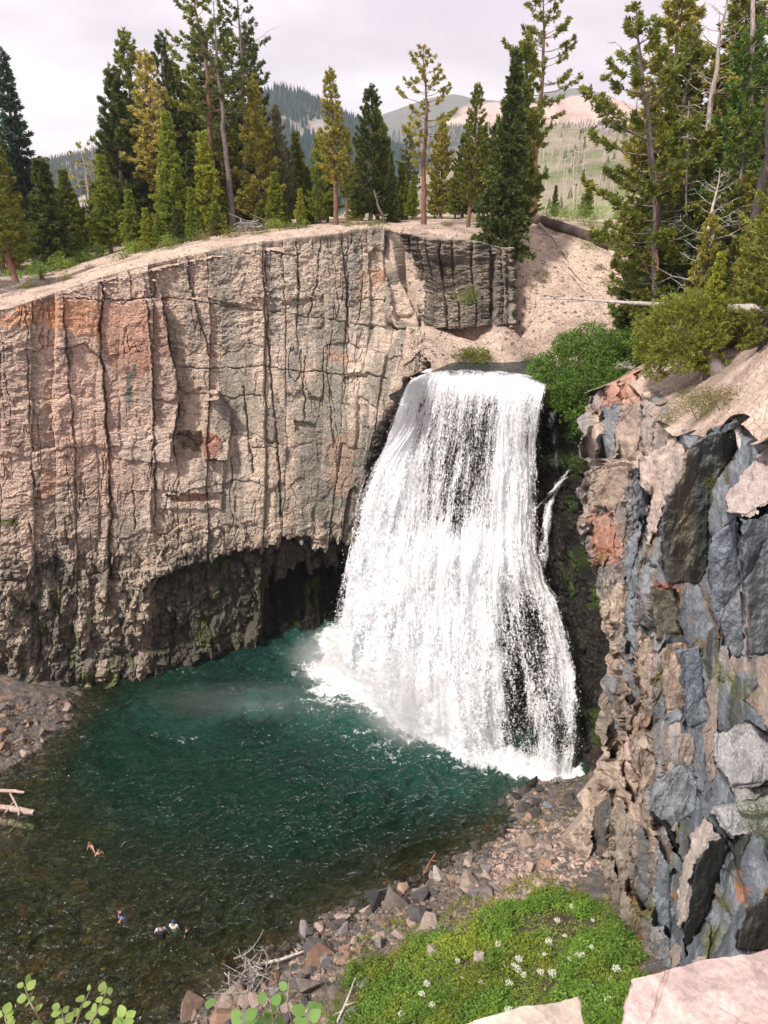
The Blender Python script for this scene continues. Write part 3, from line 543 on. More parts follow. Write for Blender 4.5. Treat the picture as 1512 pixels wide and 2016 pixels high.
streak = sm(.12, .5, fbm(px*.07, py*.006, 193, 4)); col = mixc(col, (.24, .28, .33), streak*.55*sm(1150, 1200, px)); col = mixc(col, (.10, .10, .10), sm(.2, .5, fbm(px*.05+9, py*.004, 194, 4))*.5)
col = mixc(col, (.42, .345, .27), crag*.6); col = mixc(col, (.13, .115, .10), (_h(W3[4], W3[5], 197) > .8)*lw3*.55); col = mixc(col, (.22, .23, .24), (_h(W2[4], W2[5], 198) > .72)*lw3*.7); col = mixc(col, (.22, .19, .16), low2*.6)
slc = {1: (.135, .145, .135), 2: (.50, .41, .36), 3: (.20, .23, .27), 4: (.46, .38, .35), 5: (.17, .15, .11), 6: (.20, .23, .27), 7: (.16, .19, .22), 8: (.33, .32, .32), 9: (.20, .225, .25), 10: (.055, .06, .055), 11: (.42, .36, .32), 12: (.40, .32, .27), 13: (.09, .08, .07), 14: (.48, .36, .29), 15: (.32, .32, .33), 16: (.42, .32, .25), 17: (.06, .06, .05), 18: (.44, .34, .27), 19: (.36, .34, .33), 20: (.27, .30, .33), 21: (.55, .36, .28), 22: (.44, .35, .29), 23: (.38, .33, .30), 24: (.50, .39, .31), 25: (.46, .37, .30), 26: (.27, .26, .25), 27: (.50, .29, .22), 28: (.56, .46, .37), 29: (.25, .29, .33), 30: (.46, .37, .30), 31: (.22, .24, .26), 32: (.48, .36, .31), 33: (.50, .42, .34), 34: (.14, .135, .13), 35: (.42, .36, .30), 36: (.20, .21, .22), 37: (.23, .27, .31), 38: (.40, .34, .28), 39: (.17, .20, .24)}
for k, c in slc.items(): col = mixc(col, c, (SL == k)*.85)
m = (SL == 1); col = mixc(col, (.27, .21, .145), m*gauss(px, py, 1345, 1000, 28, 190)*.75); col = mixc(col, (.07, .085, .09), m*gauss(px, py, 1385, 960, 16, 90)*.7)
patch([(1160,1040),(1222,1030),(1225,1120),(1165,1110)], (.52, .26, .18), .75); patch([(1190,740),(1270,735),(1262,790),(1215,800),(1180,800)], (.50, .27, .19), .7)
patch([(1290,1148),(1335,1150),(1335,1160),(1290,1158)], (.45, .13, .05), .8); patch([(1440,1740),(1475,1745),(1470,1785),(1445,1780)], (.45, .2, .15), .8)
cr = np.exp(-(W1[1]/.22)**2)+.4*np.exp(-(W2[1]/.10)**2); mossm = np.clip(cr, 0, 1)*sm(.0, .3, fbm(px*.012, py*.012, 195, 3))*(SL == 0)
col = mixc(col, (.26, .13, .035), mossm*.7); col = mixc(col, (.14, .15, .03), np.clip(cr, 0, 1)*sm(.1, .4, fbm(px*.014+5, py*.014, 196, 3))*.7*(SL == 0))
M_slab = rock_mat('slab_rock', vcol=True, bump=.75, bscale=2.2, stretch=(1, 1, .7), var=.38, detail=1.6, dist=.10, contrast=.3)
o = mesh_np('slab_cliff', G, grid_faces(nu, nv+3), M_slab, col); tag(o, 'near cliff of angular grey and pinkish slabs right of the waterfall, mossy in its cracks', 'cliff')
SLABG = G
# ================================================================= water
def wave_nodes(nt, sc, stretch, strength, distn):
    L = nt.links.new; tcx = N(nt, 'ShaderNodeTexCoord'); mp = N(nt, 'ShaderNodeMapping'); mp.inputs['Scale'].default_value = stretch; mp.inputs['Rotation'].default_value = (0, 0, R(-24)); L(tcx.outputs['Object'], mp.inputs[0])
    n1 = N(nt, 'ShaderNodeTexNoise', i_Scale=sc, i_Detail=3.0, i_Roughness=.5, i_Distortion=.5); L(mp.outputs[0], n1.inputs['Vector'])
    n2 = N(nt, 'ShaderNodeTexNoise', i_Scale=sc*3.4, i_Detail=4.0, i_Roughness=.6, i_Distortion=.8); L(mp.outputs[0], n2.inputs['Vector'])
    ma = N(nt, 'ShaderNodeMath', operation='MULTIPLY_ADD'); L(n2.outputs[0], ma.inputs[0]); ma.inputs[1].default_value = .4
    rg = ramp(nt, [(.25, 0), (.42, .25), (.5, 1), (.58, .3), (.75, 0)], n1.outputs[0]); L(rg.outputs[0], ma.inputs[2])
    bp = N(nt, 'ShaderNodeBump'); bp.inputs['Strength'].default_value = strength; bp.inputs['Distance'].default_value = distn; L(ma.outputs[0], bp.inputs['Height']); return bp, ma
M_water, nt, out = mat_new('pool_water'); L = nt.links.new
bp, hgt = wave_nodes(nt, 1.1, (1, 1.8, 1), 1.0, .22)
dep = N(nt, 'ShaderNodeAttribute', attribute_name='depth'); foam = N(nt, 'ShaderNodeAttribute', attribute_name='foam'); chop = N(nt, 'ShaderNodeAttribute', attribute_name='milk')
tint = ramp(nt, [(0, (.92, .94, .86)), (.12, (.46, .60, .34)), (.35, (.06, .18, .08)), (.8, (.005, .03, .02))], dep.outputs['Fac'])
tr = N(nt, 'ShaderNodeBsdfTransparent'); L(tint.outputs[0], tr.inputs[0])
dcol = ramp(nt, [(0, (.035, .045, .016)), (.3, (.003, .030, .013)), (.8, (.0008, .016, .012))], dep.outputs['Fac'])
mc = N(nt, 'ShaderNodeMix', data_type='RGBA'); L(chop.outputs['Fac'], mc.inputs[0]); L(dcol.outputs[0], mc.inputs[6]); mc.inputs[7].default_value = (.03, .115, .095, 1)
dif = N(nt, 'ShaderNodeBsdfDiffuse'); L(mc.outputs[2], dif.inputs[0])
df = ramp(nt, [(0, .12), (.2, .3), (.6, .9), (1, 1)], dep.outputs['Fac'])
mxd = N(nt, 'ShaderNodeMath', operation='MAXIMUM'); L(df.outputs[0], mxd.inputs[0]); L(chop.outputs['Fac'], mxd.inputs[1])
ms = N(nt, 'ShaderNodeMixShader'); L(mxd.outputs[0], ms.inputs[0]); L(tr.outputs[0], ms.inputs[1]); L(dif.outputs[0], ms.inputs[2])
gl = N(nt, 'ShaderNodeBsdfGlossy'); gl.inputs['Roughness'].default_value = .09; L(bp.outputs[0], gl.inputs['Normal'])
fr = N(nt, 'ShaderNodeFresnel'); fr.inputs[0].default_value = 1.36; L(bp.outputs[0], fr.inputs['Normal'])
m2 = N(nt, 'ShaderNodeMixShader'); L(fr.outputs[0], m2.inputs[0]); L(ms.outputs[0], m2.inputs[1]); L(gl.outputs[0], m2.inputs[2])
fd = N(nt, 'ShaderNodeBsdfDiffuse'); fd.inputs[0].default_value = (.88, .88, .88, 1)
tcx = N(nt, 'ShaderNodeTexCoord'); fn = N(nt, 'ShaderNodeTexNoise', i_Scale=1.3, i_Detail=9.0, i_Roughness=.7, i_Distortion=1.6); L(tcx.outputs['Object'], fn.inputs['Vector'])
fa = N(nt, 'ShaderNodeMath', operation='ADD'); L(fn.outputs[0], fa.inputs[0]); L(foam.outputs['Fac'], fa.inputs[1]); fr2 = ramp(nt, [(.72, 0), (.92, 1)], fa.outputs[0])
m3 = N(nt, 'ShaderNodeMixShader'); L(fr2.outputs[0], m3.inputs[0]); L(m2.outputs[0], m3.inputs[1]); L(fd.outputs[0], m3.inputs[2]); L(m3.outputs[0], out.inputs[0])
gx = np.linspace(-48, 22, 700); gy = np.linspace(18, 72, 580); GX, GY = np.meshgrid(gx, gy, indexing='ij')
px, py = pix(np.stack([GX, GY, GX*0], -1))
depth = np.clip(-floor_z(GX, GY), 0, 8)/8
base_line = [(655,1275),(700,1335),(760,1385),(850,1425),(930,1470),(1020,1512),(1128,1532)]
dd, sd = pdist(px, py, base_line); 
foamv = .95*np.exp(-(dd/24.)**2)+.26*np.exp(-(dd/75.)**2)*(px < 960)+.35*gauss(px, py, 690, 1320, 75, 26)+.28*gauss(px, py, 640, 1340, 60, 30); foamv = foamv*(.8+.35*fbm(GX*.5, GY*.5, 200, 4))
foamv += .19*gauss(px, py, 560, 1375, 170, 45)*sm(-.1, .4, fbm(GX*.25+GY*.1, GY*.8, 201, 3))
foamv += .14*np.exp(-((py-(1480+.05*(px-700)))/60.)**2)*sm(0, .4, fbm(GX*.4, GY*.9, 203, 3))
milk = .55*np.exp(-(dd/110.)**2)+.5*gauss(px, py, 500, 1400, 210, 50)*sm(-.25, .4, fbm(GX*.2, GY*.5, 202, 3))+.32*gauss(px, py, 880, 1570, 95, 50)
rg = lambda v_: (1-np.abs(v_)*2.2).clip(0, 1)**1.6
ww = fbm(GX*.15, GY*.15, 199, 3)*2; ax_ = GX*.80+GY*.55+ww; ay_ = GY*.95-GX*.5+ww
WZ = .36*rg(fbm(ax_*.33, ay_*.85, 204, 2))*(.5+.9*sm(-.3, .4, fbm(GX*.12, GY*.12, 198)))+.20*rg(fbm(ax_*.8+3, ay_*1.8, 205, 2))+.05*fbm(GX*1.7, GY*2.6, 207, 3)
riff = 1+.9*sm(1690, 1820, py)*sm(640, 420, px)+.3*gauss(px, py, 700, 1680, 260, 120); WZ = WZ*riff+.10*riff*rg(fbm(ax_*.5+7, ay_*1.1, 208, 3))+.3*np.exp(-(dd/26.)**2)*fbm(GX*1.6, GY*1.6, 206, 3)
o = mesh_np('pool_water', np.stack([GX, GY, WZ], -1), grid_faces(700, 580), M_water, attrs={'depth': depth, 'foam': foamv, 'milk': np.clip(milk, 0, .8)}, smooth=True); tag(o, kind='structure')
# river above the lip
M_riv, nt, out = mat_new('river_water'); L = nt.links.new
bp, hgt = wave_nodes(nt, 1.6, (1.7, 1, 1), 1.0, .4)
b = N(nt, 'ShaderNodeBsdfPrincipled'); b.inputs['Base Color'].default_value = (.05, .065, .07, 1); b.inputs['Roughness'].default_value = .12; b.inputs['IOR'].default_value = 1.4; L(bp.outputs[0], b.inputs['Normal']); L(b.outputs[0], out.inputs[0])
gx = np.linspace(0, 44, 300); gy = np.linspace(51, 64, 130); GX, GY = np.meshgrid(gx, gy, indexing='ij')
rp = [tuple(atz(*q, 26)[:2]) for q in [(797,767),(824,744),(858,727),(912,704)]]+[(8, 63), (44, 63), (44, 51), (12.2, 51.0), (11.5, 52.3), tuple(atz(1015,757,26)[:2]), tuple(atz(905,744,26)[:2]), tuple(atz(845,749,26)[:2])]
rk = poly_in(GX, GY, rp); rk = rk[:-1, :-1] & rk[1:, 1:]

o = mesh_np('river_water', np.stack([GX, GY, 26.0+.05*fbm(GX*1.2, GY*1.6, 210, 3)], -1), grid_faces(300, 130, rk), M_riv, smooth=True); tag(o, kind='structure')
# ================================================================= waterfall
def falls_mat(name, seed, bias=0., scale=1.0):
    m, nt, out = mat_new(name); L = nt.links.new
    fl = N(nt, 'ShaderNodeAttribute', attribute_name='flow'); dn = N(nt, 'ShaderNodeAttribute', attribute_name='cover')
    def nz(sx, sy, det, rg, dist=0.):
        mp = N(nt, 'ShaderNodeMapping'); mp.inputs['Scale'].default_value = (sx, sy, 1); mp.inputs['Location'].default_value = (seed*3.1, seed*1.7, seed); L(fl.outputs['Vector'], mp.inputs[0])
        n = N(nt, 'ShaderNodeTexNoise', i_Scale=1.0, i_Detail=det, i_Roughness=rg, i_Distortion=dist); L(mp.outputs[0], n.inputs['Vector']); return n
    a = nz(3.2*scale, .22*scale, 4., .6); b = nz(7*scale, 1.3*scale, 5., .68, .7); c = nz(9*scale, 5.5*scale, 4., .72, 1.0); d_ = nz(.8, .16, 3., .55, .4)
    def mad(x, k, y):
        q = N(nt, 'ShaderNodeMath', operation='MULTIPLY_ADD'); L(x, q.inputs[0]); q.inputs[1].default_value = k
        if isinstance(y, (int, float)): q.inputs[2].default_value = y
        else: L(y, q.inputs[2])
        return q.outputs[0]
    tot = mad(a.outputs[0], .42, mad(b.outputs[0], .75, mad(c.outputs[0], 1.55, mad(d_.outputs[0], 1.0, -1.86))))     # about -.6 .. .6
    x = mad(dn.outputs['Fac'], 1.0, mad(tot, 1.25, -.5+bias)); al = ramp(nt, [(0, 0), (.5, 0), (.57, .85), (.72, 1)], mad(x, .5, .5))
    bsd = N(nt, 'ShaderNodeBsdfDiffuse'); tl = N(nt, 'ShaderNodeBsdfTranslucent'); tl.inputs[0].default_value = (.9, .92, .95, 1)
    cr_ = ramp(nt, [(.34, (.56, .65, .72)), (.45, (.80, .84, .88)), (.55, (.93, .93, .94))], mad(tot, .5, .5)); L(cr_.outputs[0], bsd.inputs[0])  # blue-grey shadows between the streaks are painted into the water colour
    hh = mad(a.outputs[0], 1., mad(b.outputs[0], .6, mad(c.outputs[0], .35, 0.))); bp = N(nt, 'ShaderNodeBump'); bp.inputs['Strength'].default_value = .45; bp.inputs['Distance'].default_value = .3; L(hh, bp.inputs['Height']); L(bp.outputs[0], bsd.inputs['Normal'])
    mx_ = N(nt, 'ShaderNodeMixShader'); mx_.inputs[0].default_value = .3; L(bsd.outputs[0], mx_.inputs[1]); L(tl.outputs[0], mx_.inputs[2])
    tr = N(nt, 'ShaderNodeBsdfTransparent'); ms = N(nt, 'ShaderNodeMixShader'); L(al.outputs[0], ms.inputs[0]); L(tr.outputs[0], ms.inputs[1]); L(mx_.outputs[0], ms.inputs[2]); L(ms.outputs[0], out.inputs[0]); return m
def fz26(px, py): return atz(px, py, 26.03)
lipp = [(797,768),(845,750),(905,748),(960,752),(1015,760),(1072,782)]
upst = [(822,741),(858,733),(915,728),(975,731),(1030,737),(1078,748)]
rA = [(748,900,54.6),(812,900,52.8),(880,900,52.0),(945,900,51.6),(1000,900,51.2),(1058,900,51.0)]
rB = [(708,1075,55.6),(788,1075,52.4),(858,1075,50.9),(930,1075,49.9),(995,1075,49.3),(1062,1085,48.9)]
rC = [(687,1200,56.4),(774,1210,51.8),(850,1220,49.8),(930,1235,48.0),(1018,1240,46.2),(1116,1235,45.6)]
rD = [(680,1262,57.2),(765,1320,51.2),(850,1340,48.7),(936,1370,46.5),(1032,1390,44.2),(1143,1385,43.7)]
rE = [(674,1290),(778,1390),(862,1432),(950,1476),(1042,1516),(1128,1534)]
net = [[fz26(*p) for p in upst], [fz26(*p) for p in lipp], [at(*p) for p in rA], [at(*p) for p in rB], [at(*p) for p in rC], [at(*p) for p in rD], [atz(p[0], p[1], -.1) for p in rE]]
nu, nv = 420, 620
B = interp_net(net, nu, nv)
flow = np.zeros((nu, nv, 2)); flow[..., 0] = np.linspace(0, 17, nu)[:, None]; flow[..., 1] = np.linspace(0, 34, nv)[None, :]
nb = normals(B)
if nb[nu//2, nv//2, 1] > 0: nb = -nb
fpx, fpy = pix(B)
def cover_of(px, py, u, v, k):
    c = np.full(px.shape, .72)
    c -= .20*gauss(px, py, 905, 930, 85, 130)+.12*gauss(px, py, 960, 850, 60, 80)+.22*gauss(px, py, 826, 830, 15, 60)+.16*gauss(px, py, 800, 1010, 24, 110)
    c -= .34*gauss(px, py, 1040, 1230, 40, 90)+.26*gauss(px, py, 1050, 1400, 75, 110)+.22*gauss(px, py, 1000, 1440, 26, 100)
    c += .30*gauss(px, py, 800, 950, 22, 190)+.25*gauss(px, py, 1000, 930, 30, 170)+.25*gauss(px, py, 760, 1060, 40, 160)+.2*gauss(px, py, 1120, 1330, 14, 120)+.16*gauss(px, py, 1090, 1160, 18, 60)
    c += .26*sm(1000, 1180, py)*sm(1005, 930, px)+.35*sm(800, 745, py)+.6*sm(1330, 1430, py)*sm(985, 900, px)
    c += .22*gauss(px, py, 930, 1080, 90, 40)-.2*sm(.04, 0, u)*sm(850, 900, py)-.12*sm(.95, 1, u)
    c += .12*fbm(u*9, v*3, 300+k, 3)
    c = np.where(py < 752, c-.55*sm(752, 728, py), c)
    return c
U = np.linspace(0, 1, nu)[:, None]*np.ones((1, nv)); Vv = np.linspace(0, 1, nv)[None, :]*np.ones((nu, 1))
FALL = empty('waterfall', (float(B[nu//2, -1, 0]), float(B[nu//2, -1, 1]), 0), 0, 'tall white waterfall plunging over the rock lip into the green pool', 'waterfall')
def sheet(name, offn, seed, bias, amp, cb=0.):
    ridge = fbm(U*22+fbm(U*6, Vv*3, seed+1)*.5, Vv*2.2, seed, 4); lump = fbm(U*34, Vv*26, seed+2, 4)
    grow = sm(.12, .45, Vv)
    dd = offn*grow+(ridge*.55+lump*.22)*amp*(.15+grow)+.5*gauss(fpx, fpy, 940, 1110, 110, 60)*amp
    W = B+nb*dd[..., None]; W[:, :, 0] += fbm(U*14, Vv*5, seed+5, 3)*.12*grow; edge_j = fbm(U*0, Vv*30, seed+6, 4)*.25*(sm(.05, 0, U)+sm(.95, 1, U)); W[..., 0] += edge_j*grow
    W -= np.array(FALL.location)
    c = cover_of(fpx, fpy, U, Vv, seed)+cb
    c = np.where(U < .012, c-.5, c); c = np.where(U > .988, c-.4, c)
    return mesh_np(name, W, grid_faces(nu, nv), falls_mat(name, seed, bias), smooth=True, attrs={'cover': c}, uv=flow, parent=FALL)
sheet('water_sheet', 0., 1, 0., .9); sheet('water_sheet', .9, 2, -.16, 1.1); sheet('spray_veil', 1.7, 4, -.34, 1.2)
# thin side streams on the right
def stream(name, pts, wd, seed, label, cov):
    P = np.array([at(*p) for p in pts]); n = 160; t = np.linspace(0, len(P)-1, n); c = np.stack([np.interp(t, range(len(P)), P[:, k]) for k in range(3)], -1)
    for _ in range(6): c[1:-1] = (c[:-2]+c[2:]+c[1:-1])/3
    uu = np.linspace(-1, 1, 24); W = c[:, None, :]+np.stack([uu, uu*0, uu*0], -1)[None]*(np.interp(np.linspace(0, 1, n), np.linspace(0, 1, len(wd)), wd))[:, None, None]
    W[..., 1] -= (1-uu[None, :]**2)*.35; W[..., 0] += fbm(np.arange(n)[:, None]*.09+uu[None, :], uu[None, :]*3, seed, 3)*.12
    f = np.zeros((n, 24, 2)); f[..., 0] = uu[None, :]*1.0+seed; f[..., 1] = (np.arange(n)*.12)[:, None]
    cc = cov-.6*np.abs(uu[None, :])**2*np.ones((n, 1))-.7*sm(.85, 1, np.linspace(0, 1, n))[:, None]-.5*sm(.1, 0, np.linspace(0, 1, n))[:, None]+.35*fbm(np.arange(n)[:, None]*.06, uu[None, :]*1.5, seed, 3); o = mesh_np(name, W, grid_faces(n, 24), falls_mat(name, seed, 0.), attrs={'cover': cc}, uv=f, smooth=True); return tag(o, label, 'stream')
stream('side_stream', [(1120,930,49.6),(1098,950,49.4),(1082,985,49),(1076,1030,48.4),(1070,1075,47.8),(1072,1130,46.6)], [.12, .35, .4, .35, .5, .3], 11, 'thin side stream sliding down black rock just right of the waterfall', .66)
stream('water_trickle', [(1085,800,52),(1090,860,51.6),(1096,930,51)], [.5, .45, .3], 12, 'faint trickle of water under the leafy bush beside the falls', .46)
stream('slanting_trickle', [(1122,915,49.2),(1100,950,49.2),(1066,985,49),(1040,1010,48.8)], [.12, .2, .25, .3], 13, 'thin slanting trickle joining the falls from the mossy black rock', .55)
# droplets flung off the sheets (tiny faces through the air just in front of the curtain)
nd = 26000; rs = np.random.RandomState(9); iu = rs.randint(0, nu, nd); iv = np.clip((rs.rand(nd)**.8*nv).astype(int), 125, nv-1)
cv = cover_of(fpx, fpy, U, Vv, 1)[iu, iv]; keepd = rs.rand(nd) < np.clip(cv+.1, .2, 1); iu, iv = iu[keepd], iv[keepd]; nd = len(iu)
P = B[iu, iv]+nb[iu, iv]*rs.uniform(.1, 2.0, (nd, 1))*np.clip((iv-110)/200., .05, 1)[:, None]+rs.normal(0, .12, (nd, 3)); sz = rs.uniform(.010, .030, (nd, 1, 1))
tri = rs.normal(0, 1, (nd, 3, 3)); tri[..., 2] *= 1.8; Vt = (P[:, None, :]+tri*sz).reshape(-1, 3)-np.array(FALL.location)
Mdrop, nt, out = mat_new('droplet_white'); dfb = N(nt, 'ShaderNodeBsdfDiffuse'); dfb.inputs[0].default_value = (.93, .93, .93, 1); nt.links.new(dfb.outputs[0], out.inputs[0])
o = mesh_np('droplets', Vt, np.arange(nd*3).reshape(-1, 3), Mdrop, parent=FALL); o['kind'] = 'stuff'
# mist hanging at the foot
def mist(loc, size, dens, name='mist'):
    bm = bmesh.new(); bmesh.ops.create_icosphere(bm, subdivisions=3, radius=1); me = D.meshes.new(name); bm.to_mesh(me); bm.free(); o = D.objects.new(name, me); COL.objects.link(o); o.location = loc; o.scale = size
    m, nt, out = mat_new(name); L = nt.links.new; tcx = N(nt, 'ShaderNodeTexCoord'); ln = N(nt, 'ShaderNodeVectorMath', operation='LENGTH'); L(tcx.outputs['Object'], ln.inputs[0])
    fo = ramp(nt, [(0, 1), (.5, .55), (.95, 0)], ln.outputs['Value']); fo.color_ramp.interpolation = 'EASE'
    nz = N(nt, 'ShaderNodeTexNoise', i_Scale=2.2, i_Detail=4.0, i_Roughness=.6); L(tcx.outputs['Object'], nz.inputs['Vector']); nr = ramp(nt, [(.35, .1), (.65, 1)], nz.outputs[0])
    mu = N(nt, 'ShaderNodeMath', operation='MULTIPLY'); L(fo.outputs[0], mu.inputs[0]); L(nr.outputs[0], mu.inputs[1]); m2 = N(nt, 'ShaderNodeMath', operation='MULTIPLY'); L(mu.outputs[0], m2.inputs[0]); m2.inputs[1].default_value = dens
    pv = N(nt, 'ShaderNodeVolumePrincipled'); pv.inputs['Color'].default_value = (.97, .97, .98, 1); L(m2.outputs[0], pv.inputs['Density']); L(pv.outputs[0], out.inputs['Volume']); me.materials.append(m)
    m.cycles.volume_step_rate = 4 if hasattr(m.cycles, 'volume_step_rate') else 1
    return tag(o, kind='stuff')
if True:
    p = atz(850, 1400, 0); mist((p[0], p[1]-.5, 2.0), (7, 6, 7), 1.1)
    p = atz(700, 1310, 0); mist((p[0]-.5, p[1]-1, 1.2), (6.5, 4.5, 3.5), .6)
    p = atz(520, 1400, 0); mist((p[0], p[1], .9), (12, 3.0, 1.5), .10)
# ================================================================= trees
def foliage_mat(name, dark, light, trans=.35):
    m, nt, out = mat_new(name); L = nt.links.new
    oi = N(nt, 'ShaderNodeObjectInfo'); a = N(nt, 'ShaderNodeAttribute', attribute_name='Col')
    mu = N(nt, 'ShaderNodeVectorMath', operation='MULTIPLY'); L(oi.outputs['Color'], mu.inputs[0]); L(a.outputs['Color'], mu.inputs[1])
    d = N(nt, 'ShaderNodeBsdfPrincipled'); d.inputs['Roughness'].default_value = .55; d.inputs['Specular IOR Level'].default_value = .3; L(mu.outputs[0], d.inputs['Base Color'])
    t = N(nt, 'ShaderNodeBsdfTranslucent'); L(mu.outputs[0], t.inputs[0]); s = N(nt, 'ShaderNodeMixShader'); s.inputs[0].default_value = trans
    L(d.outputs[0], s.inputs[1]); L(t.outputs[0], s.inputs[2]); L(s.outputs[0], out.inputs[0]); return m
M_leaf = foliage_mat('foliage', None, None)
def bark_mat(name, objcol=True):
    m, nt, out = mat_new(name); L = nt.links.new; b = N(nt, 'ShaderNodeBsdfPrincipled'); b.inputs['Roughness'].default_value = .9
    tcx = N(nt, 'ShaderNodeTexCoord'); mp = N(nt, 'ShaderNodeMapping'); mp.inputs['Scale'].default_value = (5, 5, 1.1); L(tcx.outputs['Object'], mp.inputs[0])
    n = N(nt, 'ShaderNodeTexNoise', i_Scale=2.0, i_Detail=6.0, i_Roughness=.65); L(mp.outputs[0], n.inputs['Vector']); r = ramp(nt, [(.3, .35), (.5, .9), (.7, 1.5)], n.outputs[0])
    oi = N(nt, 'ShaderNodeAttribute', attribute_name='Col'); mu = N(nt, 'ShaderNodeVectorMath', operation='MULTIPLY'); L(oi.outputs['Color'], mu.inputs[0]); L(r.outputs[0], mu.inputs[1]); L(mu.outputs[0], b.inputs['Base Color'])
    bp = N(nt, 'ShaderNodeBump'); bp.inputs['Strength'].default_value = .9; bp.inputs['Distance'].default_value = .05; L(n.outputs[0], bp.inputs['Height']); L(bp.outputs[0], b.inputs['Normal']); L(b.outputs[0], out.inputs[0]); return m
M_bark = bark_mat('bark')
BARK = {'red': (.20, .105, .07), 'grey': (.16, .135, .12), 'dark': (.055, .045, .04), 'pale': (.36, .30, .27), 'bleach': (.52, .47, .43)}
def tufts(P, Dr, n, ln, wd, rs, spread=.9, tri=False):
    """sprays of thin blades round points P pointing along Dr"""
    k = len(P); Dn = Dr[:, None, :]+rs.normal(0, spread, (k, n, 3)); Dn /= np.linalg.norm(Dn, axis=-1, keepdims=True)
    L_ = ln*rs.uniform(.6, 1.25, (k, n, 1)); base = P[:, None, :]+rs.normal(0, ln*.12, (k, n, 3)); tip = base+Dn*L_
    side = np.cross(Dn, rs.normal(0, 1, (k, n, 3))); side /= np.linalg.norm(side, axis=-1, keepdims=True)+1e-9
    midp = base+Dn*L_*.5; w = wd*rs.uniform(.7, 1.3, (k, n, 1))
    V = np.stack([base, midp+side*w, tip, midp-side*w], 2).reshape(-1, 3)
    return V, np.arange(k*n*4).reshape(-1, 4)
def make_conifer(h, kind, seed, rad=None, base=.15, dens=1.0, bark='red', tuft=.34, lean=0., dead=0., sparse_top=False, tr=None, colvar=.35):
    """one conifer rooted at its own origin: trunk, branches and crown meshes (world size)"""
    rs = np.random.RandomState(seed); rad = rad or h*.16
    n = 16; t = np.linspace(0, 1, n); tr = tr or h*.0125+.06
    bend = np.cumsum(rs.normal(0, .004, (n, 2)), 0)*h; bend[:, 0] += lean*h*t**1.3
    TP = np.stack([bend[:, 0], bend[:, 1], t*h], -1); TR = tr*(1-t)**.8+.015; TR[0] *= 1.35; TR[1] *= 1.05
    TP[0, 2] -= .5
    tV, tF = tubes([(TP, TR)], 9)
    limbs = []; tp = []; td = []; deadl = []
    z = base*h if kind != 'fir' else max(base, .03)*h
    zz = (base*.45*h) if dead == 0 else .05*h
    ax = lambda q: np.array([np.interp(q, TP[:, 2], TP[:, 0]), np.interp(q, TP[:, 2], TP[:, 1]), q])
    # dead stubs below the crown
    while zz < z:
        for _ in range(2):
            a = rs.rand()*6.283; l = rad*rs.uniform(.15, .45); p0 = ax(zz); d = np.array([math.cos(a), math.sin(a), rs.uniform(-.25, .15)])
            limbs.append((np.stack([p0, p0+d*l*.6, p0+d*l+np.array([0, 0, -.1*l])]), np.array([.035, .022, .008])))
        zz += rs.uniform(.4, 1.2)
    step = {'pine': .52, 'fir': .46, 'open': .62, 'young': .3}[kind]*(h/18.)**.35/max(dens, .3)**.5
    while z < h*.985:
        f = (z-base*h)/(h*(1-base))
        if kind == 'pine': pr = (min(1, (f+.12)*3.2)**.7)*(1-f)**.72*1.12
        elif kind == 'open': pr = (min(1, (f+.15)*2.2)**.8)*(1-f**2.2)**.8
        elif kind == 'young': pr = (1-f)**.85*(.75+.25*min(1, f*5))
        else: pr = (1-f)**.95
        nb = {'pine': 5, 'fir': 7, 'open': 4, 'young': 6}[kind]
        ph = rs.rand()*6.283
        for k in range(nb):
            if rs.rand() > .95-.18*(kind == 'open'): continue
            a = ph+k*6.283/nb+rs.normal(0, .3); l = max(.25, rad*pr*rs.uniform(.55, 1.18)); zz_ = z+rs.uniform(-.2, .2)
            if rs.rand() < .05 and kind != 'fir': l *= 1.3
            up = {'pine': -.22+.95*f, 'open': -.12+.7*f, 'fir': -.30+.75*f, 'young': .15+.7*f}[kind]+rs.normal(0, .1)
            p0 = ax(min(zz_, h*.98)); m = 6; u = np.linspace(0, 1, m)[:, None]
            dirh = np.array([math.cos(a), math.sin(a), 0])
            Pl = p0+dirh*u*l+np.array([0, 0, 1])*(up*u*l-.10*l*u*(1-u)*2*(1 if kind != 'young' else 0)+(.18*l*u**2.5 if kind in ('pine', 'open') else 0))
            Pl[1:, :2] += rs.normal(0, .03*l, (m-1, 2)); isdead = rs.rand() < dead
            limbs.append((Pl, np.linspace(.018+.011*l, .008, m)))
            if isdead:
                for q in range(5):
                    i = rs.randint(2, m); dd = rs.normal(0, .6, 3)+dirh*.7; limbs.append((np.stack([Pl[i], Pl[i]+dd*l*.18, Pl[i]+dd*l*.3+rs.normal(0, .05, 3)]), np.array([.014, .009, .004])))
                continue
            cnt = int(max(3, l*{'pine': 11, 'open': 9.5, 'fir': 15, 'young': 13}[kind]*dens))
            st = {'pine': .25, 'open': .45, 'fir': .08, 'young': .1}[kind]
            uu = st+(1-st)*rs.rand(cnt)**.75; uu[:2] = 1.
            q = np.stack([np.interp(uu, u[:, 0], Pl[:, c]) for c in range(3)], -1); lat = np.array([-dirh[1], dirh[0], 0])
            wdt = l*.30*(1.15-uu)*(1 if kind != 'fir' else 1.25)
            q = q+lat*(rs.uniform(-1, 1, (cnt, 1))*wdt[:, None])+np.array([0, 0, 1])*rs.normal(0, .05+.02*l, (cnt, 1))
            tp.append(q); dd = dirh*.8+np.array([0, 0, .55 if kind != 'fir' else .08]); td.append(np.repeat(dd[None], cnt, 0)+rs.normal(0, .25, (cnt, 3)))
        z += step*rs.uniform(.7, 1.3)*(1.0 if f < .8 else .7)
    tp.append(np.array([TP[-1]])); td.append(np.array([[0, 0, 1.]]))
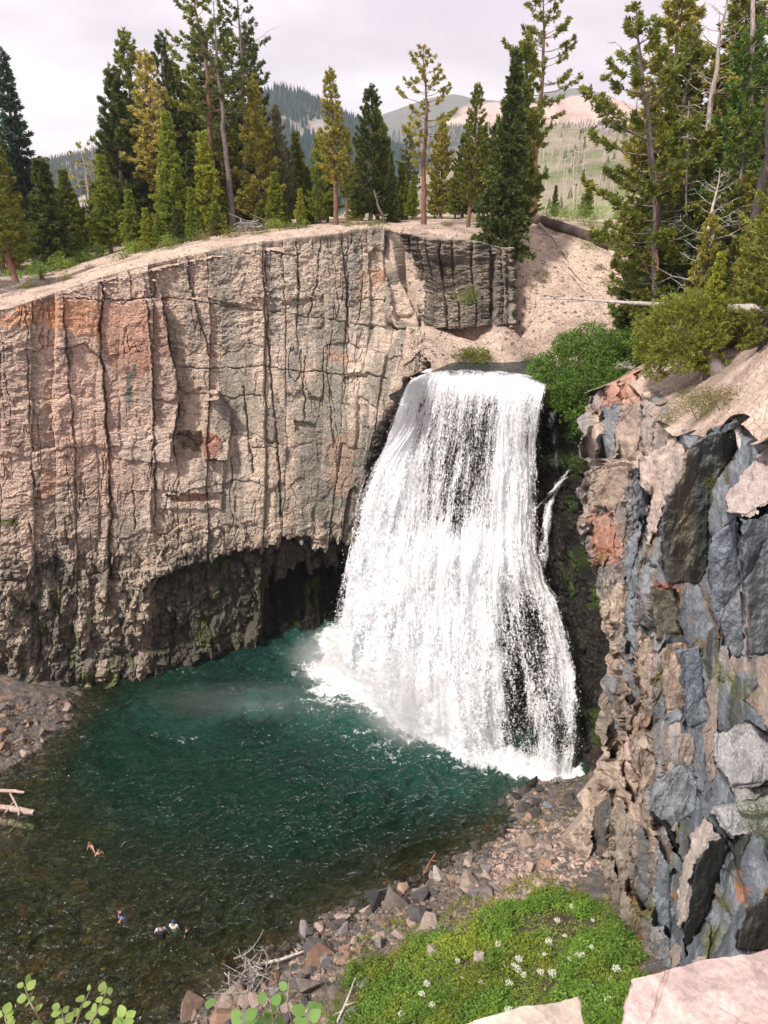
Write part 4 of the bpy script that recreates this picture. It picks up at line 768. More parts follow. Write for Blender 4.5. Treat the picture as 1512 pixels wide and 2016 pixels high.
    Pq = np.concatenate(tp); Dq = np.concatenate(td)
    nbl = {'pine': 13, 'open': 13, 'fir': 9, 'young': 10}[kind]
    fV, fF = tufts(Pq, Dq, nbl, tuft*{'fir': .95, 'young': .8}.get(kind, 1.), tuft*.15, rs, .55 if kind != 'fir' else .4)
    cv = np.repeat((1+rs.uniform(-colvar, colvar, len(Pq))), nbl*4)[:, None]*np.ones((1, 3))
    yel = np.repeat(rs.rand(len(Pq)) < .10, nbl*4); cv[yel] *= np.array([1.35, 1.1, .8])
    bV, bF = tubes(limbs, 4) if limbs else (np.zeros((0, 3)), np.zeros((0, 4), int))
    return dict(tV=tV, tF=tF, bV=bV, bF=bF, fV=fV, fF=fF, cv=cv, bark=BARK[bark], h=h)
PROTO = {}
def proto(key, **kw):
    d = make_conifer(**kw); bc = np.array(d['bark'])
    def cc(n, k=1.): return np.ones((n, 3))*bc*k
    ms = {}
    for nm, V, Fc, mt, cl, smo in (('trunk', d['tV'], d['tF'], M_bark, cc(len(d['tV'])), True), ('branches', d['bV'], d['bF'], M_bark, cc(len(d['bV']), .9), False), ('crown', d['fV'], d['fF'], M_leaf, d['cv'], False)):
        if len(V) == 0: continue
        o = mesh_np(nm, V, Fc, mt, cl, smooth=smo, link=False); ms[nm] = o.data; D.objects.remove(o)
    PROTO[key] = (d['h'], ms)
def plant(key, name, loc, height, color, label, cat, width=1.0, rot=None, group=None, tilt=(0, 0)):
    h, ms = PROTO[key]; s = height/h
    e = empty(name, loc, 0, label, cat, group); rz = rot if rot is not None else random.uniform(0, 6.28)
    e.rotation_euler = (tilt[0], tilt[1], rz if tilt == (0, 0) else 0); width *= 1.18; e.scale = (s*width, s*width, s); e.color = (*color, 1)
    for nm, me in ms.items():
        o = D.objects.new('branches' if nm == 'branches' else nm, me); COL.objects.link(o); o.parent = e; o.color = (*color, 1)
    return e
proto('pineA', h=20, kind='pine', seed=1, rad=3.0, base=.22, bark='red')
proto('pineB', h=18, kind='pine', seed=2, rad=2.7, base=.30, bark='grey', dens=.9)
proto('pineC', h=16, kind='pine', seed=3, rad=2.9, base=.08, bark='grey', dens=1.15)
proto('openA', h=20, kind='open', seed=4, rad=3.1, base=.35, bark='red', dens=.8)
proto('openB', h=22, kind='open', seed=5, rad=3.0, base=.45, bark='grey', dens=.8, dead=.15)
proto('firA', h=16, kind='fir', seed=6, rad=2.1, base=.03, bark='grey', tuft=.36)
proto('firB', h=18, kind='fir', seed=7, rad=3.0, base=.02, bark='dark', tuft=.40)
proto('youngA', h=9, kind='young', seed=8, rad=1.5, base=.05, bark='grey', tuft=.34)
proto('youngB', h=10, kind='young', seed=9, rad=1.9, base=.1, bark='grey', tuft=.34)
proto('slim', h=15, kind='pine', seed=10, rad=1.6, base=.3, bark='red', dens=.95)
proto('sparse', h=11, kind='open', seed=12, rad=1.8, base=.4, bark='pale', dens=.45, dead=.4)
DK = (.095, .13, .035); GR = (.19, .22, .04); BR = (.24, .30, .045); OL = (.34, .32, .07); GO = (.50, .45, .14); BL = (.08, .14, .10); GY_ = (.24, .26, .13); YG = (.33, .37, .05)
def tree_at(key, px, base_y, top_y, Y, color, label, cat='pine', width=1.0, name='pine_tree', dx=0, group=None):
    """stands where the line of sight through (px, base_y) at distance Y meets the ground; as tall as it shows"""
    p = at(px, base_y, Y); zg = float(up_z(np.array([p[0]]), np.array([p[1]]))[0]); tp = at(px, top_y, Y)
    return plant(key, name, (p[0], p[1], zg-.05), float(tp[2]-zg), color, label, cat, width, group=group, rot=0. if key == 'nearA' else None)
T = [('firA',72,500,97,90,BL,'narrow dark bluish fir with spiky pointed top at the far left skyline','fir',1.0,'fir_tree'),
('pineC',-22,520,115,84,DK,'dark conifer cut by the left frame edge','conifer',1.1,'pine_tree'),
('pineA',38,578,232,61,GR,'pine with reddish trunk in front of the fallen log at left','pine',1.15,'pine_tree'),
('pineC',5,540,250,72,OL,'shorter yellow green pine at the left edge behind the red trunk','pine',1.0,'pine_tree'),
('youngA',110,532,316,72,DK,'dense dark young conifer right of the log end','conifer',1.25,'pine_tree'),
('youngB',148,505,335,84,GR,'mid green bushy conifer behind the dense dark one','conifer',1.0,'pine_tree'),
('sparse',180,440,283,120,OL,'thin ragged pine with bare pinkish trunk, left of a taller twin','pine',.9,'pine_tree'),
('sparse',200,440,270,122,GR,'taller of two ragged pines against the low ridge','pine',.8,'pine_tree'),
('youngB',222,515,308,76,BR,'bright green full conifer with silvery stem near the rim','conifer',1.0,'pine_tree'),
('pineC',258,495,128,84,DK,'tall dark pine tapering to a tufted tip, left edge of the tall group','pine',.9,'pine_tree'),
('pineB',302,480,60,88,GR,'very tall slim pine with a thin spire beside the golden tree','pine',.85,'pine_tree'),
('slim',327,485,100,84,GO,'dying pine with golden needles and pale bare trunk','pine',1.15,'pine_tree'),
('pineB',345,475,64,94,DK,'tall dark spire right of the golden pine','pine',.75,'pine_tree'),
('pineC',375,470,118,97,GR,'mid height green pine left of the tallest pine','pine',.8,'pine_tree'),
('youngB',350,487,225,75,BR,'bright green full crowned tree below the golden pine','conifer',.85,'pine_tree'),
('youngA',395,478,300,80,DK,'dark young fir in the shade of the tall group','fir',1.1,'fir_tree'),
('openA',428,470,-25,82,GR,'tallest pine with dense green top rising out of the picture','pine',1.0,'pine_tree'),
('openB',455,462,-10,77,DK,'tall pine with long bare reddish trunk above the brush pile','pine',.9,'pine_tree'),
('openB',492,455,-30,88,DK,'dark ragged pine with a sparse crooked top, right of the tallest','pine',.9,'pine_tree'),
('youngA',417,468,262,76,YG,'slender yellow green sapling conifer left of the bare trunk','conifer',.9,'pine_tree'),
('pineC',515,450,160,80,OL,'golden green cone shaped pine right of the brush pile','pine',.85,'pine_tree'),
('pineC',553,448,205,82,GY_,'grey green thin foliaged pine before the wooded mountain','pine',.7,'pine_tree'),
('youngB',588,446,262,88,GR,'smaller green conifer right of the grey green pine','conifer',.8,'pine_tree'),
('youngA',595,447,372,74,YG,'little yellow green sapling at the cliff top','sapling',1.0,'pine_tree'),
('youngA',512,452,400,74,GR,'round topped low sapling beside the brush pile','sapling',1.2,'pine_tree'),
('pineC',630,443,258,82,BR,'bright pine left of the slim reddish trunk','pine',.75,'pine_tree'),
('slim',662,442,135,75,OL,'slim pine with straight reddish trunk standing on the rim','pine',.9,'pine_tree'),
('slim',683,442,250,80,GR,'thin short pine directly behind the slim rim pine','pine',.8,'pine_tree'),
('pineC',728,425,166,86,DK,'dark broad pine behind the leaning dead pole','pine',.85,'pine_tree'),
('firB',773,445,298,80,DK,'dark layered fir left of the open crowned pine','fir',.7,'fir_tree'),
('openA',832,452,90,75,OL,'open crowned pine with tall red trunk at the middle of the rim','pine',.95,'pine_tree'),
('pineB',800,448,255,90,GY_,'dull green pine behind the open crowned one','pine',.9,'pine_tree'),
('pineC',868,446,236,88,OL,'short dull olive pine right of the open crowned one','pine',.9,'pine_tree'),
('pineA',920,452,165,76,GR,'pointed green pine above the dark rock buttress','pine',.8,'pine_tree'),
('firB',985,500,95,67.5,DK,'broad dark fir hanging over the end of the rock buttress','fir',.85,'fir_tree'),
('pineC',1008,488,68,72,GR,'green pine top rising behind the broad dark fir','pine',.7,'pine_tree'),
('openA',1045,440,-28,80,GR,'tall open pine with red trunk right of the dark fir','pine',.95,'pine_tree'),
('youngB',440,470,350,84,BR,'young conifer tucked behind the bare trunked pine','conifer',.9,'pine_tree'),
('youngA',270,505,375,74,BR,'light green young tree at the foot of the tall dark pine','conifer',1.1,'pine_tree'),
('pineC',470,460,270,90,GR,'green filler pine behind the brush pile','pine',.9,'pine_tree'),
('youngB',320,490,350,90,DK,'dark young tree behind the bright green one','conifer',1.0,'pine_tree'),
('youngB',240,512,400,90,GR,'low green tree between the silvery stem and the tall dark pine','conifer',1.0,'pine_tree'),
('youngA',85,574,530,62,YG,'tiny green sapling in front of the fallen log','sapling',1.3,'pine_tree'),
('youngA',700,440,330,90,GR,'young pine in the gap left of the broad dark pine','pine',1.0,'pine_tree'),
('youngB',895,450,330,86,GR,'young pine between the olive and the pointed one','pine',.9,'pine_tree'),
('youngB',950,455,300,84,GR,'young pine just left of the broad dark fir','pine',.9,'pine_tree'),
('pineB',395,470,150,92,DK,'dark pine between the bright young tree and the tallest pine','pine',.85,'pine_tree'),
('pineC',282,492,215,92,GR,'broad green pine filling the gap below the thin spire','pine',.85,'pine_tree'),
('youngB',175,505,420,86,BR,'small bright bushy tree below the ragged twin pines','conifer',1.0,'pine_tree'),
('youngB',200,512,370,92,GR,'mid green bushy tree left of the silvery stem','conifer',1.0,'pine_tree'),
('youngA',295,500,410,72,YG,'yellow green sapling at the edge of the tall group','sapling',1.2,'pine_tree'),
('youngB',370,478,360,76,GR,'full green young tree low between two dark ones','conifer',1.0,'pine_tree'),
('youngA',545,450,340,78,BR,'bright young conifer under the grey green pine','conifer',1.1,'pine_tree'),
('youngB',492,455,330,82,DK,'dark young conifer left of the golden green pine','conifer',1.0,'pine_tree'),
('youngA',612,446,330,84,GR,'mid green young conifer between the sapling and the bright pine','conifer',1.0,'pine_tree'),
('pineC',755,440,240,94,GR,'green pine just behind the dark layered fir','pine',.8,'pine_tree'),
('youngB',812,450,345,84,BR,'bright young conifer at the foot of the open crowned pine','conifer',.9,'pine_tree'),
('youngB',855,452,350,92,GR,'low green tree behind the short olive pine','conifer',.9,'pine_tree'),
('youngA',45,560,470,80,BR,'bright low conifer behind the fallen log','conifer',1.3,'pine_tree'),
('youngB',18,550,430,88,GR,'green low conifer at the left edge behind the log','conifer',1.2,'pine_tree'),
('pineC',8,470,150,95,GR,'mid green pine behind the left frame edge group','conifer',.95,'pine_tree'),
('youngB',58,540,400,82,DK,'dark bushy conifer under the bluish fir','conifer',.95,'pine_tree'),
('youngB',95,500,330,96,GR,'pale green conifer right behind the bluish fir','conifer',.95,'pine_tree'),
('youngA',130,520,395,80,BR,'bright sapling just right of the dense dark conifer','conifer',.95,'pine_tree'),
('youngA',160,500,380,98,GR,'slim young conifer left of the ragged twins','conifer',.95,'pine_tree'),
('pineC',232,470,260,100,GR,'green pine behind the silvery stemmed tree','conifer',.95,'pine_tree'),
('pineC',272,480,180,96,DK,'dark pine tucked between the two tallest left spires','conifer',.95,'pine_tree'),
('pineB',312,470,180,98,OL,'olive pine just behind the golden one','conifer',.95,'pine_tree'),
('youngB',335,485,330,82,YG,'yellow green young tree at the foot of the golden pine','conifer',.95,'pine_tree'),
('pineC',360,470,200,98,GR,'green pine behind the bright full crowned tree','conifer',.95,'pine_tree'),
('youngA',385,478,370,72,BR,'small bright tree left of the bare trunked pine','conifer',.95,'pine_tree'),
('pineC',408,470,180,100,DK,'dark pine in the depth of the tall group','conifer',.95,'pine_tree'),
('pineC',440,455,200,98,GR,'green pine behind the long bare trunk','conifer',.95,'pine_tree'),
('pineC',475,452,220,92,DK,'dark pine left of the golden green cone','conifer',.95,'pine_tree'),
('youngB',534,448,270,90,GR,'green young tree between golden green and grey green pines','conifer',.95,'pine_tree'),
('pineB',572,446,290,84,GY_,'thin grey green pine with see through crown','conifer',.95,'pine_tree'),
('youngB',645,443,300,92,GR,'low green tree left of the slim reddish trunk','conifer',.95,'pine_tree'),
('youngB',712,436,270,92,GR,'green young tree left against the broad dark pine','conifer',.95,'pine_tree'),
('pineC',742,436,215,90,GR,'green pine at the right flank of the broad dark pine','conifer',.95,'pine_tree'),
('youngA',790,446,320,88,BR,'small bright tree between the fir and the open crowned pine','conifer',.95,'pine_tree'),
('pineC',908,450,260,92,DK,'dark pine behind the pointed green one','conifer',.95,'pine_tree'),
('pineC',940,452,250,88,GR,'green pine filling the gap right of the pointed one','conifer',.95,'pine_tree'),
('pineC',965,455,240,84,DK,'dark pine left behind the hanging fir','conifer',.95,'pine_tree'),
('pineC',1020,450,180,86,GR,'green pine between the hanging fir and the tall open pine','conifer',.95,'pine_tree'),
('youngB',1040,446,310,84,BR,'bright low tree at the foot of the tall open pine','conifer',.95,'pine_tree'),
('youngB',30,545,380,76,BR,'bright bushy conifer left of the dense dark one','conifer',1.2,'pine_tree'),
('pineB',55,520,300,100,OL,'olive pine between the bluish fir and the left edge','pine',.9,'pine_tree'),
('youngB',205,505,440,80,YG,'yellow green bushy sapling on the rim left of the silvery stem','sapling',1.3,'pine_tree'),
('youngA',165,520,450,74,BR,'bright little conifer at the rim below the ragged twins','sapling',1.3,'pine_tree'),
('youngB',318,492,420,72,BR,'bushy bright sapling at the rim under the golden pine','sapling',1.3,'pine_tree'),
('youngA',352,486,410,70,DK,'dark green sapling at the rim under the tallest trees','sapling',1.3,'pine_tree'),
('youngB',428,468,400,70,GR,'green bushy sapling left of the brush pile','sapling',1.3,'pine_tree'),
('youngB',560,452,385,80,GR,'green sapling under the thin grey green pine','sapling',1.2,'pine_tree'),
('pineA',455,462,120,86,GR,'tall full green pine directly behind the long bare trunk','pine',1.0,'pine_tree'),
('pineA',408,470,60,90,DK,'tall dark pine against the left side of the tallest one','pine',1.0,'pine_tree'),
('pineA',505,456,60,92,DK,'tall dark green pine right of the two bare trunks','pine',.9,'pine_tree'),
('sparse',1128,430,255,110,GY_,'lone thin tree before the burnt hillside','pine',.5,'pine_tree'),
('youngB',1152,440,355,105,GR,'small round pine on the slope below the burnt hillside','pine',1.0,'pine_tree'),
('youngA',1090,436,365,110,DK,'small dark fir pair member on the open slope','fir',.8,'fir_tree')]
for k, x, b_, t_, Yy, c, lab, cat, wd, nm in T: tree_at(k, x, b_, t_, Yy, c, lab, cat, wd, nm)
# ---- right hand stand (nearer, 40-55 m)
proto('nearA', h=20, kind='open', seed=21, rad=3.6, base=.12, bark='grey', dens=1.35, tuft=.30, dead=.15, lean=-.16)
proto('nearB', h=18, kind='pine', seed=22, rad=2.8, base=.10, bark='grey', dens=1.2, tuft=.30, dead=.2)
proto('nearC', h=22, kind='open', seed=23, rad=3.4, base=.15, bark='pale', dens=.5, tuft=.26, dead=.85)
proto('nearD', h=14, kind='pine', seed=24, rad=2.9, base=.04, bark='dark', dens=1.1, tuft=.30, dead=.15)
proto('nearE', h=10, kind='fir', seed=25, rad=2.4, base=.03, bark='dark', tuft=.32)
proto('pole', h=24, kind='open', seed=26, rad=2.3, base=.3, bark='dark', dens=.35, dead=.75, tr=.34)
proto('twiggy', h=12, kind='open', seed=27, rad=2.6, base=.12, bark='bleach', dens=.7, dead=1.0, tuft=.001)
RT = [('nearA',1285,690,10,50,GR,'leaning green pine whose crown tips out over the burnt hillside','pine',1.0,'pine_tree'),
('nearB',1372,690,40,50,(.12,.21,.04),'upright deep green pine in the middle of the right stand','pine',1.0,'pine_tree'),
('nearC',1338,680,-40,54,GY_,'half dead pine with twiggy bare top behind the deep green one','dead tree',1.0,'dead_pine'),
('pole',1436,650,-160,44,GR,'tall thick charcoal grey trunk with few living boughs at the right','pine',1.0,'pine_tree'),
('nearD',1262,660,330,57,GR,'lower green pine at the left edge of the right stand','pine',1.0,'pine_tree'),
('nearD',1415,690,340,46,OL,'olive pine with orange tinged needles under the charcoal trunk','pine',1.0,'pine_tree'),
('nearE',1262,680,470,54,DK,'low dark fir reaching over the white leaning log','fir',1.3,'fir_tree'),
('nearD',1490,660,300,38,(.25,.27,.05),'yellow green pine filling the right frame edge','pine',.9,'pine_tree'),
('twiggy',1352,700,330,45,GY_,'bleached dead tree of bare grey twigs in the right stand','dead tree',1.0,'dead_pine'),
('nearB',1310,700,230,56,GR,'green pine between the leaning one and the deep green one','pine',1.0,'pine_tree'),
('nearC',1480,660,-80,52,GR,'sparse ragged pine behind the charcoal trunk','pine',.9,'pine_tree'),
('nearE',1395,720,500,42,DK,'dark low fir behind the gnarled shrub pine','fir',1.3,'fir_tree'),
('nearE',1330,700,470,48,(.06,.09,.03),'dark low fir over the middle of the long fallen trunk','fir',1.4,'fir_tree'),
('nearD',1455,680,440,40,GR,'mid green pine low at the right above the fallen trunk','pine',1.0,'pine_tree'),
('nearB',1560,700,100,34,GR,'pine just outside the right frame edge reaching in','pine',1.0,'pine_tree'),
('pineA',1290,680,-30,60,OL,'tall olive pine behind the leaning trunk','pine',1.1,'pine_tree'),
('pineA',1400,680,-20,58,GR,'tall green pine behind the deep green one reaching the top of the picture','pine',1.1,'pine_tree'),
('pineA',1470,660,20,56,GR,'tall pine in the far back of the right edge','pine',1.1,'pine_tree'),
('nearD',1450,700,420,42,(.24,.25,.05),'yellow green pine right above the fallen trunk at the right','pine',1.0,'pine_tree'),
('nearB',1285,670,60,58,GR,'green pine behind the leaning one near the burnt hillside','pine',.9,'pine_tree'),
('nearB',1340,690,90,58,OL,'olive pine rising behind the middle of the right stand','pine',1.0,'pine_tree'),
('nearD',1320,690,250,50,GR,'thick green pine in front of the half dead one','pine',1.0,'pine_tree'),
('nearB',1410,690,200,46,(.14,.20,.04),'dense green pine left of the charcoal trunk base','pine',1.0,'pine_tree'),
('nearD',1500,690,380,33,(.22,.25,.05),'bright boughs of a near pine at the right edge','pine',1.0,'pine_tree'),
('nearE',1240,665,540,55,(.10,.15,.05),'low dark fir just above the leafy bush','fir',1.3,'fir_tree'),
('nearD',1275,690,420,55,GR,'bushy pine above the white leaning log','pine',1.0,'pine_tree'),
('nearC',1440,660,-60,54,OL,'twiggy half dead pine behind the charcoal trunk crown','dead tree',1.0,'dead_pine'),
('nearB',1405,690,120,52,GR,'tall green pine half hidden behind the charcoal trunk','pine',1.0,'pine_tree'),
('nearD',1300,690,330,52,(.20,.22,.05),'bushy pine in the heart of the right stand','pine',1.0,'pine_tree'),
('nearD',1368,690,420,44,OL,'olive pine with reddish needles behind the yellowish sapling','pine',.8,'pine_tree'),
('nearB',1505,680,210,46,GR,'dark green pine behind the broken reddish trunk','pine',1.0,'pine_tree'),
('youngB',1388,700,500,38,YG,'small yellowish sapling poking up before the dark firs','sapling',.7,'pine_tree')]
for k, x, b_, t_, Yy, c, lab, cat, wd, nm in RT: tree_at(k, x, b_, t_, Yy, c, lab, cat, wd, nm)
# bare snags
def snag(px, b_, t_, Y, rad, bark, label, lean=0., nbr=18, seed=1, brl=1.4, group=None):
    rs = np.random.RandomState(seed); p = at(px, b_, Y); zg = float(up_z(np.array([p[0]]), np.array([p[1]]))[0]); top = at(px+lean, t_, Y); h = top[2]-zg
    e = empty('dead_tree', (p[0], p[1], zg-.2), 0, label, 'dead tree', group); t = np.linspace(0, 1, 14); P = np.stack([(top[0]-p[0])*t+.05*np.sin(t*7), t*0, t*h], -1); P[1:-1, :2] += rs.normal(0, .03, (12, 2))
    V, Fq = tubes([(P, rad*(1-.72*t))], 10); mesh_np('trunk', V, Fq, M_bark, np.ones((len(V), 3))*np.array(BARK[bark]), smooth=True, parent=e)
    br = []
    for _ in range(nbr):
        u = rs.uniform(.25, .98); a = rs.rand()*6.28; l = brl*rs.uniform(.3, 1)*(1.1-u*.5); q = np.array([np.interp(u, t, P[:, 0]), np.interp(u, t, P[:, 1]), u*h]); d_ = np.array([math.cos(a), math.sin(a), rs.uniform(-.3, .35)])
        m_ = q+d_*l*.5+rs.normal(0, .05, 3); e_ = q+d_*l+np.array([0, 0, rs.uniform(-.35, .2)*l]); br.append((np.stack([q, m_, e_]), np.array([.035, .022, .006])))
        for _k in range(3): w_ = m_+rs.normal(0, .3, 3)*l; br.append((np.stack([m_, (m_+w_)/2+rs.normal(0, .04, 3), w_]), np.array([.015, .01, .004])))
    if br:
        V, Fq = tubes(br, 4); mesh_np('branches', V, Fq, M_bark, np.ones((len(V), 3))*np.array(BARK[bark]), parent=e)
    return e
snag(1462, 640, -120, 50, .30, 'pale', 'pinkish pale barkless trunk right of the charcoal one', 26, 26, 41)
snag(1500, 560, 165, 52, .30, 'red', 'broken reddish trunk at the right frame edge', 8, 14, 42)
snag(1128, 436, 290, 105, .12, 'bleach', 'single thin white snag standing below the burnt hillside', 3, 10, 43)
snag(758, 446, 370, 80, .17, 'pale', 'leaning pale dead pole beside the dark layered fir', -22, 3, 44)
snag(1352, 660, 190, 49, .12, 'pale', 'thin pale dead stem in front of the deep green pine', 4, 30, 45, 2.0)
snag(1300, 690, 330, 49, .14, 'red', 'short reddish bare stem low in the right stand', -8, 12, 46)
# gnarled shrub pine on the right rim: bent trunk > crown
def blob_foliage(name, centers, radii, n, ln, wd, color, seed, parent=None, loc=(0, 0, 0), nb=7, up=.4):
    rs = np.random.RandomState(seed); P = []; Dd = []
    w = np.array(radii)**2; w /= w.sum()
    for c, r, f in zip(centers, radii, w):
        k = int(n*f); v = rs.normal(0, 1, (k, 3)); v /= np.linalg.norm(v, axis=1)[:, None]; rr_ = r*rs.rand(k, 1)**.28*(1+.3*fbm(v[:, 0]*2.4+seed, v[:, 1]*2.4+v[:, 2]*1.7, seed, 3))[:, None]
        P.append(np.array(c)+v*rr_*np.array([1, 1, .8])); Dd.append(v+np.array([0, 0, up]))
    P = np.concatenate(P); Dd = np.concatenate(Dd); V, Fq = tufts(P, Dd, nb, ln, wd, rs, .6)
    cv = np.repeat(1+rs.uniform(-.4, .4, len(P)), nb*4)[:, None]*np.ones((1, 3)); o = mesh_np(name, V-np.array(loc), Fq, M_leaf, cv, parent=parent); o.color = (*color, 1); return o
g0 = at(1440, 752, 37.5)
e = empty('gnarled_pine', g0, 0, 'gnarled low pine with thick bent grey trunk on the right rim', 'pine')
tpx = [(1455,757,37.4),(1432,752,37.5),(1412,728,37.6),(1398,695,37.8),(1372,665,38),(1345,650,38.2),(1320,640,38.4)]
P = np.array([at(*q) for q in tpx])-g0; V, Fq = tubes([(P, np.array([.55, .5, .42, .34, .26, .18, .08])), (np.array([at(*q) for q in [(1425,745,37.5),(1470,752,37.3),(1500,740,37)]])-g0, np.array([.3, .18, .07]))], 10)
mesh_np('trunk', V, Fq, M_bark, np.ones((len(V), 3))*np.array((.22, .19, .17)), smooth=True, parent=e)
cs_ = [at(x, y, Y) for x, y, Y in [(1290,650,39.5),(1330,620,39),(1375,610,38.5),(1420,620,38),(1350,665,38),(1310,690,38.5),(1400,660,37.5),(1280,690,40),(1340,715,37.6),(1290,730,39)]]
blob_foliage('crown', cs_, [1.1, 1.2, 1.2, 1.0, 1.1, .9, .8, .8, .6, .6], 4300, .22, .02, (.24, .27, .045), 51, e, g0)
# leafy bush overhanging the lip
g0 = at(1150, 720, 51)
e = empty('leafy_bush', g0, 0, 'big leafy green bush overhanging the right end of the falls lip', 'bush')
def leaves(P, size, rs, nrm=None):
    k = len(P); a = rs.normal(0, 1, (k, 3)); a /= np.linalg.norm(a, axis=1)[:, None]; b = np.cross(a, rs.normal(0, 1, (k, 3))+np.array([0, 0, .8])); b /= np.linalg.norm(b, axis=1)[:, None]; s_ = size*rs.uniform(.6, 1.3, (k, 1))
    V = np.stack([P-a*s_, P+b*s_*.45, P+a*s_, P-b*s_*.45], 1).reshape(-1, 3); return V, np.arange(4*k).reshape(-1, 4)
def leaf_blob(name, centers, radii, n, size, color, seed, parent, loc, sq=.85):
    rs = np.random.RandomState(seed); P = []; w = np.array(radii)**2; w /= w.sum()
    for c, r, f in zip(centers, radii, w):
        k = int(n*f/14); v = rs.normal(0, 1, (k, 3)); v /= np.linalg.norm(v, axis=1)[:, None]; q = np.array(c)+v*r*rs.rand(k, 1)**.3*np.array([1, 1, sq])*(1+.28*fbm(v[:, 0]*3+seed, v[:, 2]*3+v[:, 1]*2, seed, 3))[:, None]
        q = q[:, None, :]+rs.normal(0, .16, (k, 14, 3))*np.array([1, 1, .7])+np.arange(14)[None, :, None]*.02*v[:, None, :]; P.append(q.reshape(-1, 3))
    P = np.concatenate(P); V, Fq = leaves(P, size, rs); cv = np.repeat(np.repeat(1+rs.uniform(-.35, .35, len(P)//14), 14), 4)[:, None]*np.ones((1, 3))
    o = mesh_np(name, V-np.array(loc), Fq, M_leaf, cv, parent=parent); o.color = (*color, 1); return o
cs_ = [at(x, y, Y) for x, y, Y in [(1085,725,52),(1130,700,51.5),(1185,690,51),(1230,700,50.5),(1100,770,50.8),(1150,750,50),(1200,740,49.5),(1130,800,49.8),(1170,800,49.2),(1085,760,51.2),(1150,835,49.4),(1210,775,48.6),(1160,665,53),(1245,670,52.5),(1120,680,53),(1062,728,52.5)]]
leaf_blob('foliage', cs_, [1.4, 1.6, 1.6, 1.4, 1.3, 1.6, 1.4, 1.1, 1.1, .9, .7, .8, 1.2, 1.2, 1.0, .8], 42000, .085, (.11, .20, .03), 52, e, g0)
rs = np.random.RandomState(4); st = [(np.stack([at(1175, 800, 50), (at(1175, 800, 50)+c)/2+rs.normal(0, .3, 3), c])-g0, np.array([.07, .045, .015])) for c in cs_]
V, Fq = tubes(st, 5); mesh_np('stems', V, Fq, M_bark, np.ones((len(V), 3))*np.array(BARK['dark']), parent=e)
def leafy(name, px, py, Y, r, color, label, cat='shrub', n=900, size=.05, seed=1, sq=.7, group=None, z=None):
    g = at(px, py, Y); e = empty(name, g, 0, label, cat, group); cs2 = [g+np.array(q)*r for q in [(0, 0, .2), (.6, .1, 0), (-.6, -.1, .05), (.1, .5, .1), (0, -.4, -.1)]]
    leaf_blob('foliage', cs2, [r*.75, r*.5, r*.5, r*.5, r*.45], n, size, color, seed, e, g, sq)
    rs = np.random.RandomState(seed); V, Fq = tubes([(np.stack([g-np.array([0, 0, r*.8]), c])-g, np.array([.02, .008])) for c in cs2], 4); mesh_np('stems', V, Fq, M_bark, np.ones((len(V), 3))*np.array(BARK['grey']), parent=e); return e
leafy('shrub', 940, 703, 59.5, 1.1, (.17, .20, .03), 'low bright bush on the far river bank above the lip', n=2200, size=.07, seed=61)
leafy('shrub', 912, 700, 60, .7, (.10, .14, .02), 'darker small bush at the left end of the river bank', n=1000, size=.06, seed=62)
leafy('shrub', 1030, 708, 60.5, .5, (.14, .17, .03), 'small tuft on the sand just beside the river', n=600, size=.06, seed=63)
leafy('shrub', 1145, 910, 47.5, .9, (.08, .12, .03), 'small bush clinging to the rock below the leafy overhang', n=1300, size=.06, seed=64)
leafy('shrub', 1095, 905, 50.3, .55, (.05, .08, .04), 'dim green tuft behind the thin side streams', n=700, size=.05, seed=65)
leafy('shrub', 1498, 1620, 14.5, .55, (.10, .14, .06), 'grey green feathery shrub on the near slabs at the right edge', n=3200, size=.022, seed=66)
leafy('shrub', 1385, 795, 32.2, 1.2, (.19, .19, .06), 'pale yellow green low shrub on the right rim ledge', n=2600, size=.045, seed=67, sq=.4)
leafy('shrub', 1330, 825, 35, .8, (.17, .18, .06), 'small pale shrub at the brink above the grey slabs', n=1200, size=.045, seed=68, sq=.4)
leafy('shrub', 1428, 785, 31, .9, (.18, .15, .05), 'yellowish low shrub near the gnarled trunk root', n=1300, size=.04, seed=69, sq=.4)
leafy('shrub', 1415, 958, 27, .45, (.15, .15, .02), 'mossy cushion plant on the tall dark slab edge', n=900, size=.03, seed=70)
leafy('shrub', 1437, 995, 25.4, .3, (.17, .17, .03), 'yellow moss tuft below the cushion plant', n=600, size=.025, seed=71)
leafy('shrub', 1472, 850, 26.5, .5, (.16, .17, .05), 'small tuft beside the white broken stick', n=700, size=.035, seed=72)
leafy('shrub', 920, 582, 61.8, .9, (.14, .17, .03), 'bright bush at the foot of the rock buttress', n=1300, size=.06, seed=73)
leafy('shrub', 1158, 628, 64, .5, (.10, .14, .02), 'single green clump low on the sand slope', n=500, size=.06, seed=74)
leafy('shrub', 1368, 888, 30.6, .3, (.20, .10, .03), 'rusty moss cushion on top of the pale slab', n=500, size=.025, seed=75)
leafy('shrub', 1240, 912, 39.6, .35, (.10, .14, .03), 'little green tuft on the pinkish rock face', n=400, size=.03, seed=76) if False else None
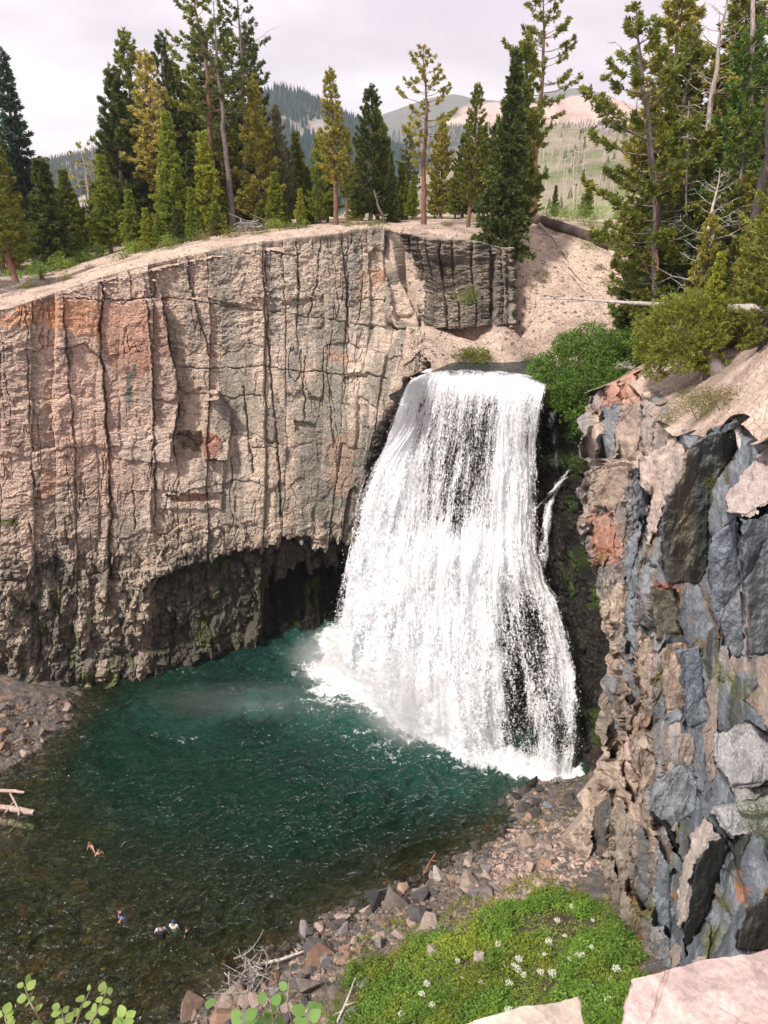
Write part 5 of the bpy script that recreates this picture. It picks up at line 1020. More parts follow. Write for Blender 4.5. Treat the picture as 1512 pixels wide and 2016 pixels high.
# low plants along the cliff top
gi = [(60,578,60),(135,560,61),(290,512,66),(330,503,65),(405,486,66),(350,490,68),(460,478,66),(525,465,66),(590,452,70),(505,470,65),(700,440,74),(745,445,70),(560,458,68),(395,480,69),(245,522,67),(180,540,66),(260,505,76),(300,498,74),(340,480,77),(430,470,74),(120,545,70),(155,520,74),(200,505,80),(90,550,75),(60,545,72),(20,545,76),(680,446,68),(740,452,67),(880,452,71),(935,462,68),(1068,560,68),(1110,510,72),(1180,520,70),(1160,490,73),(1200,545,68),(1240,600,64)]
for i, (x, y, Yy) in enumerate(gi):
    p = at(x, y, Yy); zg = float(up_z(np.array([p[0]]), np.array([p[1]]))[0]); rs_ = random.Random(i); cl = [(.15, .17, .03), (.20, .19, .07), (.11, .15, .03)][i % 3]
    src = D.objects.get('rim_shrub_src%d' % (i % 3))
    if i < 3:
        o = leafy('rim_shrub', 0, 0, 10, .55, cl, 'low yellowish shrub scattered on the pale ground above the cliff', n=420, size=.06, seed=80+i, sq=.55, group='low shrubs above the cliff'); o.location = (p[0], p[1], zg+.15); PR = globals().setdefault('PRS', []); PR.append(o)
    else: o = copy_thing(PRS[i % 3], (p[0], p[1], zg+.12), (0, 0, rs_.uniform(0, 6)), [rs_.uniform(.6, 1.7)]*3, color=cl, label='%s %s shrub on the pale ground %s' % (['small', 'low round', 'spreading'][i // 3 % 3], ['olive', 'straw yellow', 'green'][i % 3], 'at the far left' if x < 200 else 'under the tall left trees' if x < 480 else 'along the middle of the rim' if x < 780 else 'above the rock buttress' if x < 960 else 'on the sand slope'))
for i, (x, y, Yy, r_, cl, lab) in enumerate([(20,548,66,.9,(.20,.30,.05),'leafy green bush behind the fallen log at the far left'),(75,545,68,1.0,(.16,.26,.05),'darker leafy bush right of the red trunked pine'),(125,535,70,1.1,(.24,.33,.06),'bright leafy bush beyond the end of the fallen log'),(160,525,72,.9,(.20,.30,.05),'mid green bush on the left plateau edge'),(190,515,74,1.1,(.17,.27,.05),'round green bush left of the silvery stemmed tree'),(265,503,72,.8,(.26,.34,.06),'yellow green bush at the foot of the tall left pines'),(335,488,70,.7,(.22,.30,.05),'small bright bush on the rim under the golden pine'),(385,478,72,.8,(.18,.27,.05),'bush left of the bare trunk base'),(540,455,74,.7,(.24,.30,.06),'small bush right of the root pile'),(1090,440,84,1.6,(.22,.33,.06),'bright green bush behind the charred log'),(1160,442,84,1.8,(.20,.30,.06),'wide green bush on the skyline of the sand slope'),(1125,436,92,1.8,(.24,.36,.07),'pale green bush at the top of the sand slope')]):
    p = at(x, y, Yy); zg = float(up_z(np.array([p[0]]), np.array([p[1]]))[0]); o = leafy('bush', x, y, Yy, r_, cl, lab, 'bush', n=1500, size=.075, seed=120+i, sq=.8); o.location = (p[0], p[1], zg+r_*.45)
# ================================================================= far hills
VAL = tag(mesh_np('valley_floor', [(-9000, 110, 15), (9000, 110, 15), (9000, 14000, 15), (-9000, 14000, 15)], np.array([(0, 1, 2, 3)]), rock_mat('valley_ground', base=(.10, .12, .05), vcol=False, detail=.02, bscale=.02, dist=.5)), kind='structure')
def hill(name, prof, Y0, wf, wb, foot, mat, colf, seed, rough=.1, nu=300, nv=120, ns=1.0):
    pxs = [p[0] for p in prof]; x = np.linspace(pxs[0], pxs[-1], nu); y = np.interp(x, pxs, [p[1] for p in prof]); R_ = at(x, y, Y0); t = np.linspace(-1, 1, nv)
    Yg = Y0+np.where(t < 0, t*wf, t*wb); sc = Yg/Y0; X = R_[:, :1]*np.ones((1, nv)); Yv = np.ones((nu, 1))*Yg[None]
    hgt = R_[:, 2:3]-foot; pr = np.where(t < 0, (1+t)**.85, (1-t)**.9)[None]; amp = hgt*rough
    Z = foot+hgt*pr+amp*fbm(X/ns, Yv/ns*1.3, seed, 6, .55)*np.minimum(1, (1-np.abs(t))[None]*3+.12)*1.0
    Z -= np.abs(fbm(X/ns*1.6+5, Yv/ns*.5, seed+3, 4))*amp*1.4*np.minimum(1, (-t*3).clip(0, 1))[None]
    c = colf(X, Yv, Z, np.ones((nu, 1))*t[None]); o = mesh_np(name, np.stack([X, Yv, Z], -1), grid_faces(nu, nv), mat, c, smooth=True); tag(o, kind='structure'); return X, Yv, Z
def cfill(shape, c): a = np.zeros(shape+(3,)); a[:] = c; return a
M_hill = rock_mat('hill_soil', vcol=True, detail=.02, bscale=.03, var=.3, dist=3., bump=.6)
def c_burn(X, Y, Z, t):
    c = cfill(X.shape, (.26, .22, .16)); c = mixc(c, (.10, .14, .04), sm(.0, .35, fbm(X*.02, Y*.03, 401, 5))*.8); c = mixc(c, (.20, .27, .07), sm(430, 200, Y)*sm(-.2, .2, fbm(X*.03, Y*.05, 402, 4))*.8); return c
HB = hill('burnt_hillside', [(700,390),(860,330),(960,275),(1040,246),(1120,246),(1200,262),(1300,255),(1400,248),(1512,262),(1700,300),(2000,380)], 720, 590, 500, 14, M_hill, c_burn, 410, .06, ns=60)
def c_wood(X, Y, Z, t): c = cfill(X.shape, (.05, .085, .055)); return mixc(c, (.34, .30, .27), sm(.05, .3, fbm(X*.008, Y*.006, 420, 5)+(t > -.25)*.1)*.8)
HW = hill('wooded_mountain', [(380,330),(450,255),(520,200),(548,184),(580,190),(612,205),(650,222),(700,250),(760,290),(850,330),(950,380)], 1500, 700, 500, 14, M_hill, c_wood, 430, .10, ns=160)
def c_pink(X, Y, Z, t): c = cfill(X.shape, (.46, .30, .235)); c = mixc(c, (.36, .22, .19), sm(.0, .3, fbm(X*.002, Y*.001, 441, 4))); c = mixc(c, (.58, .43, .35), sm(.0, .3, np.abs(fbm(X*.006, Y*.0012, 442, 4)))*.7); return mixc(c, (.05, .075, .06), sm(.05, .12, fbm(X*.0016, Z*.008, 443, 4)+.5*sm(330, 120, Z))*.9)
HP = hill('pink_mountain', [(640,260),(740,232),(790,208),(850,192),(890,190),(960,199),(1010,204),(1060,192),(1105,179),(1130,178),(1190,183),(1240,200),(1330,225),(1450,240),(1600,300)], 4200, 1900, 1200, 14, M_hill, c_pink, 440, .08, ns=500)
HL = hill('left_ridge', [(-200,360),(0,340),(90,322),(130,316),(170,308),(215,300),(260,305),(330,330),(420,380)], 1900, 700, 500, 14, M_hill, c_wood, 450, .08, ns=220)
HR = hill('right_ridge', [(1250,270),(1350,235),(1420,215),(1490,205),(1560,200),(1700,210),(1900,260)], 1700, 700, 500, 14, M_hill, lambda X, Y, Z, t: cfill(X.shape, (.05, .085, .055)), 460, .06, ns=220)
HF = hill('rocky_knoll', [(150,400),(190,372),(260,352),(330,348),(400,372),(470,410)], 420, 200, 150, 14, M_hill, lambda X, Y, Z, t: mixc(cfill(X.shape, (.30, .26, .24)), (.08, .10, .05), sm(-.1, .2, fbm(X*.03, Y*.03, 470, 4))), 470, .1, ns=40)
def forest(name, H_, n, h, w_, color, seed, cond=None, dead=False):
    rs = np.random.RandomState(seed); X, Y, Z = H_; iu = rs.randint(1, X.shape[0]-1, n*3); iv = rs.randint(4, int(X.shape[1]*.56), n*3); 
    q = np.stack([X[iu, iv], Y[iu, iv], Z[iu, iv]], -1); q[:, :2] += rs.normal(0, 1, (len(q), 2))*(X[1, 0]-X[0, 0])*.4
    if cond is not None: q = q[cond(q)]
    q = q[:n]; k = len(q); hh = h*rs.uniform(.5, 1.15, k); ww = w_*hh*rs.uniform(.8, 1.2, k); a = rs.rand(k)*6.28; V = []
    m = 3 if dead else 4
    ring = [np.stack([q[:, 0]+ww*np.cos(a+j*6.283/m), q[:, 1]+ww*np.sin(a+j*6.283/m), q[:, 2]-.5], -1) for j in range(m)]; top = q+np.stack([rs.normal(0, .02, k)*hh, hh*0, hh], -1)
    V = np.stack(ring+[top], 1).reshape(-1, 3); b_ = np.arange(k)[:, None]*(m+1); Fq = np.concatenate([np.concatenate([b_+j, b_+(j+1) % m, b_+m], 1) for j in range(m)])
    cv = np.repeat(1+rs.uniform(-.4, .4, k), m+1)[:, None]*np.ones((1, 3)); o = mesh_np(name, V, Fq, M_leaf, cv); o.color = (*color, 1); return tag(o, kind='stuff')
forest('mountain_forest', HW, 9000, 17, .16, (.03, .08, .085), 481, lambda q: fbm(q[:, 0]*.008, q[:, 1]*.006, 420, 5) < .25)
forest('ridge_forest', HL, 5000, 17, .16, (.03, .06, .045), 482); forest('ridge_forest', HR, 5000, 20, .16, (.025, .055, .035), 483)
forest('foothill_forest', HP, 6000, 24, .16, (.03, .055, .045), 484, lambda q: (q[:, 2] < 260+fbm(q[:, 0]*.002, q[:, 1]*.001, 9)*120))
forest('knoll_forest', HF, 260, 8, .2, (.05, .08, .03), 485)
forest('dead_timber', HB, 6500, 9, .02, (.52, .46, .40), 486, dead=True)
forest('hillside_saplings', HB, 650, 5, .3, (.12, .17, .05), 487)
# fallen timber litter is part of the mass; the nearest standing snags are things
rs = np.random.RandomState(5); base_s = None; cnt = 0
X, Y, Z = HB
V, Fq = tubes([(np.array([[0, 0, -.5], [.05, 0, 5], [0, .1, 10]]), np.array([.22, .16, .04]))]+[(np.array([[0, 0, z_], [math.cos(a_)*.9, math.sin(a_)*.9, z_-.1]]), np.array([.05, .02])) for z_, a_ in [(5, 1), (6, 3), (7, 5), (7.6, 2), (8.4, 4)]], 5)
for _ in range(900):
    if cnt >= 150: break
    iu = rs.randint(1, X.shape[0]-1); iv = rs.randint(3, 40); q = (X[iu, iv], Y[iu, iv], Z[iu, iv]); sx, sy = pix(np.array(q))
    if not (1040 < sx < 1240 or (560 < sx < 1040 and rs.rand() < .1)): continue
    if sy > 445: continue
    if base_s is None: o = base_s = tag(mesh_np('standing_snag', V, Fq, M_bark, np.ones((len(V), 3))*np.array((.50, .45, .40)), smooth=True), 'thin bleached dead trunk standing on the burnt hillside', 'snag', 'dead trunks on the burnt hillside')
    else: o = base_s.copy(); COL.objects.link(o)
    o.location = q; sc_ = rs.uniform(.5, 1.2); o.scale = (sc_, sc_, sc_*rs.uniform(.8, 1.3)); o.rotation_euler = (rs.normal(0, .05), rs.normal(0, .05), rs.rand()*6); cnt += 1
# haze
Mh, nt, out = mat_new('haze'); pv = N(nt, 'ShaderNodeVolumePrincipled'); pv.inputs['Color'].default_value = (.84, .88, .97, 1); pv.inputs['Density'].default_value = .00011; pv.inputs['Anisotropy'].default_value = .2; nt.links.new(pv.outputs[0], out.inputs['Volume'])
bm = bmesh.new(); bmesh.ops.create_cube(bm, size=1); me = D.meshes.new('haze'); bm.to_mesh(me); bm.free(); me.materials.append(Mh); o = D.objects.new('haze', me); COL.objects.link(o); o.scale = (9000, 6600, 900); o.location = (0, 3200, 440); tag(o, kind='stuff')
# ================================================================= loose rocks
M_stone = rock_mat('loose_stone', base='OBJ', vcol=False, bump=.6, bscale=2.5, var=.35, detail=2.5, dist=.05, contrast=.5)
def rock_mesh(seed, npt=16, flat=.75):
    rs = np.random.RandomState(seed); bm = bmesh.new()
    P = rs.uniform(-1, 1, (npt, 3))*np.array([1, rs.uniform(.55, .95), flat*rs.uniform(.6, 1.1)]); P *= (.78+.22*rs.rand(npt, 1))
    for q in P: bm.verts.new(q)
    r = bmesh.ops.convex_hull(bm, input=bm.verts); bmesh.ops.delete(bm, geom=[v for v in bm.verts if not v.link_faces], context='VERTS')
    bmesh.ops.dissolve_limit(bm, angle_limit=R(9), verts=bm.verts, edges=bm.edges)
    bmesh.ops.bevel(bm, geom=bm.edges[:], offset=.045, segments=1, affect='EDGES'); bmesh.ops.triangulate(bm, faces=bm.faces)
    me = D.meshes.new('boulder'); bm.to_mesh(me); bm.free(); me.materials.append(M_stone); return me
RM = [rock_mesh(500+i, 10+i % 4*3) for i in range(9)]
def boulder(p, s, color, label, group=None, name='boulder', sink=.25, rot=None, seed=0):
    rs = np.random.RandomState(seed+int(abs(p[0])*997) % 9999); o = D.objects.new(name, RM[rs.randint(len(RM))]); COL.objects.link(o)
    o.location = (p[0], p[1], p[2]+s*(.35-sink)); o.scale = (s*rs.uniform(.45, .62), s*rs.uniform(.4, .6), s*rs.uniform(.4, .6)); o.rotation_euler = rot or tuple(rs.uniform(-.7, .7, 2))+(rs.rand()*6.28,); o.color = (*color, 1)
    return tag(o, label, 'rock', group)
def sample_poly(poly, n, rs):
    P = np.array(poly); lo, hi = P.min(0), P.max(0); q = rs.uniform(lo, hi, (n*8, 2)); return q[poly_in(q[:, 0], q[:, 1], poly)][:n]
shore = [(340,2040),(400,1985),(470,1895),(560,1848),(640,1802),(720,1768),(800,1728),(870,1688),(960,1658),(995,1620),(985,1575),(1010,1545),(1128,1532),(1160,1590),(1120,1650),(1070,1730),(960,1785),(860,1835),(760,1868),(690,1905),(620,1960),(580,2040)]
rs = np.random.RandomState(11); q = sample_poly(shore, 215, rs); P = hitfloor(q[:, 0], q[:, 1])
tone = [(.17, .145, .13), (.27, .215, .18), (.09, .085, .085), (.36, .27, .23), (.20, .185, .185), (.28, .18, .13)]
sizes = np.clip(rs.lognormal(-.42, .42, len(P)), .3, 1.9)
for i, (p, s_) in enumerate(zip(P, sizes)):
    near_w = pdist(np.array([q[i, 0]]), np.array([q[i, 1]]), shore[:14])[0][0] < 22
    c = (.07, .062, .058) if (near_w and rs.rand() < .6) or (q[i, 0] > 985 and q[i, 1] < 1610) else tone[rs.randint(6)]
    s2 = s_*(1.15 if q[i, 1] > 1700 else .85); tn = 'wet black' if c[0] < .1 else ['dark brown', 'tan', 'charcoal', 'pinkish', 'grey', 'rusty'][tone.index(c)]
    pl_ = 'in the dark rubble right below the falls' if q[i, 1] < 1640 and q[i, 0] > 960 else 'on the shore point right of the pool' if q[i, 0] > 830 else 'on the shore left of the point' if q[i, 0] > 640 else 'beside the driftwood heap at the bottom' 
    boulder(p, s2, c, '%s %s angular rock %s' % ('small' if s2 < .45 else 'medium' if s2 < .8 else 'large', tn, pl_), 'shore rocks', seed=i)
for (x, y, s_, c, lab) in [(720,1945,1.4,(.25,.24,.25),'flat topped grey boulder at the bottom shore right of the driftwood'),(372,1992,2.1,(.30,.22,.17),'big pinkish brown boulder sticking out of the water at the lowest shore'),(450,1975,2.3,(.24,.19,.15),'broad brown boulder under the bleached driftwood tangle'),(600,1838,1.7,(.22,.20,.20),'grey block at the water edge above the driftwood'),(735,1785,1.9,(.05,.05,.05),'nearly black boulder with a bright end in the water'),
    (722,1800,.9,(.45,.38,.34),'pale pinkish stone against the black boulder'),(848,1820,1.5,(.34,.28,.24),'tall tan angular boulder at the upper edge of the green slope'),(857,1880,1.0,(.36,.31,.28),'pale upright stone standing in the green plants'),(943,1888,.9,(.32,.28,.26),'grey stone with rusty moss in the green plants'),(920,1700,1.1,(.33,.27,.23),'upright tan stone by the shore below the cliff'),
    (862,1725,1.1,(.36,.32,.30),'light grey upright stone in the shore jumble'),(1045,1548,1.6,(.03,.028,.028),'black wet boulder right at the foot of the falls'),(1015,1575,1.1,(.04,.038,.035),'dark wet rock on the shore just below the black boulder'),(1080,1590,.8,(.16,.18,.20),'blue grey flat stone among dark rubble below the falls'),(1040,1660,1.4,(.26,.20,.16),'brown flat boulder on the rubble slope'),
    (1010,1635,.8,(.45,.30,.26),'pinkish stone at the water edge below the falls'),(690,2000,1.5,(.24,.23,.24),'dark grey boulder low in the picture beside the bleached stick'),(790,1760,1.2,(.38,.27,.21),'rusty tan boulder on the shore point'),(500,1930,1.3,(.20,.17,.15),'brown rock poking out between bleached sticks'),(640,1895,1.2,(.22,.20,.20),'grey rock on the shore right of the driftwood')]:
    p = hitfloor([x], [y])[0]; boulder(p, s_, c, lab, seed=x)
left_sh = [(-40,1372),(60,1385),(150,1372),(160,1400),(150,1440),(105,1480),(60,1505),(30,1530),(-40,1560)]
q = sample_poly(left_sh, 46, rs); P = hitfloor(q[:, 0], q[:, 1])
for i, p in enumerate(P): boulder(p, float(np.clip(rs.lognormal(-.45, .4), .35, 1.6)), tone[rs.randint(6)], '%s angular rock on the small shore under the left cliff' % ['pinkish', 'grey brown', 'flat dark', 'broken tan', 'reddish'][i % 5], 'rocks under the left cliff', seed=i+900)
for (x, y, s_, zz, lab) in [(205,1598,2.6,-.75,'large orange brown boulder lying just under the water'),(180,1635,2.2,-.7,'orange submerged boulder nearest the two bathers'),(212,1640,1.8,-.75,'olive submerged boulder beside the orange one'),(235,1492,2.2,-.9,'long pale boulder barely under the water below the left cliff'),(155,1745,1.3,-.5,'rusty submerged stone in the left shallows'),(42,1868,1.0,-.25,'brown round stone breaking the shallow water at left'),(95,1560,1.4,-.6,'small brown submerged boulder off the driftwood logs')]:
    p = atz(x, y, zz); boulder(p, s_, (.42, .20, .06) if 'rang' in lab or 'rusty' in lab else (.20, .15, .08), lab, seed=x, rot=(.1, .1, x*.1), sink=.35)
# small rubble: one mass per place
def rubble(name, P, smin, smax, seed, cols, mat=None, kind='stuff'):
    rs = np.random.RandomState(seed); n = len(P); base = np.array([(1,0,0),(-1,0,0),(0,1,0),(0,-1,0),(0,0,1),(0,0,-1)], float); T_ = np.array([(0,2,4),(2,1,4),(1,3,4),(3,0,4),(2,0,5),(1,2,5),(3,1,5),(0,3,5)])
    s = np.exp(rs.uniform(math.log(smin), math.log(smax), n)); V = base[None]*(1+rs.uniform(-.45, .45, (n, 6, 3))); V = V*s[:, None, None]*np.array([1, .8, .55])+rs.normal(0, .18, (n, 6, 3))*s[:, None, None]
    a = rs.rand(n)*6.28; c_, s_ = np.cos(a)[:, None], np.sin(a)[:, None]; V = np.stack([V[..., 0]*c_-V[..., 1]*s_, V[..., 0]*s_+V[..., 1]*c_, V[..., 2]], -1)+P[:, None]
    Fq = (np.arange(n)[:, None, None]*6+T_[None]).reshape(-1, 3); cc = np.repeat(np.array(cols)[rs.randint(len(cols), size=n)]*(1+rs.uniform(-.25, .25, (n, 1))), 6, 0)
    return tag(mesh_np(name, V.reshape(-1, 3), Fq, mat or M_floor, cc), kind=kind)
q = sample_poly(shore, 5200, rs); P = hitfloor(q[:, 0], q[:, 1]); rubble('shore_rubble', P, .05, .24, 21, [(.25,.19,.155), (.15,.13,.125), (.32,.245,.20), (.09,.085,.08), (.27,.19,.14)])
q = sample_poly([(1000,1640),(1140,1600),(1180,1700),(1100,1770),(980,1790),(960,1700)], 1500, rs); P = hitfloor(q[:, 0], q[:, 1]); rubble('scree', P, .08, .3, 22, [(.40,.29,.23), (.30,.23,.19), (.22,.19,.18), (.44,.33,.28)])
q = sample_poly(left_sh, 900, rs); P = hitfloor(q[:, 0], q[:, 1]); rubble('shore_rubble', P, .06, .3, 23, [(.18,.14,.12), (.11,.095,.09), (.22,.14,.09), (.15,.14,.14)])
bed = [(-60,1560),(60,1530),(170,1430),(230,1480),(330,1600),(420,1720),(560,1800),(480,1880),(400,1980),(330,2060),(-60,2060)]
q = sample_poly(bed, 9000, rs); P = hitfloor(q[:, 0], q[:, 1]); P = P[P[:, 2] < -.18]; P[:, 2] -= .08; rubble('stream_cobbles', P, .07, .30, 24, [(.16,.12,.055), (.22,.13,.05), (.10,.09,.045), (.24,.19,.12), (.06,.06,.04), (.30,.24,.17)])
rx = rs.uniform(780, 1245, 16000); ry = rs.uniform(440, 715, 16000); 
def hit_up(px, py):
    d = np.atleast_2d(ray(px, py)); t = np.full(len(d), 48.); res = np.zeros(len(d)); done = np.zeros(len(d), bool)
    for k in range(110):
        t = t+.4; P = d*t[:, None]+np.array([0, 0, H]); m = (~done) & (P[:, 2] < up_z(P[:, 0], P[:, 1])); res[m] = t[m]; done |= m
        if done.all(): break
    P = d*(res-.2)[:, None]+np.array([0, 0, H]); P[:, 2] = up_z(P[:, 0], P[:, 1]); return P[done]
P = hit_up(rx[:2600], ry[:2600]); P = P[(P[:, 2] > 26.3) & (P[:, 1] < 80)]; rubble('slope_stones', P, .04, .2, 25, [(.42,.32,.27), (.34,.26,.22), (.22,.18,.16), (.50,.40,.33)])
P = hit_up(rs.uniform(0, 780, 1200), rs.uniform(440, 600, 1200)); rubble('slope_stones', P[P[:, 1] < 78], .04, .16, 26, [(.42,.32,.27), (.30,.25,.22), (.5,.4,.33)])
P = hit_up(rs.uniform(1230, 1512, 900), rs.uniform(640, 860, 900)); P = P[P[:, 1] < 48]; rubble('slope_stones', P, .03, .16, 27, [(.52,.40,.32), (.38,.28,.22), (.45,.30,.2)])
# ================================================================= dead wood
def wood(name, pts, rad, bark, label, cat='log', sides=9, loc=None, nsub=4, seed=0, group=None, twigs=0, parent=None):
    P = np.array([at(*p) for p in pts]) if len(pts[0]) == 3 and loc is None else np.array(pts, float); n = max(len(P), (len(P)-1)*nsub+1); t = np.linspace(0, len(P)-1, n); rs = np.random.RandomState(seed)
    Q_ = np.stack([np.interp(t, range(len(P)), P[:, k]) for k in range(3)], -1); r = np.interp(t, np.linspace(0, len(P)-1, len(rad)), rad)*(1+rs.uniform(-.08, .08, n)); Q_[1:-1] += rs.normal(0, .06, (n-2, 3))*r[1:-1, None]*2
    pl = [(Q_, r)]
    for _ in range(twigs):
        i = rs.randint(1, n-1); d_ = rs.normal(0, 1, 3); d_[2] = abs(d_[2])*.6-.2; d_ /= np.linalg.norm(d_); l = rs.uniform(.25, .9); pl.append((np.stack([Q_[i], Q_[i]+d_*l*.5, Q_[i]+d_*l+rs.normal(0, .06, 3)]), np.array([.035, .022, .008])))
    V, Fq = tubes(pl, sides); c0 = Q_.mean(0); caps = []
    o = mesh_np(name, V-c0, Fq, M_bark, np.ones((len(V), 3))*np.array(BARK[bark] if isinstance(bark, str) else bark), smooth=True); o.location = c0
    return tag(o, label, cat, group)
wood('fallen_log', [(-60,567,60.8),(60,566,60.8),(152,553,61.5)], [.42,.46,.36], (.10,.075,.06), 'dark fallen log lying along the cliff top at the far left', twigs=7, seed=1)
wood('fallen_log', [(-30,548,63),(50,552,62.5),(120,548,63.5)], [.22,.2,.1], 'pale', 'thin pale log lying behind the dark one', twigs=8, seed=2)
wood('fallen_log', [(1050,430,79),(1090,442,77),(1140,458,75),(1190,478,73),(1215,492,71.5)], [.42,.5,.5,.45,.3], (.085,.06,.05), 'big dark charred log at the top of the sand slope', twigs=12, seed=3)
wood('dead_branch', [(1062,440,77.5),(1075,455,75),(1100,485,72),(1118,505,70.5)], [.12,.08,.03], 'pale', 'pale thin branch hanging down the sand slope from the charred log', 'branch', twigs=16, seed=4)
wood('fallen_log', [(1202,494,67),(1240,535,62),(1285,575,57)], [.22,.27,.24], 'bleach', 'white barkless log leaning into the firs right of the sand slope', seed=5)
wood('fallen_log', [(1070,587,52),(1150,590,49.5),(1240,596,46),(1330,601,42),(1420,604,38.5),(1530,610,35)], [.04,.07,.10,.14,.17,.20], (.42,.38,.35), 'long thin white trunk lying level across the right stand', twigs=14, seed=6)
wood('dead_branch', [(1150,545,66),(1175,575,63),(1195,590,61)], [.04,.02], 'pale', 'short stick lying low on the sand slope', 'branch', seed=7)
wood('dead_branch', [(1118,525,68.5),(1140,550,66.5),(1155,560,66)], [.05,.02], (.12,.09,.07), 'dark crooked stick on the middle of the sand slope', 'branch', seed=8, twigs=3)
wood('drift_stick', [(1043,1623,37.8),(1085,1617,38.4),(1122,1612,38.8)], [.07,.09,.05], 'bleach', 'straight pale driftwood pole lying on the rubble below the falls', 'driftwood', seed=9)
wood('drift_stick', [(830,1728,33.7),(845,1700,34.1),(858,1678,34.6)], [.04,.05,.02], (.30,.13,.06), 'rusty stick poking up at the shore point', 'driftwood', seed=10, twigs=3)
wood('drift_stick', [(664,2012,22.7),(684,1968,23.7),(700,1925,25)], [.06,.06,.03], 'bleach', 'bleached stick lying on the green slope near the bottom of the picture', 'driftwood', seed=11, twigs=2)
wood('broken_stick', [(1448,828,27.2),(1456,862,26.4),(1470,908,25.6)], [.13,.12,.15], 'bleach', 'white broken stump of wood standing on the near slab edge', 'driftwood', seed=12, twigs=2)
wood('drift_stick', [(900,1752,32.0),(960,1735,32.6),(1000,1712,33.2)], [.05,.05,.02], 'pale', 'thin grey stick across the shore rubble', 'driftwood', seed=13, twigs=3)
for k, (pts, rd, lab) in enumerate([([(-40,1590,39.4),(20,1592,39.3),(68,1600,39.0)], [.24,.22,.20], 'upper thick pinkish driftwood log at the left frame edge'), ([(-40,1612,38.5),(25,1620,38.3),(68,1630,38)], [.26,.24,.18], 'lower thick driftwood log with a cut end at the left frame edge'), ([(0,1556,40.8),(30,1558,40.6),(48,1560,40.4)], [.12,.12,.08], 'short driftwood piece above the two thick logs'), ([(20,1562,40),(38,1595,39),(35,1620,38.2),(5,1652,37.5)], [.06,.07,.05], 'curved pale root looping over the driftwood logs'), ([(-20,1640,37.8),(10,1600,38.9),(30,1575,39.7)], [.06,.07,.04], 'thin pale branch crossing the driftwood logs')]):
    wood('driftwood_log', [(x, y, Yy) for x, y, Yy in pts], rd, (.42,.32,.27), lab, 'driftwood', seed=20+k)
def tangle(name, c, r, n, seed, label, bark='bleach', flat=.5, rad=.035, cat='driftwood'):
    rs = np.random.RandomState(seed); pl = []
    for _ in range(n):
        a = rs.rand()*6.28; l = r*rs.uniform(.5, 1.5); p0 = rs.normal(0, .38, 3)*r*np.array([1, 1, flat]); p0[2] = abs(p0[2]); d_ = np.array([math.cos(a), math.sin(a), rs.normal(0, .25)]); m = 6; u = np.linspace(-.5, .5, m)[:, None]
        Q_ = p0+d_*u*l+np.array([0, 0, 1])*rs.uniform(-.3, .5)*(u*u)*l+np.cross(d_, [0, 0, 1])*rs.uniform(-.5, .5)*(u*u)*l*1.5; k = rs.uniform(.4, 1.4); pl.append((Q_, np.linspace(rad*k, rad*.3*k, m)))
    V, Fq = tubes(pl, 5); o = mesh_np(name, V, Fq, M_bark, np.ones((len(V), 3))*np.array(BARK[bark])*(.62), smooth=True); o.location = c; return tag(o, label, cat)
p = hitfloor([500], [1935])[0]; tangle('driftwood_heap', p+np.array([0, 0, .75]), 1.35, 46, 31, 'tangled heap of bleached driftwood sticks on the rocks at the bottom shore', flat=.28)
wood('drift_stick', [(400,1960,26.6),(450,1945,27),(520,1928,27.3)], [.05,.07,.04], 'bleach', 'long curved bleached branch reaching left from the driftwood heap', 'driftwood', seed=32, twigs=2)
wood('drift_stick', [(505,1900,27.6),(550,1890,27.8),(600,1872,28.2)], [.08,.08,.05], 'bleach', 'thicker bleached stick on top of the driftwood heap', 'driftwood', seed=33, twigs=3)
p = at(488, 455, 67); tangle('root_pile', (p[0], p[1], float(up_z(p[0:1], p[1:2])[0])+.45), 1.25, 60, 34, 'heap of bleached roots and sticks on the cliff top under the tall pines', flat=.6, rad=.05, cat='brush pile')
p = at(25, 590, 58.5); tangle('root_pile', (p[0], p[1], float(up_z(p[0:1], p[1:2])[0])+.15), 1.2, 30, 35, 'flat litter of pale sticks before the dark log at far left', flat=.3, rad=.03, cat='brush pile')
p = at(1235, 725, 46.5); tangle('root_pile', (p[0], p[1], p[2]), .9, 22, 36, 'small bleached twigs on the pink rock above the right cliff', flat=.4, rad=.03, cat='brush pile')
p = at(1100, 700, 60); 
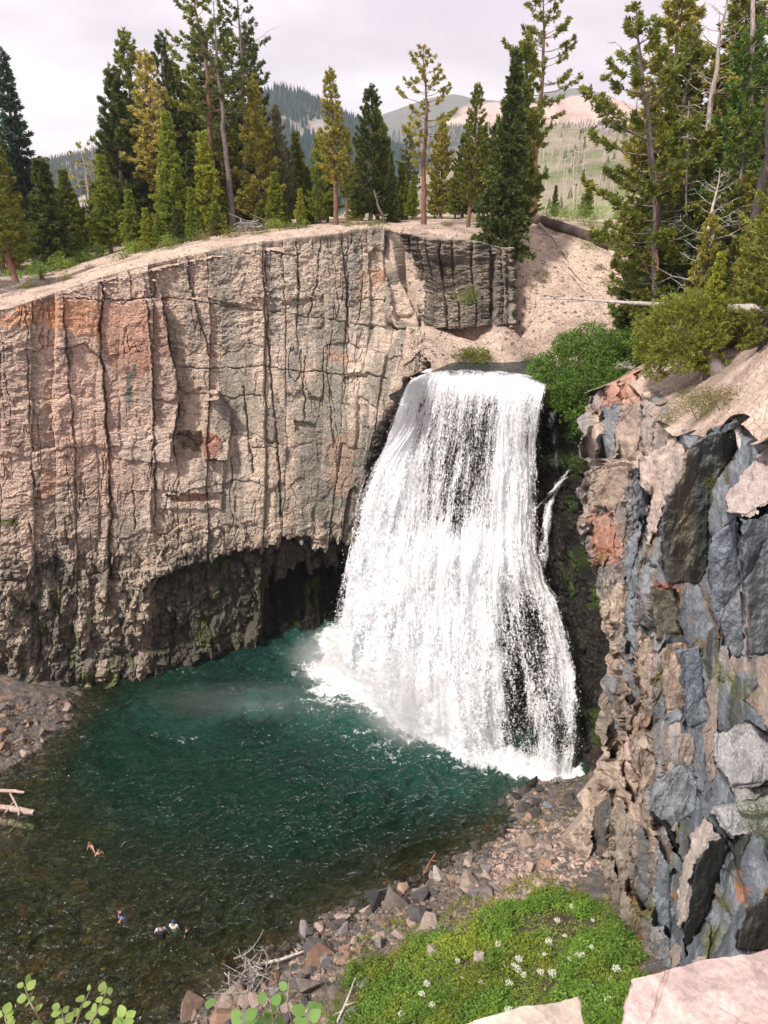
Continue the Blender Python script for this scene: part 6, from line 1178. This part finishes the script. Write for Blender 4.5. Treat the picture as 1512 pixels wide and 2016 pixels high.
# ================================================================= green slope
gp = [(640,2080),(690,1905),(760,1880),(880,1850),(960,1800),(1040,1762),(1120,1765),(1190,1800),(1262,1860),(1248,1900),(1290,2080)]
def greenmass(name, n, seed, size, color, hmax, poly, thr=-.25, per=9):
    rs = np.random.RandomState(seed); q = sample_poly(poly, n, rs); P = hitfloor(q[:, 0]+0, q[:, 1]); q = q+np.stack([fbm(P[:, 0]*.8, P[:, 1]*.8, seed+50, 4), fbm(P[:, 0]*.8, P[:, 1]*.8, seed+51, 4)], -1)*45; P = hitfloor(q[:, 0], q[:, 1]); cl = fbm(P[:, 0]*.7, P[:, 1]*.7, seed, 4); m = cl > thr+rs.normal(0, .1, len(P)); P = P[m]; cl = cl[m]; ln_ = len(P)
    hh = hmax*(.35+.65*rs.rand(ln_))*(.6+1.1*np.clip(cl+.3, 0, 1)); Q_ = P[:, None, :]+rs.normal(0, .11, (ln_, per, 3)); Q_[..., 2] = P[:, None, 2]+hh[:, None]*rs.uniform(.35, 1, (ln_, per)); V, Fq = leaves(Q_.reshape(-1, 3), size, rs)
    V = V.reshape(-1, 4, 3); c0 = V.mean(1, keepdims=True); V = c0+(V-c0)*np.array([1, 1, .55]); cv = np.repeat(np.repeat(1+rs.uniform(-.3, .3, ln_)+.5*fbm(P[:, 0]*.35, P[:, 1]*.35, seed+4, 3), per), 4)[:, None]*np.array([1, 1, 1.]); yl = np.repeat(np.repeat(sm(.05, .35, fbm(P[:, 0]*.5, P[:, 1]*.5, seed+8, 3)), per), 4)[:, None]; cv = cv*(1+yl*np.array([.45, .05, 0]))
    o = mesh_np(name, V.reshape(-1, 3), Fq, M_leaf, cv); o.color = (*color, 1); return tag(o, kind='stuff')
greenmass('leafy_ground_cover', 14000, 41, .085, (.145, .26, .035), .6, gp, -.10); greenmass('leafy_ground_cover', 5000, 42, .05, (.24, .32, .05), .35, gp, -.02)
greenmass('sparse_grass', 1500, 43, .05, (.22, .26, .05), .22, [(700,1850),(860,1790),(1040,1720),(1120,1740),(1240,1820),(1290,1900),(1180,1800),(1040,1762),(880,1850),(690,1905)], .0)
greenmass('sparse_grass', 900, 45, .045, (.17, .26, .04), .2, [(560,1990),(690,1905),(720,1860),(760,1880),(680,2016),(580,2040)], -.1)
greenmass('shore_moss', 700, 44, .04, (.12, .18, .03), .1, [(1000,1600),(1130,1560),(1150,1640),(1060,1640)], .0)
# white umbels
fl = [(980,1865),(1070,1890),(1078,1862),(1010,1910),(1020,1897),(1120,1895),(1145,1890),(1162,1873),(1000,1950),(1030,1925),(1062,1925),(1085,1928),(1210,1920),(1200,1938),(1160,1957),(1195,1985),(910,1930),(840,1945),(830,1962),(790,2005),(850,1990),(900,1895),(1110,1850),(1125,1790),(1095,1822),(1165,1820),(1000,2000),(945,1940),(1135,1890),(1018,1915)]
Mfl, nt, out = mat_new('white_petals'); dfb = N(nt, 'ShaderNodeBsdfDiffuse'); dfb.inputs[0].default_value = (.86, .86, .74, 1); nt.links.new(dfb.outputs[0], out.inputs[0])
def umbel(loc):
    e = empty('wildflower', loc, 0, 'white flower cluster on a green stem in the leafy slope', 'flower', 'white wildflowers on the green slope'); rs = np.random.RandomState(3)
    V, Fq = tubes([(np.array([[0, 0, -.6], [.02, 0, -.2], [0, 0, 0]]), np.array([.012, .01, .008]))]+[(np.array([[0, 0, -.05], [.11*math.cos(k), .11*math.sin(k), .03]]), np.array([.006, .004])) for k in range(6)], 4)
    o = mesh_np('stem', V, Fq, M_leaf, np.ones((len(V), 3)), parent=e); o.color = (.14, .26, .04, 1)
    P = np.concatenate([np.array([.11*math.cos(k), .11*math.sin(k), .05])+rs.normal(0, .032, (26, 3))*np.array([1, 1, .5]) for k in range(6)]+[rs.normal(0, .03, (26, 3))+np.array([0, 0, .06])]); V, Fq = leaves(P, .022, rs); mesh_np('flower_head', V, Fq, Mfl, parent=e); return e
fe = None
for i, (x, y) in enumerate(fl):
    p = hitfloor([x], [y+8])[0]; s_ = random.uniform(.6, 1.1)
    if fe is None: fe = umbel((p[0], p[1], p[2]+.5)); fe.scale = (1.0,)*3
    else: copy_thing(fe, (p[0], p[1], p[2]+.5), (random.uniform(-.2, .2), random.uniform(-.2, .2), random.uniform(0, 6)), (s_,)*3)
# ================================================================= viewpoint: foreground slabs, ledge, leafy shoots
M_fg = rock_mat('viewpoint_stone', vcol=True, bump=.5, bscale=9, stretch=(1, 1, 1), var=.32, detail=9, dist=.015, contrast=.08, rough=.8)
def slab(name, outline, z, thick, basec, label, seed, rough=.012, n=220):
    O = np.array([atz(x, y, z)[:2] for x, y in outline]); c = O.mean(0); nb_ = len(O); t = np.linspace(0, nb_, n*4+1)[:-1]; i = t.astype(int) % nb_; f = t-t.astype(int); B_ = O[i]*(1-f[:, None])+O[(i+1) % nb_]*f[:, None]
    for _ in range(5): B_ = (np.roll(B_, 1, 0)+np.roll(B_, -1, 0)+2*B_)/4
    d0 = B_-c; L_ = np.linalg.norm(d0, axis=1, keepdims=True); B_ = B_+d0/L_*(fbm(t*.9, t*0, seed, 5)*.012)[:, None]
    rings = []; m = 130; ss = np.concatenate([np.linspace(0.002, 1, m), [1.004, 1.006, 1.006, 1.002, .99]]); zs = np.concatenate([np.zeros(m), [-.006, -.02, -thick*.35, -thick*.7, -thick]])
    XY = c+(B_-c)[:, None, :]*ss[None, :, None]; Z = z+zs[None]+np.zeros((len(B_), 1)); dn = fbm(XY[..., 0]*3, XY[..., 1]*3, seed, 5)*rough*1.6+fbm(XY[..., 0]*14+XY[..., 1]*6, XY[..., 1]*9, seed+1, 5)*rough*.55
    w_ = worley(XY[..., 0]*2.6+XY[..., 1]*1.3, XY[..., 1]*3.4, seed+2); dn += (_h(w_[4], w_[5], seed+3)-.5)*rough*.5; cv_ = np.abs(fbm(XY[..., 0]*2.2-XY[..., 1]*1.4, XY[..., 1]*1.6+XY[..., 0]*.8, seed+6, 4)); dn -= np.exp(-(cv_/.012)**2)*rough*.7
    side = (ss > 1.0)[None]; Z = Z+np.where(side, 0, dn); off_ = np.where(side, fbm(t[:, None]*1.2, zs[None]*30, seed+7, 4)*.012, 0); XY = XY+(d0/L_)[:, None, :]*off_[..., None]
    G_ = np.concatenate([XY, Z[..., None]], -1); G_ = np.concatenate([G_, G_[:1]], 0); cc = cfill(G_.shape[:2], basec); X_, Y_ = G_[..., 0], G_[..., 1]
    cc = mixc(cc, tuple(np.array(basec)*np.array([.72, .68, .68])), sm(.0, .35, fbm(X_*2.5+Y_*3, Y_*2-X_*3, seed+4, 5))); cc = mixc(cc, tuple(np.minimum(np.array(basec)*1.3, .75)), sm(.1, .4, fbm(X_*6+Y_*2, Y_*5, seed+5, 4)))
    o = mesh_np(name, G_, grid_faces(len(G_), len(ss)), M_fg, cc, smooth=True); return tag(o, label, 'rock')
slab('stone_block', [(1238,1945),(1248,1928),(1290,1918),(1330,1903),(1400,1890),(1440,1881),(1500,1870),(1560,1858),(1760,1815),(2100,1900),(2100,2500),(1225,2500),(1228,2016)], 36.5, .45, (.42, .325, .30), 'pinkish flat stone close to the camera in the bottom right corner', 601)
slab('stone_block', [(800,2080),(905,2018),(985,1993),(1060,1975),(1118,1963),(1130,1963),(1140,1975),(1160,2030),(1185,2100),(1200,2500),(700,2500)], 36.55, .35, (.46, .39, .325), 'smooth beige stone edge close to the camera at the bottom centre', 640, .005)
GX, GY = np.meshgrid(np.linspace(-3.5, 9, 90), np.linspace(-9, .62, 80), indexing='ij'); GZ = 36.0+fbm(GX*1.2, GY*1.2, 650, 4)*.1-8*sm(.35, .62, GY)-9*sm(-2.6, -3.5, GX)
tag(mesh_np('viewpoint_ground', np.stack([GX, GY, GZ], -1), grid_faces(90, 80), M_up, cfill(GX.shape, (.42, .33, .27)), smooth=True), kind='structure')
M_broad = foliage_mat('broad_leaf', None, None, .4)
def shoot(stems, label, seed, lsize, color, base_r=.005):
    rs = np.random.RandomState(seed); g = at(*stems[0][0]); e = empty('leafy_shoot', g, 0, label, 'shoot'); pl = []; LV = []; LF = []; off = 0; cvs = []
    for stp in stems:
        P = np.array([at(*q) for q in stp]); m = 10; t = np.linspace(0, len(P)-1, m); Q_ = np.stack([np.interp(t, range(len(P)), P[:, k]) for k in range(3)], -1)-g; pl.append((Q_, np.linspace(base_r, .0015, m)))
        for k in range(2, m):
            for sgn in (-1, 1):
                if rs.rand() < .42: continue
                T_ = Q_[min(k+1, m-1)]-Q_[k-1]; T_ /= np.linalg.norm(T_)+1e-9; sd_ = np.cross(T_, [0, -.5, .85]); sd_ /= np.linalg.norm(sd_); d_ = T_*.7+sd_*sgn*rs.uniform(.5, 1.1)+rs.normal(0, .2, 3); d_ /= np.linalg.norm(d_)
                nrm = np.array([0, -.5, .85])+rs.normal(0, .35, 3); b = np.cross(nrm, d_); b /= np.linalg.norm(b); nn_ = np.cross(d_, b); l = lsize*rs.uniform(.7, 1.25); o_ = Q_[k]+d_*l*.12
                us = np.array([0, .18, .42, .7, .9, 1.]); wsd = np.array([0, .30, .42, .33, .15, 0])*l; row = []
                for u_, w_ in zip(us, wsd):
                    c_ = o_+d_*u_*l-nn_*(u_**2)*l*.18; row += [c_-b*w_+nn_*w_*.25, c_, c_+b*w_+nn_*w_*.25]
                i0 = off; 
                for r_ in range(5):
                    a_ = i0+r_*3; LF += [(a_, a_+1, a_+4, a_+3), (a_+1, a_+2, a_+5, a_+4)]
                LV += row; off += 18; cvs += [1+rs.uniform(-.2, .25)]*18
    V, Fq = tubes(pl, 5); mesh_np('stem', V, Fq, M_bark, np.ones((len(V), 3))*np.array((.25, .22, .12)), smooth=True, parent=e)
    o = mesh_np('leaves', np.array(LV), np.array(LF), M_broad, np.array(cvs)[:, None]*np.ones((1, 3)), smooth=True, parent=e); o.color = (*color, 1)
shoot([[(110,2110,1.55),(95,2040,1.65),(60,1975,1.75),(48,1942,1.8)], [(150,2110,1.55),(140,2040,1.65),(160,1985,1.75),(180,1945,1.85)], [(180,2110,1.5),(170,2030,1.62),(200,1975,1.7),(212,1945,1.78)], [(200,2120,1.5),(225,2060,1.55),(245,2005,1.6)], [(60,2110,1.5),(20,2040,1.6),(8,2000,1.65)], [(140,2100,1.6),(130,2030,1.66),(120,1985,1.7)]], 'light green broad leaved shoots close to the camera in the bottom left corner', 71, .034, (.24, .34, .09))
shoot([[(590,2120,1.6),(585,2050,1.7),(565,1975,1.85),(572,1900,1.95)], [(560,2120,1.6),(545,2040,1.7),(530,1965,1.8)], [(610,2120,1.6),(610,2040,1.7),(605,1990,1.75)], [(520,2120,1.55),(505,2060,1.62),(500,2000,1.7)], [(420,2120,1.55),(408,2060,1.6),(405,1990,1.68)], [(470,2120,1.5),(478,2050,1.6),(480,2010,1.65)]], 'darker green pointed leaf shoots close to the camera left of the bottom centre', 72, .042, (.15, .27, .07))
# ================================================================= bathers
def simple(name, col_, rough=.7):
    m, nt, out = mat_new(name); b = N(nt, 'ShaderNodeBsdfPrincipled'); b.inputs['Roughness'].default_value = rough; tcx = N(nt, 'ShaderNodeTexCoord'); n = N(nt, 'ShaderNodeTexNoise', i_Scale=9.0, i_Detail=3.0); nt.links.new(tcx.outputs['Object'], n.inputs['Vector']); r = ramp(nt, [(.3, tuple(np.array(col_)*.8)), (.7, tuple(np.minimum(np.array(col_)*1.15, 1)))], n.outputs[0]); nt.links.new(r.outputs[0], b.inputs['Base Color']); nt.links.new(b.outputs[0], out.inputs[0]); return m
M_skin = simple('skin', (.52, .30, .22), .5); M_skin2 = simple('tanned_skin', (.36, .19, .12), .5); M_black = simple('black_cloth', (.012, .012, .014)); M_blue = simple('blue_cloth', (.03, .16, .42)); M_white = simple('white_cloth', (.80, .80, .84)); M_navy = simple('navy_cloth', (.02, .06, .16)); M_pinkc = simple('pink_cloth', (.55, .06, .10)); M_hair = simple('dark_hair', (.015, .012, .010)); M_hairb = simple('brown_hair', (.16, .08, .04)); M_grey = simple('pale_blue_cloth', (.45, .52, .62)); M_lens = simple('eye', (.02, .02, .02), .2); M_lip = simple('lip', (.35, .10, .09), .5)
def skin_mesh(name, verts, edges, rads, mat, parent, levels=1):
    me = D.meshes.new(name); me.from_pydata(verts, edges, []); me.materials.append(mat); o = D.objects.new(name, me); COL.objects.link(o); o.parent = parent
    md = o.modifiers.new('skin', 'SKIN'); sk = me.skin_vertices[0] if me.skin_vertices else None
    if sk is None:
        bm = bmesh.new(); bm.from_mesh(me); bm.verts.layers.skin.verify(); bm.to_mesh(me); bm.free(); sk = me.skin_vertices[0]
    for v, r_ in zip(sk.data, rads): v.radius = (r_, r_) if not hasattr(r_, '__len__') else r_; v.use_root = False
    sk.data[0].use_root = True; md.use_smooth_shade = True
    if levels: s_ = o.modifiers.new('sub', 'SUBSURF'); s_.levels = levels; s_.render_levels = levels
    return o
def ball(name, c, r, mat, parent, seg=12):
    bm = bmesh.new(); bmesh.ops.create_uvsphere(bm, u_segments=seg, v_segments=seg-2, radius=1); me = D.meshes.new(name)
    for v in bm.verts: v.co = Vector((v.co.x*r[0], v.co.y*r[1], v.co.z*r[2]))
    for f in bm.faces: f.smooth = True
    bm.to_mesh(me); bm.free(); me.materials.append(mat); o = D.objects.new(name, me); COL.objects.link(o); o.parent = parent; o.location = c; return o
def person(px, py, sink, h, face, skin, hair, label, shirt=None, shorts=None, suit=None, cap=None, pack=None, arms=((.25, .02, 1.14, .24, .14, .95), (.25, .02, 1.14, .24, .14, .95)), lean=0., longhair=False, stride=.0):
    k = h/1.7; g = atz(px, py, 0); e = empty('person', (g[0], g[1], -sink), face, label, 'person'); e.scale = (k, k, k); ly = lambda z_: lean*max(0, z_-.9)
    V = [(0, 0, .94), (0, ly(1.1), 1.10), (0, ly(1.3), 1.29), (0, ly(1.42), 1.42), (0, ly(1.5)+.01, 1.50), (0, ly(1.57)+.02, 1.57), (0, ly(1.64)+.02, 1.645)]; Rr = [(.145, .10), (.125, .09), (.155, .105), (.12, .075), (.055, .055), (.078, .085), (.072, .088)]; E = [(i, i+1) for i in range(6)]
    def add(p, r_, a): V.append(p); Rr.append(r_); E.append((a, len(V)-1)); return len(V)-1
    for s_, (ex, ey, ez, wx_, wy_, wz_) in zip((-1, 1), arms):
        a = add((s_*.17, ly(1.41), 1.41), .052, 3); b = add((s_*ex, ey+ly(ez), ez), .040, a); c = add((s_*wx_, wy_+ly(wz_), wz_), .027, b)
        dv = Vector((wx_-ex, wy_-ey, wz_-ez)).normalized(); pm = add((s_*(wx_+dv.x*.06), wy_+dv.y*.06+ly(wz_), wz_+dv.z*.06), (.034, .018), c); pp = Vector(V[pm])
        for fi, (ox, ln) in enumerate([(-.027, .070), (-.010, .082), (.008, .078), (.025, .062)]):
            f1 = add(tuple(pp+Vector((ox, .012, 0))+Vector((s_*dv.x, dv.y, dv.z))*ln*.55), .0095, pm); add(tuple(pp+Vector((ox, .024, 0))+Vector((s_*dv.x, dv.y, dv.z))*ln), .008, f1)
        t1_ = add(tuple(pp+Vector((-s_*.035, .02, .005))), .010, c); add(tuple(pp+Vector((-s_*.045, .035, -.02))), .008, t1_)
        hp = add((s_*.09, 0, .87), .09, 0); kn = add((s_*.10, .04+s_*stride, .50), .062, hp); an = add((s_*.10, -.02+s_*stride*1.6, .10), .042, kn); add((s_*.11, .12+s_*stride*1.6, .035), .036, an)
    skin_mesh('body', V, E, Rr, skin, e, 1)
    hd = Vector((0, ly(1.64)+.02, 1.635))
    ball('hair', hd+Vector((0, -.018, .03)), (.093, .10, .092), hair, e) if not cap else ball('cap', hd+Vector((0, -.005, .045)), (.098, .112, .078), cap, e)
    if longhair: ball('hair', hd+Vector((0, -.075, -.08)), (.075, .045, .15), hair, e)
    for s_ in (-1, 1): ball('eye', hd+Vector((s_*.032, .092, .005)), (.011, .008, .008), M_lens, e, 8); ball('ear', hd+Vector((s_*.088, .0, -.01)), (.014, .024, .034), skin, e, 8)
    ball('nose', hd+Vector((0, .105, -.022)), (.014, .020, .024), skin, e, 8); ball('mouth', hd+Vector((0, .094, -.062)), (.026, .010, .009), M_lip, e, 8)
    if shirt:
        Vs = [(0, ly(.98), .93), (0, ly(1.1), 1.10), (0, ly(1.3), 1.29), (0, ly(1.42), 1.42)]; Es = [(0, 1), (1, 2), (2, 3)]; Rs = [(.165, .125), (.148, .115), (.178, .128), (.128, .09)]
        for s_, ar in zip((-1, 1), arms): Vs += [(s_*.17, ly(1.41), 1.415), (s_*(.17+(ar[0]-.17)*.65), (ar[1])*.65+ly(1.25), 1.41+(ar[2]-1.41)*.65)]; Rs += [.070, .062]; n_ = len(Vs); Es += [(3, n_-2), (n_-2, n_-1)]
        skin_mesh('shirt', Vs, Es, Rs, shirt, e, 1)
    if shorts:
        Vs = [(0, 0, .96)]; Es = []; Rs = [(.168, .130)]
        for s_ in (-1, 1): Vs += [(s_*.095, 0, .86), (s_*.105, .03+s_*stride*.7, .60)]; Rs += [.115, .095]; n_ = len(Vs); Es += [(0, n_-2), (n_-2, n_-1)]
        skin_mesh('shorts', Vs, Es, Rs, shorts, e, 1)
    if suit:
        skin_mesh('swimsuit', [(0, 0, .90), (0, ly(1.0), 1.0)], [(0, 1)], [(.155, .125), (.148, .112)], suit, e, 1); skin_mesh('swimsuit', [(-.08, ly(1.3)+.02, 1.29), (.08, ly(1.3)+.02, 1.29)], [(0, 1)], [.10, .10], suit, e, 1)
    if pack:
        bm = bmesh.new(); bmesh.ops.create_cube(bm, size=1); bmesh.ops.scale(bm, vec=(.34, .20, .52), verts=bm.verts); bmesh.ops.bevel(bm, geom=bm.edges[:], offset=.06, segments=3, affect='EDGES'); me = D.meshes.new('backpack'); bm.to_mesh(me); bm.free(); me.materials.append(pack)
        o = D.objects.new('backpack', me); COL.objects.link(o); o.location = (0, -.22+ly(1.2), 1.18); tag(o, 'black backpack worn by the wader in pale sleeves', 'backpack'); o.parent = e; del o['category']; del o['label']
        for s_ in (-1, 1):
            V_, F_ = tubes([(np.array([[s_*.10, -.14, 1.42], [s_*.11, 0, 1.52], [s_*.12, .13, 1.36], [s_*.13, .08, 1.12], [s_*.13, -.12, 1.02]]), np.full(5, .022))], 5); mesh_np('strap', V_, F_, pack, parent=e)
    return e
person(320, 1856, .42, 1.82, .25, M_skin, M_hair, 'wader seen from behind in pale sleeves with a black backpack and black shorts', shirt=M_grey, shorts=M_black, pack=M_black, arms=((.30, .04, 1.18, .30, .16, .98), (.30, .04, 1.18, .30, .16, .98)))
person(345, 1846, .45, 1.72, -.1, M_skin2, M_hair, 'wader in a white shirt, blue shorts and blue cap', shirt=M_white, shorts=M_blue, cap=M_navy, arms=((.27, .02, 1.16, .27, .06, .90), (.27, .02, 1.16, .27, .06, .90)), stride=.05)
person(371, 1852, .48, 1.55, 1.2, M_skin2, M_hair, 'smaller wader in dark clothes standing at the right end of the group', shirt=M_black, shorts=M_black, arms=((.24, .02, 1.14, .22, .12, .92), (.24, .02, 1.14, .22, .12, .92)))
person(243, 1816, .40, 1.60, 2.4, M_skin, M_hair, 'wader in a black top and light blue shorts apart from the group, stepping', shirt=M_black, shorts=M_blue, lean=.18, stride=.12, arms=((.26, .10, 1.18, .22, .26, 1.0), (.26, .02, 1.14, .24, .10, .92)))
person(184, 1672, .95, 1.66, 2.6, M_skin, M_hairb, 'bather in a pink swimsuit with one arm stretched over the water, beyond the other', suit=M_pinkc, lean=.25, longhair=True, arms=((.34, .12, 1.30, .52, .20, 1.12), (.26, .10, 1.18, .24, .24, 1.04)))
person(196, 1684, 1.0, 1.66, 3.6, M_skin, M_hairb, 'bare backed bather in a pink swimsuit, nearer of the two in deep water', suit=M_pinkc, lean=.3, longhair=True, arms=((.28, .14, 1.2, .26, .3, 1.05), (.28, .14, 1.2, .26, .3, 1.05)))
